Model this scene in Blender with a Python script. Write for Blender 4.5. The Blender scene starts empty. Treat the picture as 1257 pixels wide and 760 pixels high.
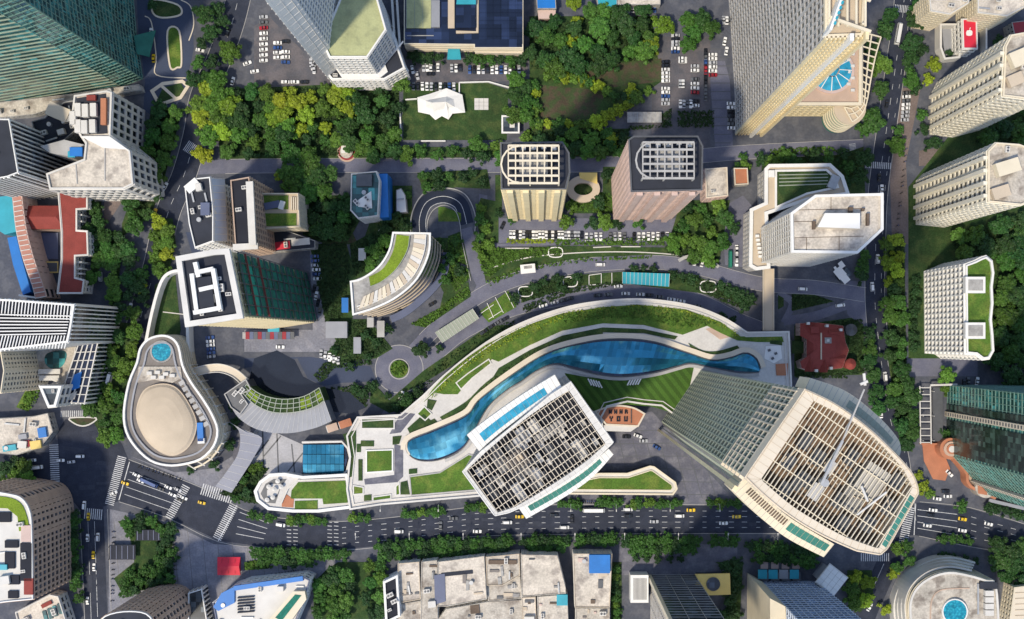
import bpy, bmesh, math, random
import numpy as np
from mathutils import Vector, Quaternion
random.seed(7)
SC = bpy.context.scene
COL = SC.collection
# ---------------------------------------------------------------- camera, light
H = 620.0            # camera height above the street, metres
S = 0.5              # metres per photo pixel at street level
cam = bpy.data.cameras.new('camera'); camo = bpy.data.objects.new('camera', cam); COL.objects.link(camo)
cam.sensor_width = 36; cam.lens = 36 * H / (1257 * S); cam.clip_start = 1; cam.clip_end = 6000
NX, NY = 662.0, 418.0   # photo pixel straight below the lens: the picture is shifted off it
cam.shift_x = (628.5-NX)/1257; cam.shift_y = (NY-380)/1257
camo.location = (0, 0, H); camo.rotation_euler = (0, 0, 0)
SC.camera = camo
SUN_EL, SUN_X, SUN_Y = math.radians(57), -0.66, -0.75       # the sun stands in the south-west
W = bpy.data.worlds.new('World'); SC.world = W; W.use_nodes = True
nt = W.node_tree; bg = nt.nodes['Background']
sky = nt.nodes.new('ShaderNodeTexSky'); sky.sky_type = 'NISHITA'; sky.sun_disc = False
sky.sun_elevation = SUN_EL; sky.sun_rotation = math.atan2(SUN_X, SUN_Y)
nt.links.new(sky.outputs[0], bg.inputs[0]); bg.inputs[1].default_value = 0.135
sl = bpy.data.lights.new('sun', 'SUN'); sl.energy = 2.2; sl.angle = math.radians(4.5); sl.color = (1, 0.88, 0.68)
so = bpy.data.objects.new('sun', sl); COL.objects.link(so)
hn = math.hypot(SUN_X, SUN_Y)
sv = Vector((SUN_X / hn * math.cos(SUN_EL), SUN_Y / hn * math.cos(SUN_EL), math.sin(SUN_EL)))
so.rotation_euler = sv.to_track_quat('Z', 'Y').to_euler(); so.location = sv * 800
SC.view_settings.view_transform = 'Standard'; SC.view_settings.look = 'None'
SC.view_settings.exposure = 0.66; SC.view_settings.gamma = 1
# ---------------------------------------------------------------- pixel helpers
def P(px, py, z=0.0):
    k = S * (H - z) / H
    return ((px - NX) * k, (NY - py) * k)
def PL(l, z=0.0): return [P(a, b, z) for a, b in l]
def area(p): return sum(p[i-1][0]*p[i][1]-p[i][0]*p[i-1][1] for i in range(len(p)))/2
def ccw(p): return list(p) if area(p) > 0 else list(p)[::-1]
def cen(p): return (sum(a for a, b in p)/len(p), sum(b for a, b in p)/len(p))
def cat(pts, n=6, closed=False):
    out = []; L = len(pts)
    for i in range(L if closed else L-1):
        if closed: a, b, c, d = (pts[(i+j) % L] for j in (-1, 0, 1, 2))
        else: a, b, c, d = pts[max(i-1, 0)], pts[i], pts[i+1], pts[min(i+2, L-1)]
        for k in range(n):
            t = k/n
            out.append(tuple(0.5*(2*b[j]+(c[j]-a[j])*t+(2*a[j]-5*b[j]+4*c[j]-d[j])*t*t+(3*b[j]-a[j]-3*c[j]+d[j])*t**3) for j in (0, 1)))
    if not closed: out.append(tuple(pts[-1]))
    return out
def off(pts, d):                       # offset a CCW polygon outward by d
    n = len(pts); out = []
    for i in range(n):
        a, b, c = pts[i-1], pts[i], pts[(i+1) % n]
        u = (b[0]-a[0], b[1]-a[1]); v = (c[0]-b[0], c[1]-b[1])
        lu = math.hypot(*u) or 1; lv = math.hypot(*v) or 1
        nu = (u[1]/lu, -u[0]/lu); nv = (v[1]/lv, -v[0]/lv)
        m = (nu[0]+nv[0], nu[1]+nv[1]); q = max(m[0]*m[0]+m[1]*m[1], 0.35)
        out.append((b[0]+m[0]*2*d/q, b[1]+m[1]*2*d/q))
    return out
def offline(pts, d):                   # offset an open path to its left by d
    n = len(pts); out = []
    for i in range(n):
        a = pts[max(i-1, 0)]; c = pts[min(i+1, n-1)]
        u = (c[0]-a[0], c[1]-a[1]); l = math.hypot(*u) or 1
        out.append((pts[i][0]-u[1]/l*d, pts[i][1]+u[0]/l*d))
    return out
def inside(p, poly):
    x, y = p; c = False
    for i in range(len(poly)):
        (x1, y1), (x2, y2) = poly[i-1], poly[i]
        if (y1 > y) != (y2 > y) and x < (x2-x1)*(y-y1)/(y2-y1)+x1: c = not c
    return c
def resample(path, n):
    d = [0]
    for i in range(1, len(path)): d.append(d[-1]+math.dist(path[i], path[i-1]))
    out = []; j = 0
    for k in range(n):
        s = d[-1]*k/(n-1)
        while j < len(path)-2 and d[j+1] < s: j += 1
        t = (s-d[j])/max(d[j+1]-d[j], 1e-6)
        out.append(tuple(path[j][q]+(path[j+1][q]-path[j][q])*t for q in range(len(path[0]))))
    return out
def circ(cx, cy, r, n=32, ry=None): return [(cx+r*math.cos(2*math.pi*i/n), cy+(ry or r)*math.sin(2*math.pi*i/n)) for i in range(n)]
# ---------------------------------------------------------------- materials
MATS = {}
def M(name, col=None, rough=0.75, var=0.16, sc=0.25, fine=0.10, fsc=3.0, met=0.0, spec=0.4, bump=0.0, col2=None, cov=0.5, obj=False, isl=0.0, sc2=None, bands=None, pan=0.0, cell=None):
    if name in MATS: return MATS[name]
    m = bpy.data.materials.new(name); m.use_nodes = True; MATS[name] = m
    t = m.node_tree; b = t.nodes['Principled BSDF']; L = t.links.new
    N = lambda k: t.nodes.new('ShaderNode'+k)
    b.inputs['Roughness'].default_value = rough; b.inputs['Metallic'].default_value = met
    b.inputs['Specular IOR Level'].default_value = spec
    geo = N('NewGeometry')
    def noise(scale, det=4):
        n = N('TexNoise'); n.inputs['Scale'].default_value = scale; n.inputs['Detail'].default_value = det
        L(geo.outputs['Position'], n.inputs['Vector']); return n.outputs['Fac']
    def rng(src, a, c, lo=0.25, hi=0.75):
        r = N('MapRange'); r.inputs['From Min'].default_value = lo; r.inputs['From Max'].default_value = hi
        r.inputs['To Min'].default_value = a; r.inputs['To Max'].default_value = c; L(src, r.inputs['Value']); return r.outputs[0]
    def mul(a, c):
        q = N('Math'); q.operation = 'MULTIPLY'; L(a, q.inputs[0]); L(c, q.inputs[1]); return q.outputs[0]
    f = mul(rng(noise(sc), 1-var, 1+var), rng(noise(fsc, 2), 1-fine, 1+fine))
    if isl: f = mul(f, rng(geo.outputs['Random Per Island'], 1-isl, 1+isl, 0, 1))
    if cell:                                     # panes that differ one from the next
        sn = N('VectorMath'); sn.operation = 'SNAP'; sn.inputs[1].default_value = (cell[0],)*3; L(geo.outputs['Position'], sn.inputs[0])
        wn = N('TexWhiteNoise'); L(sn.outputs[0], wn.inputs['Vector']); pw_ = N('Math'); pw_.operation = 'POWER'; pw_.inputs[1].default_value = 3.0; L(wn.outputs['Value'], pw_.inputs[0]); f = mul(f, rng(pw_.outputs[0], .55, cell[1], 0, 1))
    if pan: oj = N('ObjectInfo'); f = mul(f, rng(oj.outputs['Random'], 1-pan, 1+pan, 0, 1))
    if obj:
        oi = N('ObjectInfo'); base = oi.outputs['Color']
        f = mul(f, rng(oi.outputs['Random'], 0.86, 1.14, 0, 1))
    else:
        rgb = N('RGB'); rgb.outputs[0].default_value = (*col, 1); base = rgb.outputs[0]
    if col2:
        mx = N('Mix'); mx.data_type = 'RGBA'
        L(rng(noise(sc2 or sc*2.3), 0, 1, cov-0.08, cov+0.08), mx.inputs[0]); L(base, mx.inputs[6]); mx.inputs[7].default_value = (*col2, 1)
        base = mx.outputs[2]
    if bands:                                    # mown or jointed stripes: (width m, angle deg, factor)
        mp = N('Mapping'); mp.inputs['Rotation'].default_value[2] = math.radians(bands[1]); L(geo.outputs['Position'], mp.inputs[0])
        wv = N('TexWave'); wv.inputs['Scale'].default_value = math.pi/10/bands[0]; wv.inputs['Distortion'].default_value = 0.15; L(mp.outputs[0], wv.inputs['Vector'])
        f = mul(f, rng(wv.outputs['Fac'], 1-bands[2], 1+bands[2], 0.35, 0.65))
    vm = N('VectorMath'); vm.operation = 'SCALE'; L(base, vm.inputs[0]); L(f, vm.inputs[3])
    L(vm.outputs[0], b.inputs['Base Color'])
    if bump:
        bp = N('Bump'); bp.inputs['Strength'].default_value = bump; bp.inputs['Distance'].default_value = 0.3
        L(noise(fsc), bp.inputs['Height']); L(bp.outputs[0], b.inputs['Normal'])
    return m
M('ground_paving', (.075,.082,.105), .85, .12, .05, .14, .7, col2=(.105,.11,.13), cov=.53, sc2=.16)
M('asphalt_patch', (.038,.044,.064), .85, .2, .2, .16, 1.3)
M('brick_paving', (.17,.135,.125), .85, .2, .1, .2, 1.0)
M('asphalt', (.021,.027,.046), .8, .22, .07, .2, 1.3, col2=(.029,.035,.056), cov=.54, sc2=.2)
M('drive_grey', (.125,.130,.180), .85, .14, .06, .12, 1.2, col2=(.15,.154,.20), cov=.5)
M('drive_blue', (.045,.06,.105), .8, .15, .05, .1, 1.2)
M('navy_asphalt', (.014,.022,.045), .8, .15, .1)
M('car_park', (.125,.115,.125), .85, .2, .06, .15, 1.0, col2=(.09,.09,.105))
M('plaza', (.115,.117,.150), .8, .18, .08, .16, .9, col2=(.165,.165,.195), cov=.55)
M('plaza_mid', (.185,.19,.225), .8, .16, .08, .18, .9, col2=(.235,.235,.265), cov=.55)
M('plaza_light', (.58,.56,.53), .75, .09, .1, .08, .9)
M('paint', (.56,.57,.58), .6, .25, .5, .2, 2.0)
M('lawn', (.070,.140,.018), .95, .28, .10, .34, 1.3, bump=.4, col2=(.125,.175,.030), cov=.55, sc2=.14)
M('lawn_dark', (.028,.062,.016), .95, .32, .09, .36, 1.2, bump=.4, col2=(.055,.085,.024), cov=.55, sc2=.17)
M('lawn_mown', (.052,.115,.016), .95, .15, .09, .25, 1.6, bump=.2, bands=(4.6, -38, .20))
M('lawn_lime', (.17,.25,.02), .95, .22, .1, .3, 1.4, bump=.3)
M('soil', (.07,.055,.035), .95, .25, .1, .25, 1.0, col2=(.045,.07,.025), cov=.5)
M('white', (.76,.75,.72), .6, .06, .15, .04)
M('off_white', (.62,.60,.56), .7, .12, .1, .08)
M('cream', (.70,.62,.47), .7, .08, .12, .06)
M('cream_yellow', (.74,.63,.40), .7, .08, .12, .06)
M('cream_pale', (.74,.70,.59), .7, .08, .12, .06)
M('pinkish', (.56,.42,.37), .75, .1, .12, .08)
M('brown_stone', (.50,.365,.28), .8, .12, .15, .1)
M('tan', (.53,.44,.33), .75, .10, .08, .06)
M('tan_light', (.66,.58,.46), .7, .08, .08, .05)
M('concrete', (.36,.35,.33), .85, .2, .10, .14, .8, col2=(.27,.26,.25), cov=.55)
M('roof_cream', (.48,.44,.38), .85, .24, .10, .22, .9, col2=(.27,.235,.20), cov=.57, sc2=.16)
M('roof_pale', (.58,.525,.45), .85, .20, .09, .20, .9, col2=(.36,.32,.28), cov=.58, sc2=.15)
M('roof_dark', (.028,.032,.045), .85, .25, .1, .15)
M('roof_black', (.016,.018,.028), .85, .25, .1, .15)
M('walk_dark', (.20,.18,.165), .85, .22, .12, .2)
M('floor_brown', (.17,.11,.07), .85, .3, .12, .2)
M('roof_brown', (.13,.095,.07), .85, .25, .12, .2)
M('roof_olive', (.40,.42,.22), .8, .13, .1, .10, 1.0, col2=(.33,.35,.19), cov=.58)
M('brick_pink', (.44,.215,.165), .8, .12, .2, .1)
M('red_tile', (.24,.045,.036), .8, .14, .2, .14, 1.5)
M('terracotta', (.43,.175,.095), .8, .14, .15, .1)
M('red', (.60,.022,.05), .55, .08, .2)
M('maroon', (.28,.03,.04), .7, .1, .2)
M('blue_sheet', (.012,.16,.50), .5, .12, .15)
M('cyan_sheet', (.03,.33,.42), .5, .12, .15)
M('yellow', (.74,.55,.17), .6, .06, .2)
M('metal', (.42,.43,.44), .45, .12, .4, met=.3)
M('steel_dark', (.10,.105,.115), .5, .15, .3, met=.2)
M('grey_panel', (.28,.29,.32), .5, .12, .12, .06)
M('grey_stone', (.40,.39,.375), .75, .16, .12, .1)
M('blue_grey', (.10,.12,.20), .5, .15, .1)
M('lattice_blue', (.58,.66,.78), .5, .1, .1)
M('lattice_glass', (.07,.11,.20), .2, .3, .1, cell=(3.0, 2.0))
M('glass_dark', (.018,.024,.034), .12, .3, .12, spec=.6, cell=(3.1, 5.0))
M('glass_grey', (.05,.062,.07), .15, .3, .12, spec=.6, cell=(3.1, 2.6))
M('teal_frame', (.15,.27,.225), .5, .2, .1)
M('court_stone', (.40,.40,.42), .8, .14, .1, .12, .9)
M('canopy_blue', (.15,.17,.24), .45, .12, .12)
M('glass_teal', (.022,.105,.105), .12, .5, .12, spec=.7, cell=(3.6, 3.0))
M('glass_green', (.05,.20,.155), .15, .25, .15, spec=.6)
M('glass_sage', (.028,.048,.040), .15, .35, .1, spec=.6, cell=(3.0, 3.0))
M('teal_band', (.30,.36,.27), .5, .25, .06)
M('frame_sage', (.30,.335,.27), .55, .1, .1)
M('glass_blue', (.035,.25,.38), .08, .35, .05, .10, met=.65, spec=.8, pan=.24, col2=(.22,.62,.72), cov=.60, sc2=.06)  # pale cyan patches are cloud reflections painted into the glass colour
M('glass_azure', (.03,.30,.46), .12, .35, .25, spec=.7)
M('glass_navy', (.012,.02,.05), .14, .35, .05, spec=.6, cell=(4.5, 2.2))
M('pool_water', (.012,.20,.30), .06, .35, .35, spec=.6, col2=(.03,.36,.46), cov=.55)
M('dark_water', (.012,.016,.026), .06, .3, .1, spec=.6)
M('net_green', (.014,.155,.110), .85, .35, .12, .3, 1.0)
M('net_bright', (.02,.30,.21), .85, .2, .2, .2, 1.0)
M('bark', (.10,.075,.05), .9, .2, 1.0)
M('leaf', obj=True, rough=.55, var=.25, sc=.35, fine=.2, fsc=2.0, spec=.25, isl=.45)
M('leaf_core', obj=True, rough=.8, var=.2, sc=.4, spec=.1)
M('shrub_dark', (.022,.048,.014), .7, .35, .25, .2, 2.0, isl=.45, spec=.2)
M('shrub_green', (.06,.125,.018), .7, .35, .2, .2, 2.0, isl=.45, spec=.2)
M('shrub_lime', (.19,.25,.022), .7, .3, .2, .2, 2.0, isl=.4, spec=.2)
M('car_paint', obj=True, rough=.28, var=.03, sc=.5, fine=.02, spec=.6)
M('car_glass', (.012,.015,.02), .08, .1, .5, spec=.7)
M('rubber', (.015,.015,.016), .9, .1)
# ---------------------------------------------------------------- mesh builder
class MB:
    def __init__(s): s.v = []; s.f = []; s.m = []
    def add(s, vs, fs, m=0):
        o = len(s.v); s.v += vs; s.f += [tuple(i+o for i in f) for f in fs]; s.m += [m]*len(fs)
    def sheet(s, pts, z, m=0): s.add([(x, y, z) for x, y in ccw(pts)], [tuple(range(len(pts)))], m)
    def walls(s, pts, z0, z1, m=0):
        p = ccw(pts); n = len(p)
        s.add([(x, y, z0) for x, y in p]+[(x, y, z1) for x, y in p], [(i, (i+1) % n, (i+1) % n+n, i+n) for i in range(n)], m)
    def prism(s, pts, z0, z1, m=0, mt=None):
        s.walls(pts, z0, z1, m); s.sheet(pts, z1, m if mt is None else mt)
    def box(s, cx, cy, z0, z1, dx, dy, a=0.0, m=0):
        c, q = math.cos(a), math.sin(a)
        s.prism([(cx+u*dx/2*c-v*dy/2*q, cy+u*dx/2*q+v*dy/2*c) for u, v in ((-1,-1),(1,-1),(1,1),(-1,1))], z0, z1, m)
    def ribbon(s, path, w, z0, z1, closed=False, m=0, w2=None):      # a wall that follows a path, w to its left and w2 to its right
        w2 = w if w2 is None else w2
        if closed:
            p = ccw(path); a = off(p, w2); b = off(p, -w)
        else: a = offline(path, -w2); b = offline(path, w)
        n = len(a); vs = []
        for i in range(n): vs += [(*a[i], z0), (*a[i], z1), (*b[i], z1), (*b[i], z0)]
        fs = []
        for i in range(n if closed else n-1):
            o, q = 4*i, 4*((i+1) % n)
            fs += [(o, q, q+1, o+1), (o+1, q+1, q+2, o+2), (o+2, q+2, q+3, o+3)]
        if not closed: fs += [(0, 1, 2, 3), (4*n-1, 4*n-2, 4*n-3, 4*n-4)]
        s.add(vs, fs, m)
    def strip(s, path, w, z, m=0):
        a = offline(path, -w/2); b = offline(path, w/2); n = len(a)
        s.add([(*p, z) for p in a]+[(*p, z) for p in b], [(i, i+1, n+i+1, n+i) for i in range(n-1)], m)
    def beam(s, p, q, w, h, m=0):
        p, q = Vector(p), Vector(q); d = (q-p).normalized(); up = Vector((0, 0, 1))
        if abs(d.z) > .95: up = Vector((1, 0, 0))
        u = d.cross(up).normalized()*w/2; n = u.cross(d).normalized()*h/2
        vs = [tuple(c+i*u+j*n) for c in (p, q) for i, j in ((-1,-1),(1,-1),(1,1),(-1,1))]
        s.add(vs, [(0,1,2,3),(7,6,5,4),(0,4,5,1),(1,5,6,2),(2,6,7,3),(3,7,4,0)], m)
    def loft(s, rings, m=0, cap=True):
        n = len(rings[0]); vs = [p for r in rings for p in r]; fs = []
        for k in range(len(rings)-1):
            for i in range(n):
                j = (i+1) % n; fs.append((k*n+i, k*n+j, (k+1)*n+j, (k+1)*n+i))
        if cap: fs.append(tuple(range((len(rings)-1)*n, len(rings)*n)))
        s.add(vs, fs, m)
    def cyl(s, cx, cy, r, z0, z1, n=16, m=0, r2=None):
        r2 = r if r2 is None else r2
        s.loft([[(x, y, z0) for x, y in circ(cx, cy, r, n)], [(x, y, z1) for x, y in circ(cx, cy, r2, n)]], m)
    def mesh(s, name, mats, loc=(0, 0, 0), smooth=False):
        me = bpy.data.meshes.new(name)
        me.from_pydata([(a-loc[0], b-loc[1], c-loc[2]) for a, b, c in s.v], [], s.f)
        for m in (mats if isinstance(mats, (list, tuple)) else [mats]): me.materials.append(MATS[m])
        if any(s.m): me.polygons.foreach_set('material_index', s.m)
        if smooth: me.polygons.foreach_set('use_smooth', [True]*len(s.f))
        return me
def tag(o, label=None, cat=None, group=None, kind=None):
    for k, v in (('label', label), ('category', cat), ('group', group), ('kind', kind)):
        if v: o[k] = v
    return o
def struct(name, mb, mats, parent=None):
    o = bpy.data.objects.new(name, mb.mesh(name, mats)); COL.objects.link(o)
    if parent: o.parent = parent
    else: o['kind'] = 'structure'
    return o
UB = {}
def ubox(mat):
    if mat not in UB:
        b = MB(); b.box(0, 0, -.5, .5, 1, 1); b.add([(-.5,-.5,-.5),(.5,-.5,-.5),(.5,.5,-.5),(-.5,.5,-.5)], [(3,2,1,0)])
        UB[mat] = b.mesh('box_'+mat, mat)
    return UB[mat]
class T:                                   # a thing: an Empty at its base that parents its parts
    def __init__(s, name, label, cat, loc, group=None):
        s.o = bpy.data.objects.new(name, None); COL.objects.link(s.o); s.o.location = (loc[0], loc[1], loc[2] if len(loc) > 2 else 0)
        s.o.empty_display_size = 1; s.l = Vector(s.o.location); tag(s.o, label, cat, group)
    def part(s, name, mb, mats, parent=None, kind=None, smooth=False, label=None):
        o = bpy.data.objects.new(name, mb.mesh(name, mats, s.l, smooth)); COL.objects.link(o); o.parent = parent or s.o
        return tag(o, label, kind=kind)
    def ubx(s, name, mat, c, d, a=0.0, parent=None):     # box part sharing one mesh: centre, size, turn
        o = bpy.data.objects.new(name, ubox(mat)); COL.objects.link(o); o.parent = parent or s.o
        o.location = Vector(c)-s.l; o.scale = d; o.rotation_euler = (0, 0, a); return o
    def ubeam(s, name, mat, p, q, w, h, parent=None):
        p, q = Vector(p), Vector(q); d = q-p
        o = bpy.data.objects.new(name, ubox(mat)); COL.objects.link(o); o.parent = parent or s.o
        o.location = (p+q)/2-s.l; o.scale = (d.length, w, h); o.rotation_mode = 'QUATERNION'; o.rotation_quaternion = d.to_track_quat('X', 'Z'); return o
    def prism(s, name, pts, z0, z1, mats, **k):
        b = MB(); b.prism(pts, z0, z1, 0, 1 if isinstance(mats, (list, tuple)) and len(mats) > 1 else 0); return s.part(name, b, mats, **k)
    def ribbon(s, name, path, w, z0, z1, mat, closed=True, w2=None, **k):
        b = MB(); b.ribbon(path, w, z0, z1, closed, 0, w2); return s.part(name, b, mat, **k)
# facade styles: glass, frame, floor height, bay, band height, fin width, depth
ST = dict(
    sage=('glass_sage', 'frame_sage', 7.0, 2.7, 1.0, .55, .45), white=('glass_dark', 'white', 5.0, 3.4, 2.0, 1.0, .5),
    cream=('glass_dark', 'cream', 3.4, 3.0, 1.5, 1.4, .5), creamy=('glass_dark', 'cream_yellow', 5.4, 3.8, 2.2, 1.7, .5), creamw=('glass_dark', 'cream_pale', 5.8, 3.6, 1.8, 1.1, .6),
    pink=('glass_dark', 'pinkish', 5.2, 3.6, 2.0, 1.7, .5), brown=('glass_dark', 'brown_stone', 4.8, 3.3, 1.7, 1.1, .6), bigrid=('glass_dark', 'off_white', 9.0, 4.8, 2.4, 1.5, .7), balc=('glass_dark', 'white', 5.6, 3.2, 1.3, .7, 1.2), hexf=('glass_dark', 'off_white', 5.2, 2.8, 1.7, .6, .35), arcfac=('glass_dark', 'tan', 14.0, 6.5, .6, 2.4, .4), winggrid=('glass_dark', 'grey_stone', 6.4, 3.8, 1.6, .9, .5),
    teal=('glass_teal', 'teal_band', 5.2, 0, .9, 0, .4), tealgrid=('glass_teal', 'teal_frame', 4.4, 3.6, .7, .3, .3),
    slat=('glass_dark', 'white', 0, 2.6, 0, .7, .8), grid=('glass_dark', 'off_white', 5.4, 5.0, 1.8, 1.5, .6),
    greygrid=('glass_dark', 'grey_stone', 4.6, 2.8, 1.3, .8, .5), net=('net_green', 'steel_dark', 9.0, 7.0, .5, .4, .5),
    conc=('glass_dark', 'concrete', 3.6, 3.4, 1.9, 1.6, .4), bluelat=('lattice_glass', 'lattice_blue', 4.4, 3.2, .7, .4, .4),
    blackrib=('glass_dark', 'grey_stone', 5.2, 9.0, .22, .25, .3),
    roofline=('glass_dark', 'off_white', 3.8, 3.6, 2.0, 1.8, .35), creamband=('glass_dark', 'cream', 3.8, 0, 1.8, 0, .6))
def facade(t, pts, z0, z1, style, parent=None):
    g, fr, fh, bay, band, fin, d = ST[style]
    p = ccw(pts); b = MB(); b.walls(p, z0, z1); t.part('glazing', b, g, parent)
    b = MB(); q = off(p, d)
    if fh:
        nf = max(1, round((z1-z0)/fh)); fh = (z1-z0)/nf
        for k in range(nf+1):
            za = z0+k*fh-(band*.5 if k else 0); zb = min(za+band, z1+.02) if k < nf else z1+.02
            n = len(p); vs = [(*a, za) for a in p]+[(*a, za) for a in q]+[(*a, zb) for a in q]+[(*a, zb) for a in p]
            fs = []
            for i in range(n):
                j = (i+1) % n; fs += [(i, n+i, n+j, j)[::-1], (n+i, n+j, 2*n+j, 2*n+i), (2*n+i, 2*n+j, 3*n+j, 3*n+i)]
            b.add(vs, fs)
    if bay:
        dd = d-.06
        for i in range(len(p)):
            a, c = p[i-1], p[i]; L = math.dist(a, c)
            if L < bay*.6: continue
            nb = max(1, round(L/bay)); ux, uy = (c[0]-a[0])/L, (c[1]-a[1])/L
            for k in range(nb+1):
                s_ = min(max(k*L/nb, fin/2), L-fin/2); x, y = a[0]+ux*s_, a[1]+uy*s_
                b.box(x+uy*dd/2, y-ux*dd/2, z0, z1, fin, dd, math.atan2(uy, ux))
    t.part('facade_grid', b, fr, parent, kind='stuff')
def ac_mesh():
    b = MB(); b.box(0, 0, .25, 1.5, 2.4, 1.5); b.box(-.9, 0, 0, .25, .2, 1.3, 0, 1); b.box(.9, 0, 0, .25, .2, 1.3, 0, 1)
    b.cyl(-.55, 0, .45, 1.5, 1.62, 10, 1); b.cyl(.55, 0, .45, 1.5, 1.62, 10, 1); return b.mesh('air_conditioner', ['off_white', 'steel_dark'])
ACM = ac_mesh()
def clutter(t, poly, z, n, rnd, parent=None, big=True):
    P0 = ccw(poly); inn = off(P0, -2.2); xs = [a for a, b in inn]; ys = [b for a, b in inn]; k = 0; tr = 0; used = []
    a0 = math.atan2(P0[1][1]-P0[0][1], P0[1][0]-P0[0][0])
    while k < n and tr < 60*n:
        tr += 1; x = rnd.uniform(min(xs), max(xs)); y = rnd.uniform(min(ys), max(ys))
        if not inside((x, y), inn) or any(math.hypot(x-u, y-v) < r for u, v, r in used): continue
        w = rnd.random(); k += 1
        if w < .55 or not big:
            o = bpy.data.objects.new('air_conditioner', ACM); COL.objects.link(o); o.parent = t.o; o.location = Vector((x, y, z))-t.l
            o.scale = [rnd.uniform(.9, 1.7)]*3; o.rotation_euler[2] = a0+rnd.choice((0, math.pi/2)); used.append((x, y, 4))
        elif w < .75: t.ubx('duct', 'metal', (x, y, z+.6), (rnd.uniform(4, 9), .9, .8), a0+rnd.choice((0, math.pi/2))); used.append((x, y, 5))
        elif w < .9:
            d = rnd.uniform(3, 6); t.ubx('stair_head', 'off_white', (x, y, z+1.4), (d, d*.8, 2.8), a0); used.append((x, y, 6))
        else:
            b = MB(); b.cyl(x, y, 1.3, z, z+2.0, 14); t.part('water_tank', b, 'metal'); used.append((x, y, 4))
def block(name, label, catg, roof, h, style, rmat='roof_cream', par='white', z0=0.0, n=5, seed=1, ph=1.1, pw=.5, smooth_n=0, world=False, group=None):
    pts = roof if world else PL(roof, h); pts = ccw(pts)
    t = T(name, label, catg, (*cen(pts), z0), group)
    facade(t, pts, z0, h, style); t.prism('roof', off(pts, -.05), h-.6, h, rmat)
    if par: t.ribbon('parapet', off(pts, .15), pw, h-.3, h+ph, par, w2=.05)
    if n: clutter(t, pts, h, n, random.Random(seed))
    t.pts = pts; return t
# ================================================================ ground, roads, lawns
g = MB(); g.sheet([(-1600, -1600), (1600, -1600), (1600, 1600), (-1600, 1600)], 0); ground = struct('ground', g, 'ground_paving')
def sheets(name, polys, z, mat, parent=None, smooth=0):
    b = MB()
    for i, p in enumerate(polys): b.sheet(PL(p), z+.0035*i)
    return struct(name, b, mat, parent)
sheets('plaza', [
    [(735,520),(800,505),(905,618),(905,627),(700,627),(700,610),(735,585)], 
    [(290,540),(318,520),(372,548),(372,583),(312,583),(285,562)],
    [(760,668),(905,668),(905,706),(760,706)]], .03, 'plaza')
sheets('plaza', [[(262,668),(205,640),(135,625),(133,760),(330,760),(420,700),(420,676),(330,672)], [(160,560),(234,592),(262,604),(300,590),(285,560),(262,575),(215,580)]], .032, 'plaza_mid')
sheets('sunken_court', [[(300,545),(318,522),(372,546),(372,583),(312,583),(298,566)]], .044, 'court_stone')
sheets('car_park', [[(312,32),(330,20),(412,104),(395,108),(312,108)], [(490,74),(648,74),(648,98),(560,103),(490,106)], [(800,45),(872,45),(872,182),(800,182)]], .035, 'car_park')
sheets('service_yard', [[(380,300),(396,298),(402,395),(424,395),(424,432),(300,432),(300,405),(384,405)]], .036, 'plaza_mid')
sheets('pavement', [[(1098,108),(1130,108),(1112,200),(1118,300),(1095,300),(1092,200)], [(128,210),(150,190),(155,240),(128,280)], [(1165,150),(1185,168),(1175,200),(1160,205)], [(1128,185),(1180,178),(1180,200),(1128,204)]], .035, 'brick_paving')
sheets('service_lane', [[(870,75),(890,75),(896,100),(900,182),(878,182)], [(588,238),(598,240),(600,268),(840,268),(840,288),(600,299),(588,299)], [(886,255),(912,240),(925,255),(925,330),(890,325)],
    [(1110,430),(1200,430),(1200,462),(1110,462)], [(600,300),(820,288),(820,297),(600,303)]], .04, 'drive_grey')
roads = MB()
def road(path, w, z=.07, n=8, mat=0, mb=None):
    p = cat(PL(path), n); (mb or roads).strip(p, w*S, z, mat); return p
# main east-west avenue and its two crossings
roads.sheet(PL([(158,565),(234,594),(258,605),(300,627),(345,637),(420,641),(500,634),(573,624),(640,621),(760,620),(940,621),(1060,621),(1129,617),(1190,624),(1257,644),(1320,660),
                (1320,698),(1257,681),(1190,670),(1124,657),(1060,662),(950,654),(700,655),(573,658),(470,670),(420,674),(330,672),(270,664),(204,634),(146,615),(127,622),(132,760),(105,760),(98,625),(76,600),(74,575),(70,530),(80,515),(120,512),(150,545)]), .07)
roads.sheet(PL([(-60,557),(76,555),(76,592),(-60,588)]), .066)
NW = road([(135,530),(158,460),(170,400),(190,330),(206,262),(226,215),(240,165),(248,120),(268,75),(285,28),(296,-20),(300,-60)], 30, .062)
NE = road([(1112,-40),(1108,20),(1098,90),(1088,160),(1078,235),(1075,300),(1074,370),(1080,430),(1090,500),(1105,570),(1112,640)], 24, .062)
road([(1108,640),(1090,690),(1077,720),(1062,755),(1050,800)], 27, .064)
struct('road', roads, 'asphalt')
dr = MB()
NS = road([(240,206),(300,204),(460,203),(620,203),(760,201),(900,188),(1060,180)], 17, .055, mb=dr)
UP = road([(500,440),(530,408),(575,372),(620,348),(673,333),(736,324),(804,322),(857,329),(909,343),(945,350),(1000,353),(1062,362)], 17, .052, mb=dr)
LO = road([(505,462),(535,435),(570,407),(620,383),(660,372),(720,362),(765,358),(815,359),(860,370),(905,392),(935,404)], 17, .050, mb=dr)
road([(578,300),(586,335),(592,352),(580,372)], 15, .054, mb=dr); road([(572,280),(578,302)], 14, .053, mb=dr)
road([(962,394),(1000,388),(1035,376),(1062,366)], 11, .056, mb=dr); road([(955,360),(972,372),(962,396)], 8, .057, mb=dr)
dr.sheet(PL(circ(490, 453, 29, 40)), .058)
road([(490,475),(480,500),(470,520)], 13, .051, mb=dr)
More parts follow.
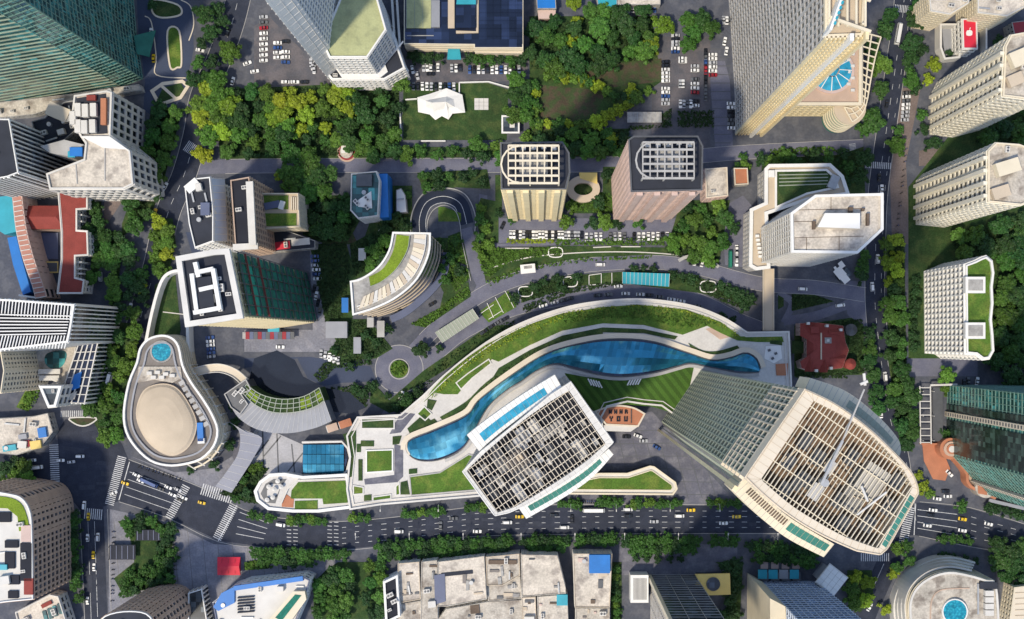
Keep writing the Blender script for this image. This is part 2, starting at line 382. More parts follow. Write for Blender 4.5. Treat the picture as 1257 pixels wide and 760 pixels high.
dr.sheet(PL([(1040,345),(1066,345),(1066,400),(1050,400),(1040,385)]), .059)
struct('driveway', dr, 'drive_grey')
db = MB()
db.sheet(PL([(168,0),(170,40),(178,100),(176,135),(200,150),(225,120),(238,60),(236,10),(225,-10)]), .045)
db.sheet(PL([(300,440),(380,438),(455,450),(462,468),(420,470),(398,474),(378,465),(365,440),(300,452)]), .046)
db.sheet(PL([(228,285),(252,285),(252,312),(236,312)]), .047)
struct('forecourt', db, 'drive_blue')
hs = MB(); HSP = cat([(516,292),(515,268),(524,248),(545,241),(565,250),(573,275)], 8); hs.strip(PL(HSP), 17*S, .06); struct('ramp_road', hs, 'navy_asphalt')
# painted markings
mk = MB()
def dashes(path, on, gap, w=.22, z=.10, mb=mk):
    tot = sum(math.dist(path[i], path[i-1]) for i in range(1, len(path))); n = max(2, int(tot/(on+gap)))
    for k in range(n):
        q = resample(path, 400); a = q[int(399*k/n)]; b = q[min(399, int(399*(k+on/(on+gap))/n))]
        mb.strip([a, b], w, z)
NK = [(300,627),(345,637),(420,641),(500,634),(573,624),(640,621),(760,620),(940,621),(1060,621)]
SK = [(285,667),(330,672),(420,674),(470,670),(573,658),(640,656),(760,655),(940,654),(1060,656)]
for f in (.2, .4, .6, .8):
    pth = PL([((a[0]*(1-f)+b[0]*f), (a[1]*(1-f)+b[1]*f)) for a, b in zip(NK[2:], SK[2:])]); dashes(pth, 2.8, 5.4, .24)
    mk.strip(PL([(288+8*(1-f), 620+44*f), (322+10*(1-f), 636+32*f)]), .3, .10)
    mk.strip(PL([(158-10*f+3, 570+46*f), (226-22*f, 594+40*f)]), .28, .10)
    a, b = (1126+0*f, 618+38*f), (1175, 623+42*f); mk.strip(PL([a, b]), .3, .10); dashes(PL([(1192,626+42*f),(1257,646+34*f)]), 3, 4.6)
for x in (352, 360, 402, 410):
    for k in range(7): mk.strip(PL([(x, 641+k*4.6), (x+5.5, 641.4+k*4.6)]), .35, .101)
mk.strip(PL([(291,620),(268,664)]), .5, .102); mk.strip(PL([(1124,618),(1122,657)]), .5, .102); mk.strip(PL([(159,567),(146,614)]), .5, .102)
dashes(PL([(116,640),(120,760)]), 8, 1.2, .25); mk.strip(PL([(108,640),(112,760)]), .2, .1); dashes(offline(NW, 0)[8:], 4, 5); dashes(NE, 4, 5); dashes(offline(NE, 4), 3, 6, .2)
mk.strip(PL([(1085,692),(1068,730)]), .25, .1)
hsm = MB(); hsm.strip(PL(offline(HSP, 0)), .3, .09); hsm.strip(PL(offline(HSP, 8)), .3, .09); struct('ramp_marking', hsm, 'paint')
struct('lane_marking', mk, 'paint')
pt = MB(); pr = random.Random(12)
for k in range(46):
    if k < 30: x, y, a = pr.uniform(300,1050), pr.uniform(628,652), 0
    elif k < 38: x, y, a = pr.uniform(85,135), pr.uniform(525,600), pr.uniform(-.4,.4)
    else: x, y, a = pr.uniform(103,128), pr.uniform(640,750), 1.57
    pt.box(*P(x, y), .07, .082+.0006*k, pr.uniform(2, 14), pr.uniform(.8, 3), a)
struct('asphalt_repair', pt, 'asphalt_patch')
def zebra(p, q, depth, n, name='crosswalk'):
    b = MB(); (x0, y0), (x1, y1) = P(*p), P(*q); L = math.hypot(x1-x0, y1-y0); ux, uy = (x1-x0)/L, (y1-y0)/L; a = math.atan2(uy, ux)
    for k in range(n):
        s_ = L*(k+.5)/n; b.add([], []); cx, cy = x0+ux*s_, y0+uy*s_
        w = L/n*.42; d = depth*S
        b.sheet([(cx+ux*w/2*i-uy*d/2*j, cy+uy*w/2*i+ux*d/2*j) for i, j in ((-1,-1),(1,-1),(1,1),(-1,1))], .104)
    struct(name, b, 'paint')
zebra((150,560),(134,620), 11, 26); zebra((229,596),(207,637), 10, 18); zebra((288,619),(266,662), 11, 19)
zebra((103,630),(126,632), 13, 9); zebra((66,545),(68,592), 11, 18); zebra((128,502),(146,520), 8, 9); zebra((74,508),(102,508), 8, 12)
zebra((1056,684),(1092,684), 10, 14); zebra((1118,622),(1108,668), 11, 18); zebra((1062,202),(1094,204), 8, 14); zebra((1046,176),(1048,190), 8, 8); zebra((1098,10),(1120,12), 9, 11); zebra((228,178),(240,186), 14, 7)
zebra((247,600),(286,612), 14, 14)
# kerbs: real steps along the carriageways
kb = MB()
for pth in ([(158,564),(234,593),(258,604),(300,626),(345,636),(420,640),(500,633),(573,623),(640,620),(760,619),(940,620),(1060,620)], [(146,616),(204,635),(268,665),(330,673),(420,675),(470,671),(573,659),(700,656),(950,655),(1050,660)],
            [(1129,616),(1190,623),(1257,643)], [(1128,658),(1190,671),(1257,682)], [(132,625),(137,760)], [(98,626),(104,760)]): kb.ribbon(cat(PL(pth), 3), .15, 0, .17)
for pth, w in ((NW, 30), (NE, 24)):
    for s_ in (-1, 1): kb.ribbon(offline(pth, s_*w*S/2), .15, 0, .17)
for pth, w in ((UP, 17), (LO, 17), (NS, 17)):
    for s_ in (-1, 1): kb.ribbon(offline(pth[6:], s_*(w*S/2+.1)), .12, 0, .16)
kb.ribbon(PL(circ(490,453,12.2,32)), .3, 0, .3, True); kb.ribbon(PL(circ(490,453,29.4,40)), .2, 0, .14, True)
kb.ribbon(PL(cat([(504,292),(506,262),(520,238),(545,231),(570,238),(583,262),(583,285)], 6)), .3, 0, .9)
kb.ribbon(PL(cat([(525,292),(525,272),(532,258),(545,252),(558,258),(564,272),(568,300),(578,345)], 6)), .2, 0, .6)
struct('kerb', kb, 'grey_stone')
ik = MB()
for p, sm in (([(206,38),(220,38),(223,78),(218,83),(209,82)], 5), ([(188,0),(218,6),(222,18),(200,22),(188,16)], 5)): ik.ribbon(PL(cat(p, sm, True)), .5, 0, .45, True)
ik.ribbon(PL([(187,112),(200,103),(224,100),(231,106),(222,120),(196,129)]), 1.0, 0, .6, True); ik.ribbon(PL([(199,106),(217,122)]), .9, 0, .62)
ik.ribbon(PL(cat([(178,20),(186,28),(192,70),(192,92),(228,96)], 5)), .3, 0, .3); ik.ribbon(PL(cat([(222,0),(234,8),(238,30),(232,50)], 5)), .3, 0, .3)
struct('island_kerb', ik, 'tan_light')
# flag-stone joints on the plazas
jt = MB()
for k in range(9): jt.strip(PL([(740+k*18,525+k*6),(760+k*17,612)]), .45, .05); 
for k in range(6): jt.strip(PL([(748+k*6,530+k*15),(812+k*16,528+k*16)]), .45, .052)
for a, b in (((322,520),(324,583)),((340,532),(342,583)),((358,545),(362,583)),((324,560),(345,535)),((350,583),(372,556)),((300,575),(330,540))): jt.strip(PL([a, b]), .9, .05)
for k in range(14): jt.strip(PL([(140+k*18,640+k*2),(150+k*18,755)]), .3, .05)
for k in range(12): jt.strip(PL([(870+k*.5,60+k*10.5),(897,60+k*10.5)]), .5, .05)
for k in range(8): jt.strip(PL([(803,60+k*15),(870,60+k*15)]), .25, .05)
struct('paving_joint', jt, 'steel_dark')
# lawns
LAWN = MB(); LZ = [0.0]
def lawn(p, m=0, z=.14, smooth=False):
    LZ[0] += .003; z += LZ[0]; LAWN.prism(PL(cat(p, 5, True) if smooth else p), 0, z, m)
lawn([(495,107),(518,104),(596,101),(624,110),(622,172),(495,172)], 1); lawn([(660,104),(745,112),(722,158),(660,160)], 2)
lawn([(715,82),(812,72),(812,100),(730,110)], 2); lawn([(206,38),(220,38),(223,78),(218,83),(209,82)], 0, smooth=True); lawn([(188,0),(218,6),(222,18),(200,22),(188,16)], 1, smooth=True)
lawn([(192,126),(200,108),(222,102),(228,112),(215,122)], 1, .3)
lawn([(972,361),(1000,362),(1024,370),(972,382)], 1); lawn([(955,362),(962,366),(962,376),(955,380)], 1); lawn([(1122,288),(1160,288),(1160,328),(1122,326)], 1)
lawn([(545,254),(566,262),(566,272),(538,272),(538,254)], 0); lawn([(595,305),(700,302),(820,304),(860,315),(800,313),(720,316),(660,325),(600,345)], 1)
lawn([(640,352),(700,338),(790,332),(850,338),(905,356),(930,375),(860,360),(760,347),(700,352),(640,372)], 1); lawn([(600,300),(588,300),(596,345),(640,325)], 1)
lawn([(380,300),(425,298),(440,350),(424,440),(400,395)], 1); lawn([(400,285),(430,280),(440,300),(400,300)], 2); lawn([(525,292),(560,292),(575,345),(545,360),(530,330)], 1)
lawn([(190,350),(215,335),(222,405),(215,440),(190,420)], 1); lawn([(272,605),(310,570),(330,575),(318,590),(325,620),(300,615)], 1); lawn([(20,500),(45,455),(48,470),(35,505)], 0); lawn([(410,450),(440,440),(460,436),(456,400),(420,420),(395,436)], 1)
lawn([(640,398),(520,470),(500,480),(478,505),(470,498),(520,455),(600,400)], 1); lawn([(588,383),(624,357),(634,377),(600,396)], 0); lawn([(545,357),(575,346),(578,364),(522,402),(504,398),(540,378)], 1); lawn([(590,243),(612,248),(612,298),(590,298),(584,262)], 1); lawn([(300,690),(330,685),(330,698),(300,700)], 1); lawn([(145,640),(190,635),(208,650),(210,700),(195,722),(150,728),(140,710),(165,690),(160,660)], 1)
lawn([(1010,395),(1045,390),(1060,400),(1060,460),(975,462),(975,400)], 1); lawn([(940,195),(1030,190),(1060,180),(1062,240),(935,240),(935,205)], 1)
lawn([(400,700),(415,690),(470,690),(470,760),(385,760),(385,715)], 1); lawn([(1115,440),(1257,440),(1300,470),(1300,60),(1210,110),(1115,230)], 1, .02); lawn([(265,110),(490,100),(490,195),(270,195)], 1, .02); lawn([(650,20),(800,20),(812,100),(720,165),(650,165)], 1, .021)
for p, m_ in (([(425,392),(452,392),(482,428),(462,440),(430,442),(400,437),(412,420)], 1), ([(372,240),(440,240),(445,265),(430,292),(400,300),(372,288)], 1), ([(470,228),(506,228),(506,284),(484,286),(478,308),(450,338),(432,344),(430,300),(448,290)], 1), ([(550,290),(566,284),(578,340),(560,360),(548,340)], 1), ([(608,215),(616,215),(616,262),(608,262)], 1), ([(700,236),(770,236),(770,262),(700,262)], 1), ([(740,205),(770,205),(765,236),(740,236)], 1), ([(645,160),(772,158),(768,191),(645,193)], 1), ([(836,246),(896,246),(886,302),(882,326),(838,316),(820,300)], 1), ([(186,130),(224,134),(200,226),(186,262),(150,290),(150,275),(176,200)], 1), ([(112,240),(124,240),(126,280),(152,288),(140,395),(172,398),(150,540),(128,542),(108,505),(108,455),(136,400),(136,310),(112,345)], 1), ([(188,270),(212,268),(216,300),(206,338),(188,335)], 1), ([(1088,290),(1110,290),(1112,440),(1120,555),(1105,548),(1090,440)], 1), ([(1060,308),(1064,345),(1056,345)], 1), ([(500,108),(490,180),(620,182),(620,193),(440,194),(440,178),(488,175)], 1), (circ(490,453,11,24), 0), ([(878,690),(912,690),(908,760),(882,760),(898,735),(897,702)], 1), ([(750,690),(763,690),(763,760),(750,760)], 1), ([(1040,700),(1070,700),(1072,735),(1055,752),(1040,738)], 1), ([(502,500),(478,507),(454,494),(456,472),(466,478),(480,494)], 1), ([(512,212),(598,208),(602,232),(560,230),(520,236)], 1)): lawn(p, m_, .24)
struct('lawn', LAWN, ['lawn', 'lawn_dark', 'soil'])
# ================================================================ the shopping podium with its roof garden
ZP = 14.0
pod_px = cat([(520,485),(547,459),(590,425),(630,401),(675,383),(720,372),(783,367),(844,374),(886,389),(917,408)], 5) + [(968,407),(971,470),(970,505),(900,512),(826,508),(812,498),(790,496),(770,493),(745,499),(738,512),(745,560),(720,585),(640,604),(584,609),(468,619),(430,625),(426,600),(430,560),(426,535),(439,512),(492,509)]
pod = PL(pod_px, ZP)
t = T('shopping_podium', 'long white shopping podium whose curved roof garden wraps a wavy blue skylight', 'podium', (*cen(pod), 0))
b = MB(); b.walls(pod, 0, ZP-1.2); t.part('glazing', b, 'glass_grey')
t.prism('roof', pod, ZP-1.2, ZP, ['white', 'plaza_light'])
t.ribbon('parapet', pod, .7, ZP-.5, ZP+1.3, 'off_white', w2=.35)
t.ribbon('ledge', off(ccw(pod), -2.6), .25, ZP, ZP+.7, 'off_white', w2=.25)
def onroof(name, px, mat, z=ZP, dz=.25, sm=0, par=None, rim=None):
    p = PL(cat(px, sm, True) if sm else px, z); o = t.prism(name, p, z-.1, z+dz, mat)
    if rim: t.ribbon('rim', p, .35, z-.05, z+dz+.25, rim, parent=o)
    return o
hill_out = [(520,494),(531,478),(556,451),(597,423),(638,402),(689,385),(740,377),(783,374),(842,380),(884,395),(909,413),(960,413),(962,420)]
hill_in = [(930,420),(905,418),(885,409),(868,400),(846,408),(838,411),(790,399),(740,397),(690,406),(650,424),(612,444),(604,441),(582,458),(562,484),(545,484),(533,482)]
onroof('lawn', hill_out + hill_in, 'lawn', ZP, .35)
onroof('lawn', [(612,452),(650,430),(690,412),(740,402),(790,404),(832,413),(828,417),(790,409),(740,408),(695,418),(655,437),(620,458),(602,468)], 'lawn_dark', ZP, .3)
onroof('paved_terrace', [(866,404),(884,398),(902,412),(884,417)], 'brown_stone', ZP, .12)
onroof('flower_bed', [(525,490),(536,492),(530,504),(524,500)], 'lawn_dark', ZP, .5)
onroof('lawn', [(500,526),(520,508),(537,524),(503,532)], 'lawn_dark', ZP, .35)
onroof('terrace_paving', [(492,506),(510,508),(492,531),(478,533)], 'plaza', ZP, .06)
onroof('flower_bed', [(444,514),(484,514),(484,526),(444,526)], 'lawn_dark', ZP, .5, rim='off_white')
onroof('lawn', [(450,553),(482,552),(482,578),(450,580)], 'lawn', ZP, .6, rim='white')
onroof('terrace_paving', [(484,545),(495,548),(495,585),(488,592),(448,595),(447,588),(484,583)], 'plaza', ZP, .06)
for p in ([(438,545),(443,545),(443,555),(438,555)], [(443,541),(459,541),(459,548),(443,548)], [(440,564),(445,564),(445,590),(440,590)], [(492,592),(500,590),(503,607),(492,607)], [(447,608),(456,607),(456,614),(447,615)], [(421,533),(437,528),(437,548),(433,585),(428,586),(431,560)], [(482,536),(493,535),(490,545),(482,546)], [(502,576),(512,575),(512,581),(502,582)]):
    onroof('flower_bed', p, 'lawn_dark', ZP, .5)
onroof('lawn', [(503,585),(540,580),(575,558),(590,560),(600,600),(505,608)], 'lawn', ZP, .35, rim='grey_stone')
onroof('lawn', [(693,458),(720,463),(760,467),(800,461),(835,452),(852,449),(840,506),(826,507),(800,499),(785,498),(765,496),(745,499),(738,512),(710,490)], 'lawn_mown', ZP, .35)
for a_, b_ in ((cat([(540,512),(572,493),(596,470),(640,438),(690,414),(740,404)], 4), cat([(546,519),(579,499),(603,475),(648,444),(694,420),(740,410)], 4)), (cat([(845,421),(862,430),(880,431),(905,424)], 4), cat([(848,427),(866,435),(884,436),(908,428)], 4)), (cat([(508,526),(520,520),(533,514)], 4), cat([(512,531),(524,525),(538,519)], 4)), (cat([(945,418),(960,418)], 2), cat([(945,422),(960,424)], 2))): onroof('flower_bed', a_+b_[::-1], 'lawn_dark', ZP, .45)
for q_ in ([(560,470),(575,458),(600,441),(603,446),(580,464),(566,478)], [(512,508),(521,499),(530,508),(522,516)], [(434,596),(446,598),(446,606),(434,607)], [(486,597),(490,593),(491,607),(486,608)], [(458,610),(480,607),(480,612),(458,615)]): onroof('lawn', q_, 'lawn', ZP, .3, rim='off_white')
# wavy glass skylight
top_e = cat([(499,552),(503,540),(534,527),(573,509),(589,490),(630,459),(673,433),(725,419),(767,416),(804,420),(844,433),(873,442),(896,439),(915,433),(928,440),(933,452)], 8)
bot_e = cat([(500,555),(507,562),(520,566),(541,564),(566,552),(580,533),(599,500),(622,479),(640,468),(659,455),(681,447),(707,453),(738,460),(767,462),(804,457),(830,450),(848,446),(873,451),(905,457),(931,457)], 8)
ring = top_e + bot_e[::-1]
ringw = PL(ring, ZP)
tr = T('wave_skylight', 'long wavy blue glass skylight with a tan stone rim on the podium roof', 'skylight', (*P(700,440,ZP), ZP))
N_ = 96; ar, br = resample(top_e, N_), resample(bot_e, N_)
a_ = [(p[0]*.94+q[0]*.06, p[1]*.94+q[1]*.06) for p, q in zip(ar, br)]; b_ = [(p[0]*.07+q[0]*.93, p[1]*.07+q[1]*.93) for p, q in zip(ar, br)]
b = MB(); b.sheet(PL([(x, y) for x, y in ring], ZP), ZP+.3); tr.part('well', b, 'glass_navy')
rr = random.Random(3)
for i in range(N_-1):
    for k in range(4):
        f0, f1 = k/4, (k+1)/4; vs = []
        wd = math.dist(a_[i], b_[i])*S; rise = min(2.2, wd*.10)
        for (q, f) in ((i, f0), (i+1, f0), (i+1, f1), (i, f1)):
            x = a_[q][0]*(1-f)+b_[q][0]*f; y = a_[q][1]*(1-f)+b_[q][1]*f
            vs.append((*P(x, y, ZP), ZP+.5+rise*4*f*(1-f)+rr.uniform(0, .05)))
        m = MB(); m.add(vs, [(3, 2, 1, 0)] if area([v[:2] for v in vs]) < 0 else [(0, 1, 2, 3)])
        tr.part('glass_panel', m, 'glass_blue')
b = MB(); b.ribbon(ringw, .25, ZP+.25, ZP+.9, True); tr.part('frame', b, 'steel_dark')
t_r = resample(top_e, 80); b = MB(); b.ribbon(offline(PL(t_r, ZP), 1.9), 1.5, ZP, ZP+1.5); tr.part('rim', b, 'tan_light')
b = MB(); b.ribbon(offline(PL(resample(bot_e, 80)[8:], ZP), -1.5), .9, ZP, ZP+1.1); tr.part('rim', b, 'grey_stone')
b = MB(); b.ribbon(PL(cat([(503,558),(499,548),(504,537),(534,523),(570,506)], 4), ZP), .5, ZP, ZP+1.0); tr.part('rim', b, 'tan_light')
# loungers on the lawn
for k in range(10):
    g_ = k//5; x = (724 if g_ == 0 else 772)+(k % 5)*3.2; y = 469+(k % 5)*.8*(1 if g_ == 0 else -.3); c = P(x, y, ZP); a = math.radians(118 if g_ == 0 else 62)
    l = T('sun_lounger', 'white slatted sun lounger in a row on the striped lawn beside the wavy skylight', 'sun lounger', (*c, ZP+.3), 'white loungers on the striped lawn')
    l.ubx('seat', 'white', (c[0]+math.cos(a)*.6, c[1]+math.sin(a)*.6, ZP+.85), (3.6, .85, .14), a); l.ubx('backrest', 'white', (c[0]-math.cos(a)*1.6, c[1]-math.sin(a)*1.6, ZP+1.05), (1.2, .85, .3), a)
    for i in (-1, 1): l.ubx('leg', 'metal', (c[0]+math.cos(a)*i*1.5, c[1]+math.sin(a)*i*1.5, ZP+.55), (.1, .8, .5), a)
# terracotta stage with seat letters
st = [(731,505),(745,500),(760,498),(778,501),(791,508),(783,523),(744,521)]
s3 = T('stage_deck', 'terracotta deck with two rows of black block seating beside the striped lawn', 'stage', (*P(760,512,ZP), ZP))
st = cat(st[:5], 5)+st[5:]; s3.prism('deck', PL(st, ZP), ZP-1, ZP+.5, 'terracotta'); s3.ribbon('rim', PL(st, ZP), .5, ZP-1, ZP+.9, 'tan_light')
s3.ubx('screen_wall', 'steel_dark', (*P(774.5,511,ZP), ZP+1.1), (.3, 8.5, 1.2)); s3.prism('canopy', PL([(741,522),(784,523),(774,530),(742,529)], ZP), ZP-.6, ZP+.6, ['white', 'off_white'])
def glyph(cx, cy, ch, h):                         # block letters built from bars on a 3x5 grid
    G = dict(Y=('101','101','010','010','010'), O=('111','101','101','101','111'), U=('101','101','101','101','111'), W=('101','101','111','111','101'), H=('101','101','111','101','101'), E=('111','100','110','100','111'), R=('110','101','110','101','101'))
    b = MB()
    for r, row in enumerate(G[ch]):
        for c_, v in enumerate(row):
            if v == '1': x, y = P(cx+(c_-1)*h*.24, cy+(r-2)*h*.2, ZP); b.box(x, y, ZP+.5, ZP+1.2, h*.25*S, h*.21*S)
    s3.part('block_letter', b, 'roof_black')
for ch, x in zip('YOU', (750, 759, 768)): glyph(x, 514.3, ch, 6)
for x in (749, 755.5, 762, 768.5): glyph(x, 505.5, 'W' if x < 765 else 'R', 5)
# garden wedge over the arcade at the avenue
wd_px = [(690,606),(700,588),(735,581),(770,581),(798,572),(803,573),(829,592),(831,600),(826,607)]
w2 = T('garden_arcade', 'wedge-shaped lawn roof with white curved edge beside the avenue plaza', 'arcade', (*P(770,592), 0))
wp = PL(wd_px, 9); b = MB(); b.walls(wp, 0, 8.4); w2.part('glazing', b, 'glass_dark'); w2.prism('roof', wp, 8.2, 9, ['white', 'off_white'])
w2.ribbon('parapet', wp, .7, 8.4, 10, 'cream', w2=.3); w2.prism('lawn', off(ccw(wp), -2.6), 8.9, 9.4, 'lawn'); w2.ribbon('inner_kerb', off(ccw(wp), -2.6), .25, 9, 9.7, 'cream')
# ================================================================ the two lattice-roofed towers
def lattice(t, opening, h, ang, gap, gap2, mat, w=.55, hh=.9, dz=0.0):
    ca, sa = math.cos(ang), math.sin(ang); P0 = ccw(opening)
    for (ux, uy, gp, ww, zz, nm) in ((ca, sa, gap, w, 0, 'roof_beam'), (-sa, ca, gap2, w*1.2, -.35, 'cross_beam')):
        vs = [-uy*x+ux*y for x, y in P0]; v = min(vs)+gp*.5
        while v < max(vs):
            hits = []
            for i in range(len(P0)):
                (x1, y1), (x2, y2) = P0[i-1], P0[i]; d1 = -uy*x1+ux*y1-v; d2 = -uy*x2+ux*y2-v
                if (d1 > 0) != (d2 > 0): q = d1/(d1-d2); hits.append((ux*(x1+(x2-x1)*q)+uy*(y1+(y2-y1)*q)))
            hits.sort()
            for k in range(0, len(hits)-1, 2):
                s0, s1 = hits[k], hits[k+1]
                if s1-s0 > 1: t.ubeam(nm, mat, (ux*s0-uy*v, uy*s0+ux*v, h+zz+dz), (ux*s1-uy*v, uy*s1+ux*v, h+zz+dz), ww, hh)
            v += gp
# --- south-east tower
HT = 252.0
rim = cat([(914,586),(939,610),(972,636),(1011,659),(1051,677)], 4)[:-1] + [(1051,677),(1081,682),(1090,674),(1128,606)] + cat([(1128,600),(1120,580),(1097,554),(1064,523),(1025,495),(988,477)], 4)
inner = cat([(938,588),(972,617),(1005,638),(1038,656),(1077,670)], 4) + [(1117,598)] + cat([(1107,578),(1077,545),(1044,519),(1000,496)], 4)
rimw = ccw(PL(rim, HT)); inw = off(ccw(PL(inner, HT)), .9)
t = T('office_tower', 'tallest tower, sage glass grid facade and barrel-shaped cream lattice crown, by the avenue', 'tower', (*cen(rimw), 0))
facade(t, off(rimw, -.6), 0, HT-8, 'sage')
t.prism('machine_floor', off(rimw, -1.2), HT-10, HT-7.5, 'floor_brown')
b = MB(); n = 120
def ringband(t, name, outer, inn, z0, z1, mat, n=140, parent=None):
    # matched rings: resample both closed loops from the vertex nearest the first corner
    def loop(p, start):
        k = min(range(len(p)), key=lambda i: math.dist(p[i], start)); q = p[k:]+p[:k]; return resample(q+[q[0]], n+1)[:-1]
    s_ = outer[0]; a = loop(list(outer), s_); c = loop(list(inn), min(inn, key=lambda q: math.dist(q, s_)))
    vs = [(*p, z0) for p in a]+[(*p, z1) for p in a]+[(*p, z1) for p in c]+[(*p, z0) for p in c]; fs = []
    for i in range(n):
        j = (i+1) % n; fs += [(i, j, n+j, n+i), (n+i, n+j, 2*n+j, 2*n+i), (2*n+i, 2*n+j, 3*n+j, 3*n+i), (3*n+i, 3*n+j, j, i)]
    m = MB(); m.add(vs, fs); return t.part(name, m, mat, parent)
def joints(t, outer, inn, z, n, mat):
    a = resample(list(outer)+[outer[0]], n+1)[:-1]; m = MB(); il = resample(list(inn)+[inn[0]], 400)
    for p in a:
        q = min(il, key=lambda u: math.dist(u, p)); m.beam((*p, z), (*q, z), .16, .12)
    t.part('crown_joint', m, mat)
k0 = min(range(len(rimw)), key=lambda i: math.dist(rimw[i], P(988, 477, HT))); rimw2 = rimw[k0:]+rimw[:k0]
ringband(t, 'crown', rimw2, inw, HT-9, HT, 'tan_light')
joints(t, rimw2, inw, HT, 64, 'tan'); t.ribbon('crown_edge', off(rimw, -.5), .12, HT, HT+.35, 'tan')
ringband(t, 'crown_inner_wall', off(inw, .6), off(inw, .1), HT-8, HT-1, 'tan')
d0 = Vector((*P(938,588,HT), 0)); d1 = Vector((*P(1000,496,HT), 0)); ANG = math.atan2(d1.y-d0.y, d1.x-d0.x)
lattice(t, inw, HT-.6, ANG, 1.6, 8.0, 'cream', .30, .8)
# lower curved shells either side of the crown
def shell(t, outer, inn, zt, hgt, glass_from, glass_to, gmat, wmat='cream', slots=None):
    A = resample(PL(cat(outer, 6), zt), 41); B = resample(PL(cat(inn, 6), zt), 41)
    m = MB(); vs = []; fs = []
    for i in range(41): vs += [(*A[i], zt-hgt), (*A[i], zt), (*B[i], zt), (*B[i], zt-hgt)]
    for i in range(40):
        o, q = 4*i, 4*i+4; fs += [(o, q, q+1, o+1), (o+1, q+1, q+2, o+2), (o+2, q+2, q+3, o+3), (o+3, q+3, q, o)]
    fs += [(0, 1, 2, 3), (163, 162, 161, 160)]; m.add(vs, fs); o = t.part('crown_shell', m, wmat)
    m = MB()
    for i in range(0, 41, 2): m.beam((*A[i], zt), (*B[i], zt), .14, .12)
    t.part('shell_joint', m, 'grey_stone', o); g0, g1 = int(glass_from*40), int(glass_to*40); step = 2
    for i in range(g0, g1-step+1, step):
        q = []
        for (j, f) in ((i, .34), (i+step, .34), (i+step, .82), (i, .82)): q.append((A[j][0]*(1-f)+B[j][0]*f, A[j][1]*(1-f)+B[j][1]*f))
        c = cen(q); q = [(c[0]+(x-c[0])*.93, c[1]+(y-c[1])*.97) for x, y in q]
        m = MB(); m.prism(q, zt-.2, zt+.15); t.part('glass_panel', m, gmat, o)
    if slots:
        for i in range(int(slots[0]*40), int(slots[1]*40)):
            q = []
            for (j, f) in ((i, .45), (i+.6, .45), (i+.6, .85), (i, .85)):
                a = int(j); w_ = j-a; pa = [A[a][r]*(1-w_)+A[min(a+1, 40)][r]*w_ for r in (0, 1)]; pb = [B[a][r]*(1-w_)+B[min(a+1, 40)][r]*w_ for r in (0, 1)]
                q.append((pa[0]*(1-f)+pb[0]*f, pa[1]*(1-f)+pb[1]*f))
            m = MB(); m.prism(q, zt-.2, zt+.1); t.part('slot', m, 'roof_brown', o)
shell(t, [(898,601),(929,631),(965,660),(1011,684)], [(914,587),(940,611),(972,637),(1024,668)], HT-12, 16, .58, .98, 'glass_green', slots=(.12, .56))
shell(t, [(995,464),(1038,480),(1077,510),(1102,538),(1106,553)], [(989,477),(1026,496),(1062,521),(1090,547),(1104,560)], HT-12, 16, .38, .9, 'frame_sage')
for k in range(9):                                  # green glazing along the south-east rim
    f = .04+.92*k/9; f2 = f+.092
    e0, e1 = (1083,673), (1121,606); q = [(e0[0]+(e1[0]-e0[0])*g_+dx, e0[1]+(e1[1]-e0[1])*g_+dy) for g_, dx, dy in ((f,-2,-2),(f2,-2,-2),(f2,3,2),(f,3,2))]
    t.prism('glass_panel', PL(q, HT), HT-.3, HT+.12, 'glass_green')
# upper pale storeys on the north-west face
b = MB(); e0, e1 = P(909.5,587.5,HT-8), P(982,477,HT-8)
for k in range(13):
    f = (k+.5)/13; x, y = e0[0]+(e1[0]-e0[0])*f, e0[1]+(e1[1]-e0[1])*f; b.box(x, y, HT-46, HT-7, .5, 1.8, ANG)
for k in range(6): x, y = (e0[0]+e1[0])/2, (e0[1]+e1[1])/2; b.box(x, y, HT-46+k*7.4, HT-45+k*7.4, math.dist(e0, e1), 1.7, ANG)
t.part('upper_storey_grid', b, 'tan_light', kind='stuff')
# strips added in light colours to imitate sunlit edges of the south-west face
for x, y, w, mt in ((903,599,1.5,'cream_yellow'), (913,588,1.2,'tan_light'), (908,593,.5,'frame_sage')): t.ubx('lit_edge_strip', mt, (*P(x, y, HT-10), (HT-10)/2), (w, w, HT-10), ANG)
# cleaning crane and plant on the machine floor
cr = T('roof_crane', 'white-grey telescopic cleaning crane whose boom reaches past the barrel-shaped crown', 'crane', (*P(1010,590,HT), HT-11.5))
cr.ubeam('boom', 'grey_stone', (*P(1022,570,HT+3), HT+3), (*P(1062,478,HT+5), HT+4), .5, .5); cr.ubeam('boom', 'metal', (*P(1010,592,HT+3), HT+2.4), (*P(1034,541,HT+3), HT+3.2), .9, .8)
cr.ubx('cradle', 'off_white', (*P(1061,470,HT+4), HT+3.6), (2.8, .9, .9), .4); cr.ubx('cradle', 'off_white', (*P(1062,466,HT+4), HT+3.2), (.8, 4.4, .8), .1)
b = MB(); b.cyl(*P(1011,592,HT), 1.5, HT-11.5, HT+2.0, 18); cr.part('mast', b, 'metal'); cr.ubx('counterweight', 'grey_stone', (*P(1002,604,HT), HT-2), (6, 4, 3), ANG); cr.ubx('cabin', 'grey_stone', (*P(1020,574,HT), HT-2.5), (5, 3.5, 4), ANG)
cr.ubx('machine', 'steel_dark', (*P(996,594,HT), HT-6), (5, 9, 6), ANG)
t.ubx('plant_room', 'grey_stone', (*P(1072,592,HT), HT-4.5), (12, 9, 6), ANG); t.ubx('plant_room', 'concrete', (*P(1052,612,HT), HT-5.5), (10, 8, 4), ANG)
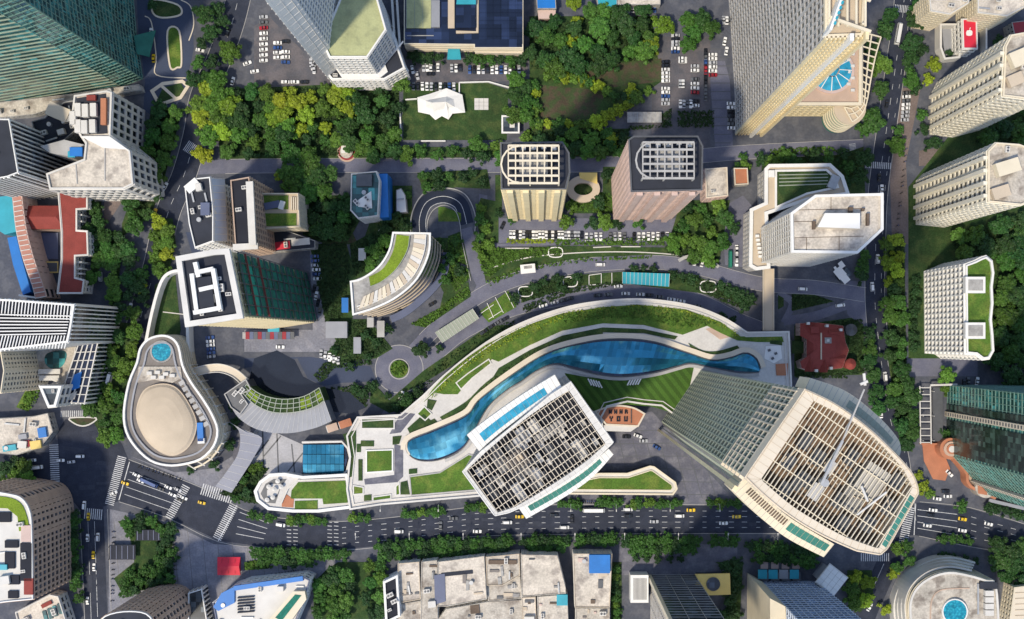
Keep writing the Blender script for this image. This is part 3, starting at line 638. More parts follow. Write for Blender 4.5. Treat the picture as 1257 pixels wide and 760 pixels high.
t.ubeam('gantry', 'off_white', (*P(1052,632,HT), HT), (*P(1088,604,HT), HT), .6, .8); t.ubeam('gantry', 'off_white', (*P(1058,597,HT+1), HT+.2), (*P(1066,616,HT+1), HT+.2), .7, .8)
for k in range(9): t.ubeam('diagonal_brace', 'tan', (*P(945+k*17, 585+k*4-(k % 3)*22, HT-3), HT-3), (*P(965+k*16, 560+k*9-(k % 2)*20, HT-3), HT-2.6), .4, .5)
for x, y in ((1085,620),(1060,640),(1025,612),(1048,584),(975,590),(1095,590),(964,566),(984,540),(1030,640),(960,600),(1040,560),(1000,560)): t.ubx('cooling_unit', 'steel_dark', (*P(x,y,HT-9), HT-5.5), (6, 4.5, 4), ANG)
# --- central tower
HC = 118.0
rim = [(701,468),(754,543)] + cat([(728,568),(697,590),(655,616),(625,630)], 4) + [(607,634),(567,579)] + cat([(590,554),(637,516),(676,484)], 4)
inner = [(698,481),(742,545)] + cat([(722,563),(697,581),(655,608),(630,622)], 4) + [(611,628),(574,578)] + cat([(597,556),(642,518),(676,494)], 4)
rimw = ccw(PL(rim, HC)); inw = off(ccw(PL(inner, HC)), .5)
t = T('lattice_roof_tower', 'mid-height white tower with a dense beam grid roof, beside the wavy skylight', 'tower', (*cen(rimw), 0))
facade(t, off(rimw, -.8), 0, HC-5, 'greygrid'); t.prism('machine_floor', off(rimw, -1.4), HC-9, HC-8, 'roof_dark')
k0 = min(range(len(rimw)), key=lambda i: math.dist(rimw[i], P(701, 468, HC))); rimw2 = rimw[k0:]+rimw[:k0]
ringband(t, 'crown', rimw2, inw, HC-6, HC, 'off_white'); joints(t, rimw2, inw, HC, 60, 'grey_stone'); t.ribbon('crown_edge', off(rimw, -.4), .12, HC, HC+.3, 'white')
a0 = P(698,481,HC); a1 = P(742,545,HC); AC_ = math.atan2(a1[1]-a0[1], a1[0]-a0[0])
lattice(t, inw, HC-.6, AC_, 2.1, 4.0, 'tan_light', .28, .8)
rr = random.Random(5)
for k in range(80):
    x, y = rr.uniform(585,735), rr.uniform(490,625)
    if inside(P(x, y, HC), off(inw, -3)): d = rr.choice((3, 4, 6)); t.ubx(rr.choice(('cooling_unit', 'duct')), rr.choice(('steel_dark', 'concrete', 'metal', 'steel_dark', 'off_white')), (*P(x, y, HC-7), HC-6.4), (d*rr.uniform(1, 1.7), d*.8, 3), AC_)
t.ubx('plant_room', 'walk_dark', (*P(634,566,HC), HC-5), (8, 11, 5), AC_); t.ubx('plant_room', 'tan', (*P(637,562,HC), HC-2.4), (3, 3, .6), AC_); t.ubx('plant_room', 'concrete', (*P(676,530,HC), HC-5), (5, 17, 5), AC_)
shell(t, [(573,534),(600,513),(640,485),(681,460)], [(588,554),(613,532),(650,504),(690,476)], HC-6, 12, .12, .86, 'glass_azure', 'white')
shell(t, [(646,637),(695,609),(727,586),(753,558)], [(637,624),(685,597),(718,575),(747,551)], HC-6, 10, .08, .9, 'glass_green', 'white')
# ================================================================ south-west: round-domed pavilion, bridge, arc canopy, terraces
h = 22.0
dome_px = cat([(168,445),(172,428),(182,416),(198,411),(212,414),(221,425),(226,448),(236,468),(250,488),(262,508),(269,528),(264,548),(248,564),(225,571),(205,572),(185,566),(167,550),(155,530),(152,505),(158,470)], 3, True)
t = T('domed_pavilion', 'pear-shaped pavilion with tan oval dome and round blue roof pool', 'pavilion', (*P(205,500), 0))
pp = ccw(PL(dome_px, h)); facade(t, off(pp, -.4), 0, h, 'creamband'); t.prism('roof', off(pp, -.4), h-.6, h, 'walk_dark')
t.ribbon('parapet', off(pp, -.6), .6, h-1.0, h+1.6, 'white', w2=.6); t.ribbon('inner_walk', off(pp, -4.6), .5, h, h+1.0, 'grey_panel')
dc = [(213,507,47,40)]
base = PL(cat([(175,480),(196,471),(216,476),(232,497),(241,522),(232,548),(212,560),(192,553),(175,535),(166,508)], 5, True), h+3); c = cen(base)
t.prism('dome_drum', base, h, h+2.2, ['brown_stone', 'tan']); rings = []
for f, dz in ((.97, 0), (.90, 1.3), (.80, 2.0), (.62, 3.0), (.4, 3.7), (.2, 4.0), (.04, 4.1)): rings.append([(c[0]+(x-c[0])*f, c[1]+(y-c[1])*f, h+2.2+dz) for x, y in ccw(base)])
m = MB(); m.loft(rings); t.part('dome', m, 'tan', smooth=False)
m = MB(); m.prism(PL(circ(198.5,431.5,12,28), h), h, h+.5); po = t.part('roof_pool', m, 'pool_water'); t.ribbon('pool_rim', PL(circ(198.5,431.5,12,28), h), .1, h, h+.8, 'concrete', w2=.8, parent=po)
t.prism('roof_terrace', PL([(171,450),(222,450),(224,464),(212,470),(190,466),(168,470)], h), h-.2, h+.9, 'roof_cream')
for x, y in ((185,458),(195,457),(205,459),(200,463),(213,461),(190,463)): t.ubx('cooling_unit', 'off_white', (*P(x, y, h), h+1.7), (3, 2, 1.6))
for k in range(8): x, y = 226+k*4.2, 466+k*7.2; t.ubx('duct', 'grey_stone', (*P(x-2, y+4, h), h+.7), (2.6, 3.2, 1.3), -1.05)
t.ubx('stair_head', 'blue_sheet', (*P(247,530,h), h+1), (3.5, 11, 2), .05); t.ubx('stair_head', 'white', (*P(248,541,h), h+1), (4, 3, 2), .05)
oc = resample(PL(cat([(226,438),(238,458),(252,478),(266,502),(274,526),(270,548),(256,566),(238,575)], 5), 15), 15); ic = resample(PL(cat([(221,436),(230,458),(243,480),(256,502),(263,526),(259,547),(246,562),(230,570)], 5), 15), 15)
t.ribbon('colonnade_ring', oc, .5, 14.4, 15.2, 'cream', closed=False)
for p, q in zip(ic, oc): t.ubeam('canopy_fin', 'off_white', (*p, 15), (q[0]*1.3-p[0]*.3, q[1]*1.3-p[1]*.3, 15), .6, .6); t.ubx('column', 'off_white', (*q, 7.2), (.6, .6, 14.4))
# elevated driveway wall north of the pavilion
t = T('garden_wall', 'white curved garden wall running north from the domed pavilion', 'wall', (*P(185,380), 0))
t.ribbon('coping', PL(cat([(178,425),(186,385),(196,350),(206,336),(222,333),(232,345),(230,400),(232,440)], 5), 8), .9, 0, 8, 'white', closed=False); t.ribbon('path_edge', PL([(200,383),(226,386)], .3), .3, 0, .5, 'off_white', closed=False)
t = T('footbridge', 'curved cream footbridge arching from the domed pavilion to the arc canopy', 'footbridge', (*P(265,455), 0))
bp = cat([(230,460),(250,454),(270,452),(288,458),(302,470)], 6); t.ribbon('deck', PL(bp, 10), 2.4, 9.2, 10, 'tan_light', closed=False)
for s_ in (-1, 1): t.ribbon('railing', offline(PL(bp, 10), s_*2.5), .2, 9.4, 11.1, 'off_white', closed=False)
for x, y in ((245,455),(270,452),(290,459)): t.ubx('pier', 'concrete', (*P(x, y), 4.6), (1.2, 1.2, 9.2))
# arc canopy building
h = 16.0
arc_o = cat([(278,486),(292,512),(318,528),(352,532),(385,526),(407,517)], 6); arc_m = cat([(296,480),(312,496),(335,506),(362,506),(385,500),(398,492)], 6); arc_i = cat([(303,472),(320,484),(345,490),(372,487),(392,476)], 6)
t = T('arc_hall', 'crescent-shaped hall with grey metal roof and glazed garden strip above dark courtyard', 'hall', (*P(340,505), 0))
b = MB(); b.prism(PL(arc_o+arc_m[::-1], h-2), 0, h-2); t.part('metal_roof', b, 'grey_panel')
A = resample(PL(arc_o, h-2), 25); B = resample(PL(arc_m, h-2), 25)
for i in range(25): t.ubeam('roof_seam', 'metal', (*A[i], h-1.95), (*B[i], h-1.95), .18, .22)
b = MB(); b.prism(PL(arc_m+arc_i[::-1], h), 0, h); t.part('glass_strip', b, 'lawn_dark')
A = resample(PL(arc_m, h), 15); B = resample(PL(arc_i, h), 15)
for i in range(15): t.ubeam('glazing_bar', 'frame_sage', (*A[i], h+.3), (*B[i], h+.3), .4, .5)
for f in (0, .33, .66, 1): t.ribbon('glazing_rail', [(a[0]*(1-f)+c_[0]*f, a[1]*(1-f)+c_[1]*f) for a, c_ in zip(A, B)], .22, h, h+.6, 'frame_sage', closed=False)
for i in (1, 2, 10, 11, 13): 
    q = [A[i], A[i+1], B[i+1], B[i]]; cc = cen(q); t.prism('planting', [(cc[0]+(x-cc[0])*.7, cc[1]+(y-cc[1])*.7) for x, y in q], h-.1, h+.3, 'lawn_lime')
t.prism('plant_deck', PL([(276,484),(302,466),(308,478),(296,484),(304,496),(295,508),(284,500)], h), 0, h-.4, 'steel_dark'); t.ribbon('parapet', PL([(276,484),(302,466),(308,478),(296,484),(304,496),(295,508),(284,500)], h), .3, h-1, h+.7, 'grey_stone')
clutter(t, PL([(278,484),(300,470),(306,490),(294,504)], h), h-.4, 4, random.Random(4), big=False)
t = T('ramp_canopy', 'sloping blue-grey metal canopy swooping from the arc hall to the crossing', 'canopy', (*P(290,560), 0))
cA = resample(PL(cat([(282,518),(294,530),(292,556),(275,582),(262,598)], 5), 9), 20); cB = resample(PL(cat([(302,530),(322,538),(312,560),(296,585),(282,606)], 5), 9), 20)
m = MB(); m.add([(*p, 10-i*.22) for i, p in enumerate(cA)]+[(*p, 10-i*.22) for i, p in enumerate(cB)]+[(*p, 9.4-i*.22) for i, p in enumerate(cA)]+[(*p, 9.4-i*.22) for i, p in enumerate(cB)],
  [(i, i+1, 21+i, 20+i) for i in range(19)]+[(40+i, 60+i, 61+i, 41+i) for i in range(19)]+[(i, 40+i, 41+i, i+1) for i in range(19)]+[(20+i, 21+i, 61+i, 60+i) for i in range(19)]); t.part('canopy_roof', m, 'canopy_blue')
for i in range(0, 20, 2): t.ubeam('seam', 'metal', (*cA[i], 10.05-i*.22), (*cB[i], 10.05-i*.22), .15, .15)
for i in (2, 9, 17): t.ubx('column', 'metal', (*cA[i], 4.4-i*.1), (.5, .5, 8.8-i*.2)); t.ubx('column', 'metal', (*cB[i], 4.4-i*.1), (.5, .5, 8.8-i*.2))
# glass barrel skylight over the sunken court
t = T('court_skylight', 'rectangular blue glass skylight beside the paved sunken court', 'skylight', (*P(398,562), 0))
m = MB(); m.sheet(PL([(372,545),(423,545),(427,562),(421,582),(370,582)], 6), 5.2); t.part('well', m, 'glass_navy')
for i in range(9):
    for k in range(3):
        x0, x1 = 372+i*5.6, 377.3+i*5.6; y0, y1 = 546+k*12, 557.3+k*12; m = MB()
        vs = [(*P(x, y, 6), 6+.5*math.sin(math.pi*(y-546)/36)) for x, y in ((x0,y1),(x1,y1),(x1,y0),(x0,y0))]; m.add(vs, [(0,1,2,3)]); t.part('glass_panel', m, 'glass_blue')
t.ribbon('rim', PL([(371,543),(420,542),(427,550),(430,562),(426,578),(419,584),(368,584)], 6), .6, 0, 7.2, 'off_white', closed=False)
# lawn terrace block by the avenue
h = 10
tp = [(314,603),(320,592),(332,583),(350,582),(372,586),(425,583),(430,600),(432,622),(391,627),(360,627),(330,624),(317,614)]
t = T('terrace_block', 'low white-rimmed block with roof lawn and octagonal cafe terrace by the avenue', 'building', (*P(370,605), 0))
pp = ccw(PL(tp, h)); facade(t, off(pp, -.3), 0, h, 'white'); t.prism('roof', off(pp, -.3), h-.5, h, 'plaza_light'); t.ribbon('parapet', pp, .9, h-.5, h+1.2, 'white')
t.prism('lawn', PL([(358,602),(366,592),(424,590),(427,617),(397,619),(396,612),(357,612)], h), h-.1, h+.4, 'lawn'); t.prism('lawn', PL([(362,615),(390,614),(390,625),(362,625)], h), h-.1, h+.3, 'lawn')
t.prism('deck', PL([(346,616),(352,607),(361,613),(360,623),(346,622)], h), h-.1, h+.25, 'terracotta'); t.ribbon('screen', PL([(346,618),(354,600),(366,589),(424,587)], h), .25, h, h+1.6, 'off_white', closed=False)
t.prism('dark_paving', PL([(320,606),(326,594),(336,588),(352,588),(344,600),(338,618),(326,617)], h), h-.1, h+.15, 'steel_dark'); t.prism('cafe_floor', PL([(328,602),(334,594),(346,594),(341,606),(334,612),(328,609)], h), h-.1, h+.3, 'plaza_light')
for x, y in ((338,600),(331,597),(336,610),(346,597),(329,613),(342,590)):
    c = P(x, y, h); p_ = T('cafe_parasol', 'round pale parasol standing on the octagonal cafe terrace', 'parasol', (*c, h+.2), 'cafe terrace parasols')
    m = MB(); m.cyl(*c, 1.5, h+2.3, h+2.9, 8, r2=.08); p_.part('canopy', m, 'off_white'); p_.ubx('pole', 'metal', (*c, h+1.3), (.08, .08, 2.3))
for x, y, ww, mt in ((424,520,15,'terracotta'),(408,525,13,'brown_stone')):
    t2 = T('tent_kiosk', 'small terracotta-roofed kiosk beside the podium corner' if x > 415 else 'small brown-roofed kiosk between arc hall and podium', 'kiosk', (*P(x, y), 0)); t2.ubx('roof', mt, (*P(x, y, 8), 8), (ww*S, 4.6, .5), .32); t2.ubx('wall', 'off_white', (*P(x, y, 4), 4), (ww*S-1, 4, 8), .32)
# dark reflecting court
b = MB(); b.sheet(PL([(312,440),(340,430),(362,442),(372,462),(398,476),(430,482),(450,500),(430,508),(405,505),(395,480),(372,492),(345,494),(318,486),(305,470)]), .06); struct('reflecting_pool', b, 'dark_water')
# ================================================================ construction tower and neighbours
h = 150.0
rp = [(221,318),(264,310),(280,309),(296,388),(232,398)]
t = T('scaffolded_tower', 'tower under renovation with white roof frame, green scaffold netting on its side', 'tower', (*cen(PL(rp, h)), 0))
pp = ccw(PL(rp, h)); facade(t, pp, 0, h, 'creamy'); t.prism('roof', off(pp, -.1), h-.5, h, 'roof_dark'); t.ribbon('parapet', pp, 1.3, h-.5, h+2.0, 'off_white')
for a, c_ in (((240,335),(262,330)),((262,330),(270,380)),((238,384),(270,378)),((245,356),(262,352)),((240,322),(244,340)),((236,336),(242,384))): t.ubeam('roof_frame', 'white', (*P(*a, h+3), h+3), (*P(*c_, h+3), h+2.5), 1.9, 2.5)
t.ubx('plant_room', 'roof_dark', (*P(252,362,h), h+1.5), (9, 16, 3), .12); clutter(t, PL([(232,345),(288,330),(292,386),(238,392)], h), h, 8, random.Random(8), big=False)
e0, e1 = Vector((*P(281,309,h), 0)), Vector((*P(297,388,h), 0)); nrm = Vector((e1.y-e0.y, -(e1.x-e0.x), 0)).normalized()*-1
if nrm.x < 0: nrm = -nrm
sc_ = T('scaffold', 'steel scaffold wrapped in dark green netting against the renovated tower', 'scaffold', (*((e0+e1)/2+nrm*2).xy, 0))
NS_, NZ = 6, 13
for i in range(NS_):
    for k in range(NZ):
        a = e0+(e1-e0)*((i+.04)/NS_)+nrm*1.8; c_ = e0+(e1-e0)*((i+.96)/NS_)+nrm*1.8; z0, z1 = k*(h-6)/NZ+.4, (k+1)*(h-6)/NZ-.4
        o_ = random.uniform(-.25, .35); m = MB(); m.add([(a.x+nrm.x*o_, a.y+nrm.y*o_, z0), (c_.x+nrm.x*o_, c_.y+nrm.y*o_, z0), (c_.x, c_.y, z1), (a.x, a.y, z1)], [(0,1,2,3)]); sc_.part('net_panel', m, 'net_bright' if k == NZ-2 and i > 0 else 'net_green')
for i in range(NS_+1): p_ = e0+(e1-e0)*(i/NS_)+nrm*2.5; sc_.ubx('standard', 'steel_dark', (p_.x, p_.y, h/2), (.35, .35, h))
for k in range(NZ+1):
    z = k*(h-6)/NZ; a = e0+nrm*2.6; c_ = e1+nrm*2.6; sc_.ubeam('ledger', 'steel_dark' if k not in (10, 12) else 'red_tile', (a.x, a.y, z+.3), (c_.x, c_.y, z+.3), .5 if k not in (10, 12) else .9, .4)
# slanted glass twin blocks west of the netted tower
t = block('slanted_glass_block', 'white-framed wedge block with pale sloping glass side, north of the renovated tower', 'building', [(228,232),(240,220),(258,218),(262,260),(262,296),(240,304),(233,275)], 55, 'white', 'roof_dark', 'white', n=7, seed=2)
m = MB(); g0, g1 = P(259,219,55), P(263,296,55); g2, g3 = P(279,296,40), P(276,220,40); m.add([(*g0, 55), (*g1, 55), (*g2, 40), (*g3, 40), (*P(279,296,0), 0), (*P(276,220,0), 0)], [(0,1,2,3)[::-1], (3,2,4,5)[::-1]]); t.part('sloping_glass', m, 'lattice_blue')
for k in range(10):
    f = k/9; a = [g0[i]+(g1[i]-g0[i])*f for i in (0, 1)]; c_ = [g3[i]+(g2[i]-g3[i])*f for i in (0, 1)]; t.ubeam('glazing_bar', 'white', (*a, 55.2), (*c_, 40.2), .3, .3)
t.ubx('roof_sign', 'white', (*P(236,228,56), 55.8), (8, 5, 1.6), .7); t.ubx('plant_room', 'blue_grey', (*P(253,257,56), 56.5), (5, 7, 3))
t = block('dark_slab_block', 'narrow slab block with black roof and white rear edge beside the slanted glass block', 'building', [(284,222),(306,218),(314,300),(290,304)], 50, 'brown', 'roof_black', 'brown_stone', n=2, seed=3)
t.ubx('roof_strip', 'off_white', (*P(308,262,52), 51.2), (4, 36, 2), .05); t.ubx('roof_strip', 'off_white', (*P(302,303,50), 50.6), (14, 3.5, 1.6), .05)
t = block('roof_garden_block', 'block topped by two green lawn squares with white pergolas', 'building', [(318,238),(366,238),(368,278),(322,281)], 25, 'cream', 'tan', 'tan_light', n=0)
for p in ([(322,240),(354,240),(354,257),(322,257)], [(324,262),(364,262),(364,277),(324,278)]): t.prism('lawn', PL(p, 25), 24.9, 25.4, 'lawn')
for k in range(4): t.ubx('pergola_slat', 'tan_light', (*P(358+k*2.6, 250, 26), 25.8), (.7, 7.5, 1.6))
t.ubx('canopy', 'blue_grey', (*P(334,252,26), 25.9), (9, 4, 1.8), .2); t.ubx('canopy', 'white', (*P(346,252,26), 26.0), (3, 5, 2.0), -.3)
t = block('red_canopy_shed', 'low dark-roofed shed row with a bright red awning facing the yard', 'shed', [(318,286),(352,284),(386,296),(386,304),(322,310)], 9, 'conc', 'roof_dark', None, n=2, seed=6)
t.ubx('awning', 'red', (*P(341,302,9.4), 9.25), (14.5, 4.6, .5), .12); t.ubx('awning', 'off_white', (*P(369,297,9.4), 9.25), (11, 4, .5), .1)
# ------------------------------------------------ block with blue side, sheds
t = block('blue_sided_block', 'mid-rise with teal-black stepped roof and a bright blue sheeted side', 'building', [(432,214),(462,211),(466,222),(464,265),(440,268),(431,258)], 24, 'white', 'glass_teal', 'off_white', n=4, seed=11)
t.ubx('blue_side', 'blue_sheet', (*P(470,240,20), 9.75), (6, 26, 19.5), .03); t.prism('terrace', PL([(440,246),(456,235),(457,256),(440,254)], 24), 23.9, 25.2, 'white'); t.ubx('plant_room', 'steel_dark', (*P(448,222,24), 25.5), (9, 7, 3))
t = block('white_hut', 'small white flat-roofed hut beside the horseshoe ramp', 'hut', [(487,234),(492,232),(497,240),(499,260),(487,261)], 6, 'conc', 'white', None, n=1, seed=3)
for nm, lb, x, y, w_, d_, mt, hh in (('white_hut', 'pale grey square hut on the grass west of the curved block', 446, 313, 9, 15, 'off_white', 4), ('white_hut', 'tiny white hut below the blue-sided block', 470, 284, 8, 9, 'white', 4), ('site_cabin', 'blue-roofed site cabin at the foot of the curved block', 425, 375, 8, 18, 'blue_sheet', 4), ('site_cabin', 'wide grey-roofed cabin beside the yard', 415, 405, 26, 20, 'grey_panel', 5), ('garden_kiosk', 'narrow grey-blue kiosk by the roundabout lawn', 440, 424, 9, 20, 'grey_panel', 4),
    ('garden_kiosk', 'small stone kiosk pair south of the curved block', 456, 396, 8, 12, 'grey_stone', 4), ('garden_kiosk', 'taller stone kiosk south of the curved block', 469, 404, 9, 20, 'grey_stone', 5), ('site_cabin', 'bright blue cabin at the south foot of the renovated tower', 338, 405, 14, 10, 'cyan_sheet', 4)):
    c = P(x, y); t = T(nm, lb, 'hut', (*c, 0)); t.ubx('wall', 'off_white', (*c, hh/2), (w_*S-.5, d_*S-.5, hh)); t.ubx('roof', mt, (*c, hh+.15), (w_*S, d_*S, .3)); t.ubx('door', 'steel_dark', (c[0], c[1]-d_*S/2+.2, 1.1), (1, .15, 2.2))
t = T('site_shed', 'long red and blue roofed contractor shed at the south foot of the renovated tower', 'shed', (*P(335,412), 0))
t.ubx('wall', 'concrete', (*P(330,412), 2), (60*S, 8*S, 4)); 
for k in range(12): t.ubx('roof_panel', ('maroon','blue_grey','steel_dark')[k % 3], (*P(304+k*5, 412, 4), 4.2), (4.7*S, 9*S, .35))
# ------------------------------------------------ curved (banana) block
h = 74
outer = cat([(548,287),(545,315),(530,345),(505,368),(470,384),(436,388)], 6); innr = cat([(483,286),(478,308),(465,328),(445,342),(431,346)], 6)
# roof outline
ro = cat([(528,287),(526,312),(512,342),(488,364),(460,378),(434,386)], 5); ri = cat([(483,286),(478,308),(465,328),(445,342),(431,346)], 5)
t = T('curved_block', 'banana-shaped office block with lime roof lawn and cream ribbed roof edge', 'building', (*P(490,335), 0))
pp = ccw(PL(ro+ri[::-1], h)); t.prism('roof', pp, h-.6, h, 'concrete'); facade(t, off(pp, -.4), 0, h-.6, 'arcfac'); t.ribbon('parapet', pp, .5, h-.6, h+1.2, 'white')
l_o = cat([(503,290),(500,308),(487,330),(470,345),(455,352)], 5); l_i = cat([(487,288),(482,310),(470,330),(453,340)], 5)
t.prism('roof_lawn', PL(l_o+l_i[::-1], h), h-.1, h+.4, 'lawn_lime'); t.ribbon('glass_rail', PL(l_o, h), .15, h, h+1.3, 'frame_sage', closed=False)
A = resample(PL(cat([(524,288),(521,312),(508,340),(484,360),(456,374),(440,380)], 5), h), 22); B = resample(PL(cat([(508,288),(505,310),(494,334),(474,350),(455,360),(447,364)], 5), h), 22)
for i in range(21):
    m = MB(); q = [A[i], A[i+1], B[i+1], B[i]]; cc = cen(q); m.prism([(cc[0]+(x-cc[0])*.86, cc[1]+(y-cc[1])*.95) for x, y in q], h, h+1.6); t.part('roof_bay', m, ('tan_light', 'cream', 'tan', 'off_white')[i*7 % 4])
for dd in (.3, 1.6): t.ribbon('roof_rail', offline(A, dd-2), .25, h, h+1.5, 'white', closed=False)
lw = cat([(540,287),(548,292),(548,318),(536,345),(512,372),(480,390)], 5)
t.ribbon('plinth', PL(cat([(548,310),(545,335),(528,358),(500,382),(480,392)], 5), 1), 2.2, 0, 2, 'blue_grey', closed=False)
# ------------------------------------------------ twin apartment towers
def apartment(label, roof, crown, h, wall, crownmat, seed):
    pp = ccw(PL(roof, h)); t = T('apartment_tower', label, 'tower', (*cen(pp), 0)); n = len(pp)
    facade(t, pp, 0, h, wall); t.prism('roof', off(pp, -.1), h-.6, h, 'roof_dark'); t.ribbon('parapet', pp, .4, h-.5, h+1.0, 'steel_dark')
    x0, y0, x1, y1 = crown; h2 = h+7
    for i in range(8): x = x0+(x1-x0)*i/7; t.ubeam('crown_beam', crownmat, (*P(x, y0, h2), h2), (*P(x, y1, h2), h2), .6, .7)
    for i in range(6): y = y0+(y1-y0)*i/5; t.ubeam('crown_beam', crownmat, (*P(x0, y, h2), h2+.2), (*P(x1, y, h2), h2+.2), 1.0, .8)
    for i in (0, 3, 7):
        for y in (y0, y1): t.ubx('crown_post', crownmat, (*P(x0+(x1-x0)*i/7, y, h2), h+3.5), (.7, .7, 7))
    m = MB(); cx, cy = P(x0+14, (y0+y1)/2, h2); m.ribbon([(cx+9*math.cos(a/8*math.pi-math.pi*1.5), cy+9*math.sin(a/8*math.pi-math.pi*1.5)) for a in range(9)], .4, h2, h2+.9); t.part('crown_arc', m, crownmat)
    t.ubx('plant_room', 'concrete', (*P((x0+x1)/2, (y0+y1)/2, h), h+2), (14, 11, 4)); t.ubx('plant_room', 'roof_black', (*P((x0*.3+x1*.7), (y0+y1)/2, h), h+1.5), (8, 14, 3))
    for k in range(5): x = x0+6+(x1-x0-12)*k/4; t.ubx('air_conditioner', 'off_white', (*P(x, y0+4, h), h+.8), (2.4, 1.6, 1.4))
    # projecting bay columns on the street face
    ys = min(y for x, y in pp); xs = sorted(x for x, y in pp if y < ys+4)
    for k in range(4): x = xs[0]+(xs[-1]-xs[0])*(k+.5)/4; t.ubx('bay_column', ST[wall][1], (x, ys-.9, h/2), (3.0, 1.8, h-3))
    return t
apartment('cream apartment tower with tan pergola crown, north of the curving drive', [(615,176),(690,175),(698,188),(699,212),(694,232),(616,232)], (624,179,686,225), 122, 'creamy', 'cream', 1)
apartment('pinkish apartment tower with grey pergola crown, beside the beige annex', [(772,172),(778,168),(856,168),(862,180),(861,233),(775,235)], (789,175,852,219), 118, 'pink', 'grey_stone', 2)
t = block('beige_annex', 'small beige flat-roofed annex east of the pink apartment tower', 'building', [(866,208),(892,206),(893,240),(867,243)], 20, 'pink', 'roof_pale', 'tan_light', n=1, seed=4)
t = block('terracotta_annex', 'tiny terracotta courtyard building beside the beige annex', 'building', [(901,207),(917,207),(918,226),(902,227)], 7, 'conc', 'terracotta', 'tan_light', n=0)
t = T('round_court_pavilion', 'tan garden pavilion with an oval dark court between the apartment towers', 'pavilion', (*P(718,230), 0))
t.ribbon('ring_wall', PL(circ(716,232,16,32,12), 4), 2.2, 0, 4, 'tan'); t.prism('court', PL(circ(716,232,12,24,8)), 0, .3, 'lawn_dark'); t.prism('forecourt_roof', PL([(711,212),(733,212),(733,226),(728,224),(712,219)], 4), 0, 4.4, 'yellow')
# ------------------------------------------------ hexagonal tower with podium
h = 92
hx = [(970,262),(1000,240),(1083,238),(1083,282),(1052,311),(971,310)]
t = block('hexagonal_tower', 'white-rimmed six-sided tower with beige roof and white plant box', 'tower', hx, h, 'hexf', 'roof_pale', 'white', n=0, ph=1.6, pw=1.3)
bx = [(1003,279),(1012,262),(1055,262),(1055,281)]; t.prism('plant_room', PL(bx, h+5), h, h+6, ['tan_light', 'white'])
for x, y, w_, d_ in ((998,277,2,6),(1064,270,2,9),(1043,258,3,4),(1058,258,2,2)): t.ubx('vent_stack', 'roof_brown', (*P(x, y, h), h+1.2), (w_*.7, d_*.7, 2.4))
m = MB(); 
for a, c_ in (((975,258),(1062,256)),((976,292),(1060,290)),((975,272),(1000,272)),((1020,242),(1020,258)),((990,292),(990,308)),((1030,290),(1030,309))): m.beam((*P(*a, h), h+.1), (*P(*c_, h), h+.1), .25, .2)
t.part('roof_joint', m, 'roof_brown')
h = 22; pw = [(922,258),(940,250),(940,208),(944,204),(1018,203),(1033,217),(1040,238),(990,245),(940,262),(943,328),(928,330),(921,326)]
t = T('garden_podium', 'tan and white L-shaped podium with sunken roof garden behind the hexagonal tower', 'podium', (*P(980,225), 0)); pp = ccw(PL(pw, h)); facade(t, off(pp, -.3), 0, h, 'greygrid'); t.prism('roof', off(pp, -.3), h-.5, h, 'tan'); t.ribbon('parapet', pp, 1.0, h-.5, h+1.4, 'white')
t.prism('roof_garden', PL([(952,210),(1014,209),(1024,218),(1026,230),(990,238),(952,255)], h), h-.1, h+.5, 'lawn_dark'); t.ribbon('garden_rim', PL([(952,210),(1014,209),(1024,218),(1028,230),(990,238),(952,255)], h), .6, h, h+1.2, 'white')
for k in range(4): t.ribbon('garden_path', PL([(956,215+k*4.4),(1016,214+k*4)], h), .3, h+.5, h+.7, 'frame_sage', closed=False)
t.ubx('stair_head', 'white', (*P(946,214,h), h+1.2), (3.5, 4, 2.4)); t.ubx('glass_lantern', 'metal', (*P(1022,224,h), h+1.5), (5, 8, 2.4), -.4)
for k in range(6): t.ubx('vent_stack', 'white', (*P(929+k*.8, 290+k*5, h), h+.8), (2.2, 1.6, 1.6))
t = T('skybridge', 'straight tan footbridge from the hexagonal tower to the podium corner', 'footbridge', (*P(944,370), 0)); t.ubeam('deck', 'tan', (*P(943,330,10), 9.6), (*P(943,406,10), 9.6), 6.6, .8)
for s_ in (-1, 1): t.ubeam('railing', 'tan_light', (*P(943+s_*6.5,330,10), 10.6), (*P(943+s_*6.5,406,10), 10.6), .3, 1.4)
for y in (345, 368, 390): t.ubx('pier', 'concrete', (*P(943, y), 4.6), (1.6, 1.2, 9.2))
# white crumpled kiosk by the junction
t = T('folded_kiosk', 'white folded-plate kiosk roof by the road junction', 'kiosk', (*P(1035,335), 0))
for x, y, w_, d_, a in ((1031,335,13,11,.7),(1037,342,11,9,.7),(1033,325,8,6,.65),(1026,330,6,3,.6)): t.ubx('roof', 'white', (*P(x, y, 4), 4), (w_*S, d_*S, .3), a+math.pi/2)
t.ubx('wall', 'glass_grey', (*P(1034,338), 2), (8, 5, 3.9), .7)
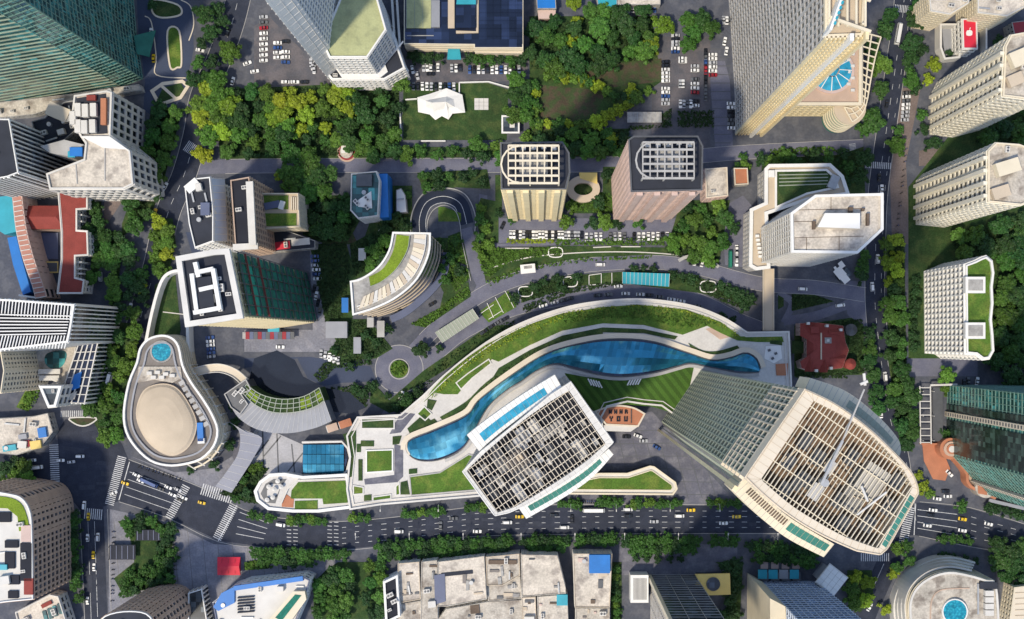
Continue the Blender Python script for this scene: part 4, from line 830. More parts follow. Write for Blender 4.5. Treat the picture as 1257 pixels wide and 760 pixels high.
# ================================================================ north-east
h = 195.0
gp = [(903,163),(933,162),(938,60),(936,-60),(890,-60),(897,20),(903,120)]
pp = ccw(PL(gp)); t = T('wing_tower', 'soaring cream tower with fine grey grid side above a blue fan skylight', 'tower', (*cen(pp), 0))
facade(t, pp, 0, h, 'winggrid'); t.prism('roof', off(pp, -.1), h-.6, h, 'tan'); t.ribbon('parapet', pp, .8, h-.5, h+2, 'cream')
(xa, ya), (xb, yb) = P(903,163), P(933,162)
for k in range(9): f = k/8; t.ubx('street_pier', 'cream_yellow', (xa+(xb-xa)*f, ya+(yb-ya)*f-.9, h/2+1), (.8, 1.6, h+2))
t.ubx('corner_pier', 'white', (xa+1+(xb-xa)*.55, ya-1.6, h/2+3), (1.6, 3.0, h+6)); t.ubx('corner_pier', 'cream_yellow', (xb+.6, yb-1.4, h/2+3), (1.4, 3.4, h+6))
b = MB()
for k in range(46): z = 6+k*4.1; b.box((xa+xb)/2, ya-.75, z, z+1.6, xb-xa, 1.2)
t.part('floor_band', b, 'cream_yellow', kind='stuff')
for k in range(5):
    y = P(0, 150-k*26)[1]; t.ubeam('crown_beam', 'cream', (xa, y, h+6), (xb+2, y-6, h+6), 1.2, 1.2)
for k in range(5): x = xa+(xb-xa)*k/4; t.ubeam('crown_beam', 'cream', (x, ya+3, h+5), (x, ya+60, h+5), .9, .9)
for k in range(3): [t.ubx('crown_post', 'cream', (x, ya+4+k*26, h+2.8), (.9, .9, 5.6)) for x in (xa+1, xb-1)]
t.ubx('sign_fin', 'white', (xa+2, ya+8, h+5), (1.2, 17, 11), -.35)
for k in range(6): t.ubx('sign_letter', 'cyan_sheet', (xa+2.75+(k-2.5)*.75, ya+8+(k-2.5)*2.1, h+10.6), (1.0, 1.3, .3), -.35)
h = 30
pg = [(944,150),(1000,138),(1058,146),(1062,128),(1057,40),(1000,20),(940,40)]
pg = [(938,128),(1055,128),(1056,36),(938,36)]
t = T('fan_skylight_podium', 'tan podium roof with blue fan-shaped skylight and curved white pergola edge', 'podium', (*P(1000,100), 0)); pp = ccw(PL(pg, h)); facade(t, pp, 0, h, 'creamy'); t.prism('roof', off(pp, -.1), h-.6, h, 'brown_stone'); t.ribbon('parapet', pp, .9, h-.5, h+1.3, 'cream')
cx, cy = P(1020,87,h); R_ = 25*S*.95
m = MB(); m.cyl(cx, cy, R_+1.6, h, h+.8, 40); t.part('skylight_rim', m, 'pinkish')
for k in range(12):
    a0, a1 = 2*math.pi*(k+.05)/12, 2*math.pi*(k+.95)/12; m = MB()
    pts = [(cx+r*math.cos(a), cy+r*math.sin(a), h+.9+(R_-r)*.25) for r, a in ((4.4, a0),(R_, a0),(R_, (a0+a1)/2),(R_, a1),(4.4, a1))]; m.add(pts, [(0,1,2,3,4)]); t.part('skylight_pane', m, 'glass_azure')
for k in range(6): a0, a1 = 2*math.pi*k/6, 2*math.pi*(k+.93)/6; m = MB(); m.add([(cx, cy, h+3.4), (cx+4*math.cos(a0), cy+4*math.sin(a0), h+2.6), (cx+4*math.cos(a1), cy+4*math.sin(a1), h+2.6)], [(0,1,2)]); t.part('skylight_pane', m, 'glass_azure')
for k in range(12): a = 2*math.pi*k/12; t.ubeam('skylight_rib', 'white', (cx+4*math.cos(a), cy+4*math.sin(a), h+2.7), (cx+R_*math.cos(a), cy+R_*math.sin(a), h+1.0), .45, .4)
A = resample(PL(cat([(1081,46),(1074,70),(1068,100),(1063,128),(1056,142),(1046,150)], 5), h-2), 14); B = resample(PL([(1058,40),(1058,128),(1046,134),(1036,132)], h-2), 14)
for p, q in zip(A, B): t.ubeam('pergola_beam', 'cream', (*p, h-1.5), (*q, h-1.5), .7, .7)
for f in (0, .5, 1): t.ribbon('pergola_rail', [(a[0]*(1-f)+c_[0]*f, a[1]*(1-f)+c_[1]*f) for a, c_ in zip(A, B)], .35, h-2, h-1, 'cream', closed=False)
m = MB(); m.cyl(*P(1045,132,h), 9, 0, h-3, 28); t.part('corner_drum', m, 'glass_green'); m = MB(); m.cyl(*P(1045,132,h), 9.4, h-3, h-2.4, 28); t.part('drum_cap', m, 'tan'); 
for z in range(4, 27, 4): m = MB(); m.cyl(*P(1045,132,h), 9.5, z, z+1.6, 28); t.part('drum_band', m, 'cream')
for k in range(9): t.ubx('air_conditioner', 'off_white', (*P(1046-(k % 2)*5, 52+k*7.4, h), h+.7), (2.2, 1.6, 1.4))
# ------------------------------------------------ eastern apartment slabs
def slab(label, roof, h, style, rmat, seed, n=4, name='apartment_slab'):
    return block(name, label, 'tower', roof, h, style, rmat, 'cream' if style[0] == 'c' else 'white', n=n, seed=seed, ph=1.4, pw=.8)
t = slab('northern cream apartment slab with arched roof frames, above the woods', [(1233,58),(1240,44),(1262,40),(1300,60),(1300,112),(1262,122),(1230,118)], 96, 'creamw', 'roof_cream', 21)
t.ubx('roof_frame', 'cream', (*P(1250,72,98), 99), (10, 8, 4), .4); t.ubx('roof_frame', 'tan', (*P(1246,98,98), 98), (8, 6, 3), .4)
t2 = slab('cream apartment slab between the lawn square and its northern twin, with roof terrace', [(1212,186),(1222,176),(1250,178),(1300,196),(1300,232),(1252,252),(1212,248)], 98, 'creamw', 'roof_cream', 22)
t2.ubx('roof_frame', 'cream', (*P(1235,206,100), 101), (12, 7, 4), .3); t2.ubx('roof_frame', 'tan', (*P(1228,236,100), 100), (9, 6, 3), .3)
for tt, hh in ((t, 96), (t2, 98)):
    p = tt.pts; w_ = min(range(len(p)), key=lambda i: p[i][0]+p[i-1][0]); a, c_ = p[w_-1], p[w_]; L = math.dist(a, c_)
    for k in range(4): f = (k+.5)/4; tt.ubx('bay_column', 'cream_pale', (a[0]+(c_[0]-a[0])*f-1.0, a[1]+(c_[1]-a[1])*f, hh/2+.5), (2.4, L*.07, hh), math.atan2(c_[1]-a[1], c_[0]-a[0])-math.pi/2)
t = slab('white balcony slab with a green lawn roof beside the eastern woods', [(1185,326),(1196,322),(1204,318),(1210,316),(1216,321),(1218,335),(1216,352),(1217,372),(1215,392),(1217,412),(1218,430),(1213,439),(1206,440),(1198,434),(1186,433)], 58, 'balc', 'lawn', 23, 0)
for y in (350, 406): t.ubx('roof_frame', 'white', (*P(1196,y,60), 60), (11, 9, 3)); t.ubx('roof_well', 'concrete', (*P(1198,y,62), 61.6), (8, 6, .4))
# green-glass east complex
t = block('striped_glass_hall', 'broad dark teal glass hall with pale ribbed bands beside the brick ramp', 'building', PL([(1163,473),(1300,473),(1300,612),(1205,604),(1163,558)]), 118, 'tealgrid', 'roof_dark', 'white', n=0, world=True)
wx = P(1163,0)[0]
for rx, ry, ra in ((1163,508,0),(1190,588,-.83)):
    c_ = P(rx, ry); ux, uy = math.cos(ra+math.pi), math.sin(ra+math.pi); t.ubx('pale_rib', 'tan_light', (c_[0]+ux*.8, c_[1]+uy*.8 if ra == 0 else c_[1]-.6, 59), (1.6, 3.0, 118), -ra)
    for k in range(34): t.ubx('rib_rung', 'steel_dark', (c_[0]+ux*1.65, c_[1]+uy*1.65 if ra == 0 else c_[1]-1.2, 2+k*3.45), (.15, 1.8, 1.4), -ra)
t.ubx('olive_wall', 'glass_sage', (wx-.35, P(0,535)[1], 58), (.5, 20, 116)); t.ubx('olive_wall', 'glass_sage', (wx-.35, P(0,500)[1], 58), (.5, 4, 116))
t = T('rail_pergola', 'narrow dark garden roof with white ladder-like pergola east of the avenue trees', 'pergola', (*P(1140,510), 0))
t.ubx('roof', 'steel_dark', (*P(1148,508), 4), (12*S, 66*S, .5))
for x in (1129, 1142): t.ubeam('rail', 'off_white', (*P(x,474,6), 6), (*P(x+1,545,6), 6), .6, .6)
for k in range(9): t.ubeam('rung', 'off_white', (*P(1129,476+k*8.4,6), 5.8), (*P(1142,476+k*8.4,6), 5.8), .5, .4)
for y in (480, 510, 540): 
    for x in (1129, 1142): t.ubx('post', 'off_white', (*P(x, y), 3), (.4, .4, 6))
t.ubeam('head_rail', 'off_white', (*P(1142,473,6), 6), (*P(1175,472,6), 6), 1.2, .6)
t = T('brick_ramp', 'curling terracotta brick ramp and drum by the green glass hall', 'ramp', (*P(1170,580), 0))
rp_ = cat([(1164,556),(1175,566),(1186,580),(1188,592),(1196,600),(1215,608),(1222,612)], 6); t.ribbon('ramp_wall', PL(rp_, 8), .8, 0, 8.4, 'terracotta', closed=False)
rq = cat([(1173,553),(1186,562),(1196,574),(1206,588),(1218,592)], 6); t.ribbon('ramp_wall', PL(rq, 8), 1.2, 0, 9, 'tan_light', closed=False)
m = MB(); m.sheet(PL(rp_+rq[::-1], 6), 6); t.part('ramp_deck', m, 'brown_stone')
for r_, z, mt in ((13, 9, 'terracotta'), (9, 10.2, 'brown_stone'), (6, 11, 'terracotta'), (4, 11.4, 'off_white')): m = MB(); m.cyl(*P(1167,551,9), r_*S, 0, z, 28); t.part('drum', m, mt)
m = MB(); m.cyl(*P(1210,598,9), 6.5, 0, 9.6, 24); t.part('turret', m, 'roof_cream'); t.prism('turret_roof', PL([(1200,590),(1210,588),(1212,608),(1201,606)], 10), 9, 10, 'terracotta')
t.prism('forecourt', PL([(1132,546),(1152,546),(1158,556),(1166,575),(1160,590),(1145,588),(1134,566)]), 0, .5, 'terracotta'); t.ribbon('forecourt_wall', PL([(1131,545),(1152,545),(1157,556)], 3), .5, 0, 3.4, 'terracotta', closed=False)
t.prism('turret_roof', PL([(1234,604),(1257,600),(1262,612),(1236,614)], 9), 0, 9, ['terracotta', 'roof_cream'])
t.ubeam('long_ledge', 'grey_panel', (*P(1214,614,4), 4), (*P(1290,632,4), 4), 2, 1)
# red heritage house
t = T('red_roofed_house', 'old red-tiled house with turrets beside the podium corner', 'house', (*P(1008,425), 0)); h = 11
main = [(982,397),(1004,396),(1035,400),(1038,420),(1042,430),(1034,452),(996,456),(984,452),(982,444),(990,440),(990,412),(982,412)]
pp = ccw(PL(main, h)); facade(t, off(pp, -.5), 0, h, 'pink'); m = MB(); c = cen(pp)
m.loft([[(x, y, h) for x, y in pp], [(c[0]+(x-c[0])*.55, c[1]+(y-c[1])*.5, h+3.2) for x, y in pp], [(c[0]+(x-c[0])*.2, c[1]+(y-c[1])*.12, h+4) for x, y in pp]]); rf = t.part('roof', m, 'red_tile')
for x, y in ((992,397),(1015,400),(1032,405),(1016,418),(1002,455),(1020,452)): t.ubx('chimney', 'off_white', (*P(x, y, h+3), h+2.6), (1.6, 1.6, 3), parent=rf)

for x, y, w_, l_, a in ((1026,408,6,9,1.57),(1028,440,6,9,1.57),(996,404,5,8,0),(994,448,5,8,0),(1012,450,5,7,0)):
    c_ = P(x, y, h+2); ca, sa = math.cos(a), math.sin(a); v = [(-w_/2,-l_/2,h),(w_/2,-l_/2,h),(w_/2,l_/2,h),(-w_/2,l_/2,h),(0,-l_/2,h+3.6),(0,l_/2,h+3.6)]
    m = MB(); m.add([(c_[0]+p*ca-q*sa, c_[1]+p*sa+q*ca, z) for p, q, z in v], [(1,2,5,4),(3,0,4,5),(0,1,4),(2,3,5)]); t.part('gable_roof', m, 'red_tile', rf)
t.ubx('roof_ridge', 'tan', (*P(1008,425,h+4), h+4), (.8, 16, .6)); t.ubx('dormer', 'concrete', (*P(1016,418,h+3), h+3), (4, 3.5, 2.2)); t.ubx('dormer', 'red_tile', (*P(1000,405,h+3), h+2.6), (5, 4, 2))
for x, y, r_, mt in ((1045,405,6.5,'steel_dark'),(1044,447,6,'red_tile')): m = MB(); m.cyl(*P(x, y, 8), r_*S, 0, 8, 20); m.cyl(*P(x, y, 8), r_*S+.4, 8, 10.5, 20, r2=.3); t.part('turret', m, mt)
t.prism('terrace', PL([(972,418),(990,420),(990,434),(972,434)], 4), 0, 4, ['off_white', 'lawn_dark'])
# terracotta deck at podium corner
t = T('corner_deck', 'small terracotta deck and white seats at the podium corner by the skybridge', 'deck', (*P(960,450,ZP), ZP)); t.prism('deck', PL([(952,447),(967,446),(966,461),(953,461)], ZP), ZP, ZP+.6, 'terracotta'); t.prism('deck', PL([(940,425),(958,424),(960,440),(950,446),(938,440)], ZP), ZP, ZP+.4, 'white')
for x, y in ((944,430),(952,434),(948,440)): t.ubx('seat', 'steel_dark', (*P(x, y, ZP), ZP+.8), (1.6, 1.4, .8), .4)
# far north-east low buildings
for i, (p, hh, st_, rm) in enumerate((([(1140,-8),(1190,-10),(1188,4),(1165,18),(1142,14)], 30, 'cream', 'roof_pale'), ([(1200,-4),(1262,-10),(1258,8),(1235,20),(1200,16)], 30, 'cream', 'roof_pale'))):
    block('pale_terrace_block', ('pale twin-roofed block standing on the north road' if i == 0 else 'pale twin-roofed block with blue awning above the red-roofed villa'), 'building', p, hh, st_, rm, 'off_white', n=3, seed=30+i)
t = block('red_roof_villa', 'villa with bright red roof bearing a white emblem and a grey courtyard', 'villa', [(1181,24),(1198,24),(1199,60),(1182,60)], 16, 'white', 'red', 'white', n=0)
m = MB(); cx, cy = P(1190,40,16.4); m.prism([(cx+x, cy+y) for x, y in ((-1.7,-1.5),(-.6,-1.9),(.7,-1.9),(1.7,-1.4),(1.9,.3),(1.5,1.2),(.8,1.3),(.3,2.0),(-.2,1.4),(-1.4,1.3),(-1.9,0))], 16.0, 16.3); t.part('emblem', m, 'white'); t.ubx('emblem_leaf', 'white', (cx+.5, cy+2.6, 16.15), (.5, .9, .3), -.5)
t.ribbon('court_wall', PL([(1155,30),(1178,30),(1178,70),(1160,72),(1155,58)], 8), .6, 0, 8, 'off_white'); t.prism('court_floor', PL([(1156,31),(1168,31),(1168,68),(1160,70)], 1), 0, 1, 'grey_panel'); t.ribbon('court_wall', PL([(1199,26),(1211,26),(1211,60)], 8), .5, 0, 8, 'off_white', closed=False)
t = block('brick_hut', 'maroon-roofed hut behind the northern cream apartment slab', 'hut', [(1243,28),(1275,24),(1278,40),(1246,42)], 12, 'conc', 'maroon', None, n=0)
# ================================================================ south edge
t = block('stepped_rotunda', 'round-cornered pale building with stepped ring terraces and blue roof pool, below the avenue', 'building', cat([(1118,770),(1116,742),(1124,722),(1142,708),(1165,702),(1190,706),(1210,712),(1222,718),(1226,770)], 4), 26, 'creamband', 'roof_cream', 'off_white', n=0, pw=1.2)
for k, (dx, zz) in enumerate(((3.5, 22), (8, 17), (12.5, 12), (17, 8))):
    pth = cat([(1118-dx,775),(1115-dx,742),(1123-dx*.8,720-dx*.4),(1141-dx*.4,705-dx*.75),(1165,699-dx*.85),(1192+dx*.3,703-dx*.7)], 5); t.ribbon('ring_terrace', PL(pth, zz), .55, 0, zz, 'off_white', closed=False)
h = 26; m = MB(); m.cyl(*P(1171,750,h), 14.5*S, h, h+1.2, 28); po = t.part('roof_pool', m, 'pool_water'); t.ribbon('pool_rim', PL(circ(1171,750,15,28), h), .3, h, h+1.7, 'white', parent=po)
t.ribbon('roof_path', PL(cat([(1142,760),(1144,736),(1156,724),(1190,722)], 5), h), .3, h, h+.4, 'brown_stone', closed=False)
for k in range(4): t.ubx('cooling_unit', 'off_white', (*P(1212,727+k*8,h), h+1.6), (5, 3.2, 3))
t.ubx('duct', 'roof_dark', (*P(1212,718,h), h+1), (10, 4, 2)); t.ubx('duct', 'metal', (*P(1200,735,h), h+.6), (1, 18, .8))
t = block('ribbed_roof_shed', 'cream ribbed flat roof at the corner east of the stepped rotunda', 'shed', [(1246,722),(1300,716),(1300,790),(1236,790)], 14, 'cream', 'tan_light', None, n=0)
for k in range(7): t.ubeam('roof_rib', 'tan', (*P(1246,728+k*7,14), 14.15), (*P(1290,726+k*7,14), 14.15), .4, .3)
# blue lattice block (roof is out of frame, its face leans in)
t = block('lattice_glass_block', 'blue-grey lattice-faced block with a cream lettered flank, south of the tallest tower', 'building', PL([(936,714),(1003,714),(1003,800),(936,800)]), 105, 'bluelat', 'roof_dark', 'grey_panel', n=3, world=True)
ga = P(937,716); t = T('cream_flank_wall', 'tall cream flank wall with dark lettering beside the blue lattice block', 'building', (*P(925,730), 0))
wq = PL([(917,703),(934,712),(938,790),(917,790)]); m = MB(); m.prism(wq, 0, 62); t.part('wall', m, 'cream')
for r in range(2):
    for k in range(9): 
        c_ = P(934.3+.3*k, 722+k*0); t.ubx('letter', 'roof_brown', (wq[1][0]+.12, wq[1][1]-4-r*7, 20+k*4.2), (.25, 3.2+((k*7+r) % 3)*.6, 2.4))
t = T('glass_porch', 'row of pale blue glass porches behind the roadside trees', 'porch', (*P(955,702), 0))
for k in range(4): t.ubx('glass_roof', 'cyan_sheet' if k != 2 else 'grey_panel', (*P(936+k*13, 705, 6), 6), (11*S, 11*S, .3)); t.ubx('frame', 'steel_dark', (*P(936+k*13, 705), 3), (10*S, 10*S, 5.8)); t.ubx('step', 'pinkish', (*P(938+k*13, 694), .3), (9*S, 8*S, .6))
t = T('tilted_panel_roof', 'tilted white square panelled roof by the southern crossing', 'canopy', (*P(1021,712), 0)); c = P(1021,712,16); a = math.radians(-38)
t.ubx('slab', 'off_white', (*c, 15.6), (14.5, 14, .6), a+math.pi/2); ca, sa = math.cos(a), math.sin(a)
for i in range(4):
    for k in range(4):
        u, v = (i-1.5)*3.4, (k-1.5)*3.3; t.ubx('panel', 'white', (c[0]+u*ca-v*sa, c[1]+u*sa+v*ca, 16.05), (3.2, 3.1, .3), a)
t.ubx('wall', 'grey_panel', (*c, 7.6), (11, 10, 15.2), a)
# black-ribbed block with yellow plate
t = block('ribbed_black_block', 'black ribbed glass block with cream edge, beside the yellow slab roof', 'building', PL([(799,706),(853,706),(853,800),(799,800)]), 105, 'blackrib', 'roof_dark', 'cream', n=0, world=True)
gw = P(799,706); t.ubx('cream_edge', 'cream', (gw[0]-.9, gw[1]-1, 53), (1.9, 3, 106)); t = T('louvred_plant_box', 'white box with vertical louvres west of the black ribbed block', 'plant box', (*P(785,722), 0)); bx = PL([(774,706),(796,706),(796,740),(774,740)], 10); t.prism('casing', bx, 0, 10, 'white')
for k in range(11): t.ubx('louvre', 'steel_dark', (*P(778+k*1.5,723,10), 10.1), (.3, 13, .3))
t = T('yellow_slab_roof', 'flat yellow roof plate with a round black opening', 'roof', (*P(875,718), 0)); h = 12
yp = [(853,705),(896,704),(897,730),(869,731)]; t.prism('plate', PL(yp, h), h-1, h, 'yellow'); m = MB(); m.cyl(*P(875.5,717,h), 8*S, h-.2, h+.12, 28); t.part('opening', m, 'glass_dark'); t.ribbon('opening_rim', PL(circ(875.5,717,8.2,28), h), .15, h, h+.4, 'steel_dark'); t.prism('wall', PL([(857,708),(893,707),(894,728),(871,728)], h), 0, h-1, 'glass_dark')
h=12
# old low flat-roofed blocks south of the avenue
OLD = [([(489,692),(514,690),(516,735),(489,740)], 11, 'roof_pale', 3), ([(518,690),(536,688),(537,760),(517,762)], 12, 'roof_cream', 4), ([(538,690),(594,683),(597,735),(548,744),(538,744)], 13, 'roof_pale', 3), ([(597,684),(637,680),(638,706),(617,718),(598,718)], 12, 'roof_cream', 5), ([(640,681),(684,682),(694,722),(694,728),(641,732)], 14, 'roof_pale', 2),
       ([(598,720),(638,708),(640,734),(611,737),(600,737)], 10, 'roof_cream', 3), ([(641,734),(657,733),(659,790),(642,790)], 11, 'roof_pale', 1), ([(660,733),(696,730),(698,790),(662,790)], 12, 'roof_pale', 2), ([(489,742),(516,738),(517,764),(536,764),(548,748),(600,739),(640,737),(640,790),(489,790)], 9, 'roof_cream', 8), ([(704,680),(751,680),(748,745),(706,745)], 13, 'roof_pale', 3), ([(707,747),(748,747),(748,790),(707,790)], 9, 'roof_cream', 4)]
OLB = ['pale low roof with hedge strip at the west end of the old block', 'narrow stained roof strip between two wider pale roofs', 'wide pale roof with dark slot along its north edge', 'stained roof with parked junk facing the avenue trees', 'large clean pale roof beside the alley', 'small patched roof behind the junk-strewn roof', 'long cream roof strip running south beside the teal hut', 'pale roof carrying a teal hut at the alley', 'sprawling low stained roof behind the old block', 'pale roof with bright blue sheeted pavilion across the alley', 'shabby lower roof south of the blue pavilion roof']
for i, ((p, hh, rm, n), lb) in enumerate(zip(OLD, OLB)):
    t = block('low_flat_building', lb, 'building', p, hh, 'roofline', rm, 'roof_cream' if i % 3 else 'tan', n=max(1, n//2), seed=50+i, ph=.5, pw=.3); t.o['group'] = 'old low buildings south of the avenue'; OLD[i] = t; rj = random.Random(i)
    for q_ in range(5):
        x_, y_ = rj.uniform(min(a for a, b in p), max(a for a, b in p)), rj.uniform(min(b for a, b in p), min(758, max(b for a, b in p)))
        if inside(P(x_, y_, hh), off(t.pts, -1.5)): t.ubx('roof_junk', rj.choice(('roof_brown', 'concrete', 'walk_dark', 'steel_dark', 'pinkish', 'tan')), (*P(x_, y_, hh), hh+.4), (rj.uniform(1, 6), rj.uniform(.6, 2.4), .9), rj.choice((0, .1, 1.57, 1.67)))
OLD[9].ubx('blue_pavilion', 'blue_sheet', (*P(736,692,15), 14.6), (12.5, 11, 3)); OLD[2].prism('slate_strip', PL([(533,706),(546,704),(547,738),(534,742)], 13), 13, 13.6, 'blue_grey'); OLD[2].ubx('dark_slot', 'roof_dark', (*P(561,704,13.5), 13.2), (19, 2.2, .5), .1); OLD[8].ubx('dark_hatch', 'roof_brown', (*P(583,748,9.5), 9.4), (5.5, 5, .9), .1); OLD[7].ubx('teal_hut', 'cyan_sheet', (*P(690,736,13), 13.2), (6.5, 6.5, 2.4)); OLD[9].ubx('roof_hatch', 'steel_dark', (*P(737,717,13.5), 13.5), (2.6, 5, 1))
OLD[3].ubx('junk_row', 'roof_brown', (*P(617,690,12.5), 12.6), (17, 2.4, 1.2))
t = block('white_frame_block', 'slim white building with dark roof wells west of the old roofs', 'building', [(471,714),(488,706),(491,756),(474,764)], 14, 'white', 'roof_black', 'white', n=3, seed=71, pw=1.2)
# south-west corner
t = block('sports_shop_block', 'blue-roofed shop complex with white plant decks and diagonal cream wing', 'building', [(266,760),(262,740),(284,722),(300,716),(372,708),(380,712),(372,740),(350,790),(266,790)], 16, 'white', 'off_white', 'blue_grey', n=9, seed=72)
t.prism('blue_roof', PL([(262,745),(272,728),(288,720),(288,740),(268,750)], 17), 16, 17.4, 'blue_sheet'); t.ribbon('blue_edge', PL([(288,722),(330,716),(372,710)], 17), 1.4, 16, 17.6, 'blue_sheet', closed=False)
q = PL([(322,770),(360,726),(374,726),(376,736),(345,780)], 20); t.prism('diagonal_wing', q, 16, 20, 'cream'); t.prism('green_strip', PL([(338,758),(362,730),(370,731),(346,762)], 20), 19.9, 20.4, 'net_green')
for k in range(6): t.ubx('vent_row', 'roof_dark', (*P(302,733+k*3.6,16.5), 16.6), (10, .8, .8), .08)
t = block('glass_entrance_box', 'small glass entrance with white frame beside the shop complex', 'building', [(232,728),(248,723),(254,760),(262,790),(232,790)], 9, 'slat', 'glass_grey', 'white', n=0)
t = block('round_brown_tower', 'brown-banded round tower rising from the south edge beside the street garden', 'tower', cat([(118,775),(130,756),(160,750),(185,757),(190,790),(120,800)], 4, True), 60, 'brown', 'roof_dark', 'white', n=2)
t = T('red_marquee', 'bright red square marquee on the grey plaza', 'marquee', (*P(281,695), 0)); c = P(281,695,4); m = MB()
m.loft([[(c[0]+x*7, c[1]+y*5.5, 4) for x, y in ((-1,-1),(1,-1),(1,1),(-1,1))], [(c[0]+x*6.6, c[1]+y*.3, 5.6) for x, y in ((-1,-1),(1,-1),(1,1),(-1,1))]]); t.part('roof', m, 'red'); t.ubx('valance', 'red', (*c, 3.7), (13.9, 10.9, .6), 0)
for i in (-1, 1):
    for k in (-1, 0, 1): t.ubx('post', 'metal', (c[0]+k*6.5, c[1]+i*5, 1.8), (.2, .2, 3.6))
for k in (-1, 0, 1): t.ubx('roof_seam', 'maroon', (c[0]+k*4, c[1], 5.0), (.16, 9.0, .12))
t = T('street_garden_structure', 'dark pergola frame in the paved street garden', 'pergola', (*P(172,665), 0))
for x, y, w_, d_ in ((182,657,30,13),(150,678,32,18)):
    t.ubx('roof', 'roof_dark', (*P(x, y, 4), 3.8), (w_*S, d_*S, .3))
    for k in range(5): t.ubx('roof_slat', 'blue_grey', (*P(x-w_/2+2+k*w_/4.6, y, 4), 4.1), (.4, d_*S*.9, .3))
    for i in (-1, 1):
        for k in (-1, 1): t.ubx('post', 'steel_dark', (P(x+i*w_*.45, y)[0], P(x, y+k*d_*.42)[1], 1.9), (.3, .3, 3.7))
# west edge
t = block('brown_hotel', 'brown gridded hotel with lime roof garden and white plant roof', 'building', cat([(-30,600),(10,606),(28,612),(38,630),(40,660)], 4)+[(41,735),(10,738),(-40,745)], 50, 'brown', 'off_white', 'white', n=6, seed=81)
t.prism('lime_garden', PL(cat([(-30,608),(8,610),(26,618),(34,636),(36,650)], 4)+[(24,652),(22,634),(10,624),(-30,622)], 50), 49.9, 50.6, 'lawn_lime')
for x, y, w_, d_, mt in ((32,655,12,20,'pinkish'),(32,690,14,46,'roof_black'),(14,668,16,9,'roof_black'),(12,688,12,20,'roof_black'),(17,712,13,11,'roof_black'),(35,720,11,20,'red_tile'),(16,730,12,9,'roof_black'),(4,635,18,12,'roof_black')): t.ubx('roof_well', mt, (*P(x, y, 51), 50.6), (w_*S*.92, d_*S*.92, 1.2))
t.ubx('roof_tank', 'cyan_sheet', (*P(3,696,51), 51), (6, 3, 2))
t = block('corner_shop_row', 'low shop row with red sign and blue glazing below the brown hotel', 'building', [(20,752),(62,730),(72,732),(84,770),(30,790)], 10, 'grid', 'roof_pale', 'off_white', n=2, seed=82)
t.ubx('sign', 'red_tile', (*P(57,742,11), 10.8), (6.5, 2.4, .8), .45); 
for k in range(4): t.ubx('skylight', 'glass_teal', (*P(56+k*6,756-k*3,10), 10.4), (2.2, 6.5, .7), .25)
# white-slatted tower
t = block('slatted_tower', 'dark tower wrapped in white vertical slats beside the west road', 'tower', [(-40,366),(12,368),(92,374),(88,400),(84,420),(0,430),(-40,430)], 62, 'slat', 'roof_black', 'white', n=0, pw=1.0)
t.pts
for k in range(7): t.ubeam('roof_louvre', 'white', (*P(-10,386+k*4.2,63), 63), (*P(86-k*.8,388+k*3.6,63), 63), .6, .8)
for k in range(24): t.ubeam('roof_slat', 'white', (*P(-4+k*4.0,368+k*.3,62.5), 62.6), (*P(-6+k*4.0,386+k*.3,62.5), 62.6), .55, .5); t.ubeam('roof_slat', 'white', (*P(-4+k*3.8,412,62.5), 62.6), (*P(-8+k*3.8,428,62.5), 62.6), .55, .5)
t = T('louvred_annex', 'long louvred glass annex with blue awning on the west pavement', 'annex', (*P(105,450), 0)); h = 20
ap = [(104,402),(125,400),(104,495),(72,494)]; pp = ccw(PL(ap, h)); facade(t, pp, 0, h, 'slat'); t.prism('roof', off(pp, -.1), h-.5, h, 'glass_navy')
for k in range(5): f = k/4; t.ubeam('roof_louvre', 'off_white', (*P(104+21*f,402-2*f,h), h+.4), (*P(72+32*f,494+f,h), h+.4), .7, .6)
for k in range(10): f = k/9; t.ubeam('roof_bar', 'off_white', (*P(104-32*f,402+92*f,h), h+.2), (*P(125-21*f,400+95*f,h), h+.2), .5, .4)
t.prism('blue_awning', PL([(92,460),(101,456),(98,476),(85,480)], h), h, h+.9, 'blue_sheet'); t.prism('open_roof', PL([(80,486),(95,480),(92,490),(78,493)], h), h, h+.8, 'roof_pale')
t = T('pool_terrace', 'terrace with turquoise pool and white umbrellas beside the louvred annex', 'terrace', (*P(65,440), 0)); h = 14; tp = [(40,428),(92,425),(86,462),(76,470),(46,460)]; pp = ccw(PL(tp, h)); facade(t, pp, 0, h, 'grid'); t.prism('roof', off(pp, -.05), h-.4, h, 'roof_cream')
t.prism('pool', PL(cat([(58,434),(76,430),(82,436),(76,450),(62,452),(55,444)], 4, True), h), h-.1, h+.2, 'glass_teal'); t.ubx('awning', 'off_white', (*P(62,456,h), h+.9), (13, 3, 1.8)); t.ubx('awning', 'off_white', (*P(62,464,h), h+.9), (12, 3, 1.8))
t = block('tapered_glass_tower', 'small white-cornered tower with sunken glass roof on the west corner', 'building', [(49,474),(76,474),(69,499),(60,500)], 34, 'grid', 'glass_grey', 'white', n=1, seed=84, pw=1.4)
t = block('curved_frame_block', 'cream framed block with curved grid front at the far west', 'building', [(-40,428),(2,432),(6,455),(2,482),(-40,486)], 52, 'cream', 'roof_dark', 'cream', n=0)
t = block('market_roof', 'cluttered cream market roof with blue and yellow covers by the west road', 'building', [(-40,516),(4,514),(40,512),(58,508),(64,530),(50,548),(20,558),(-40,552)], 8, 'conc', 'roof_pale', None, n=10, seed=86)
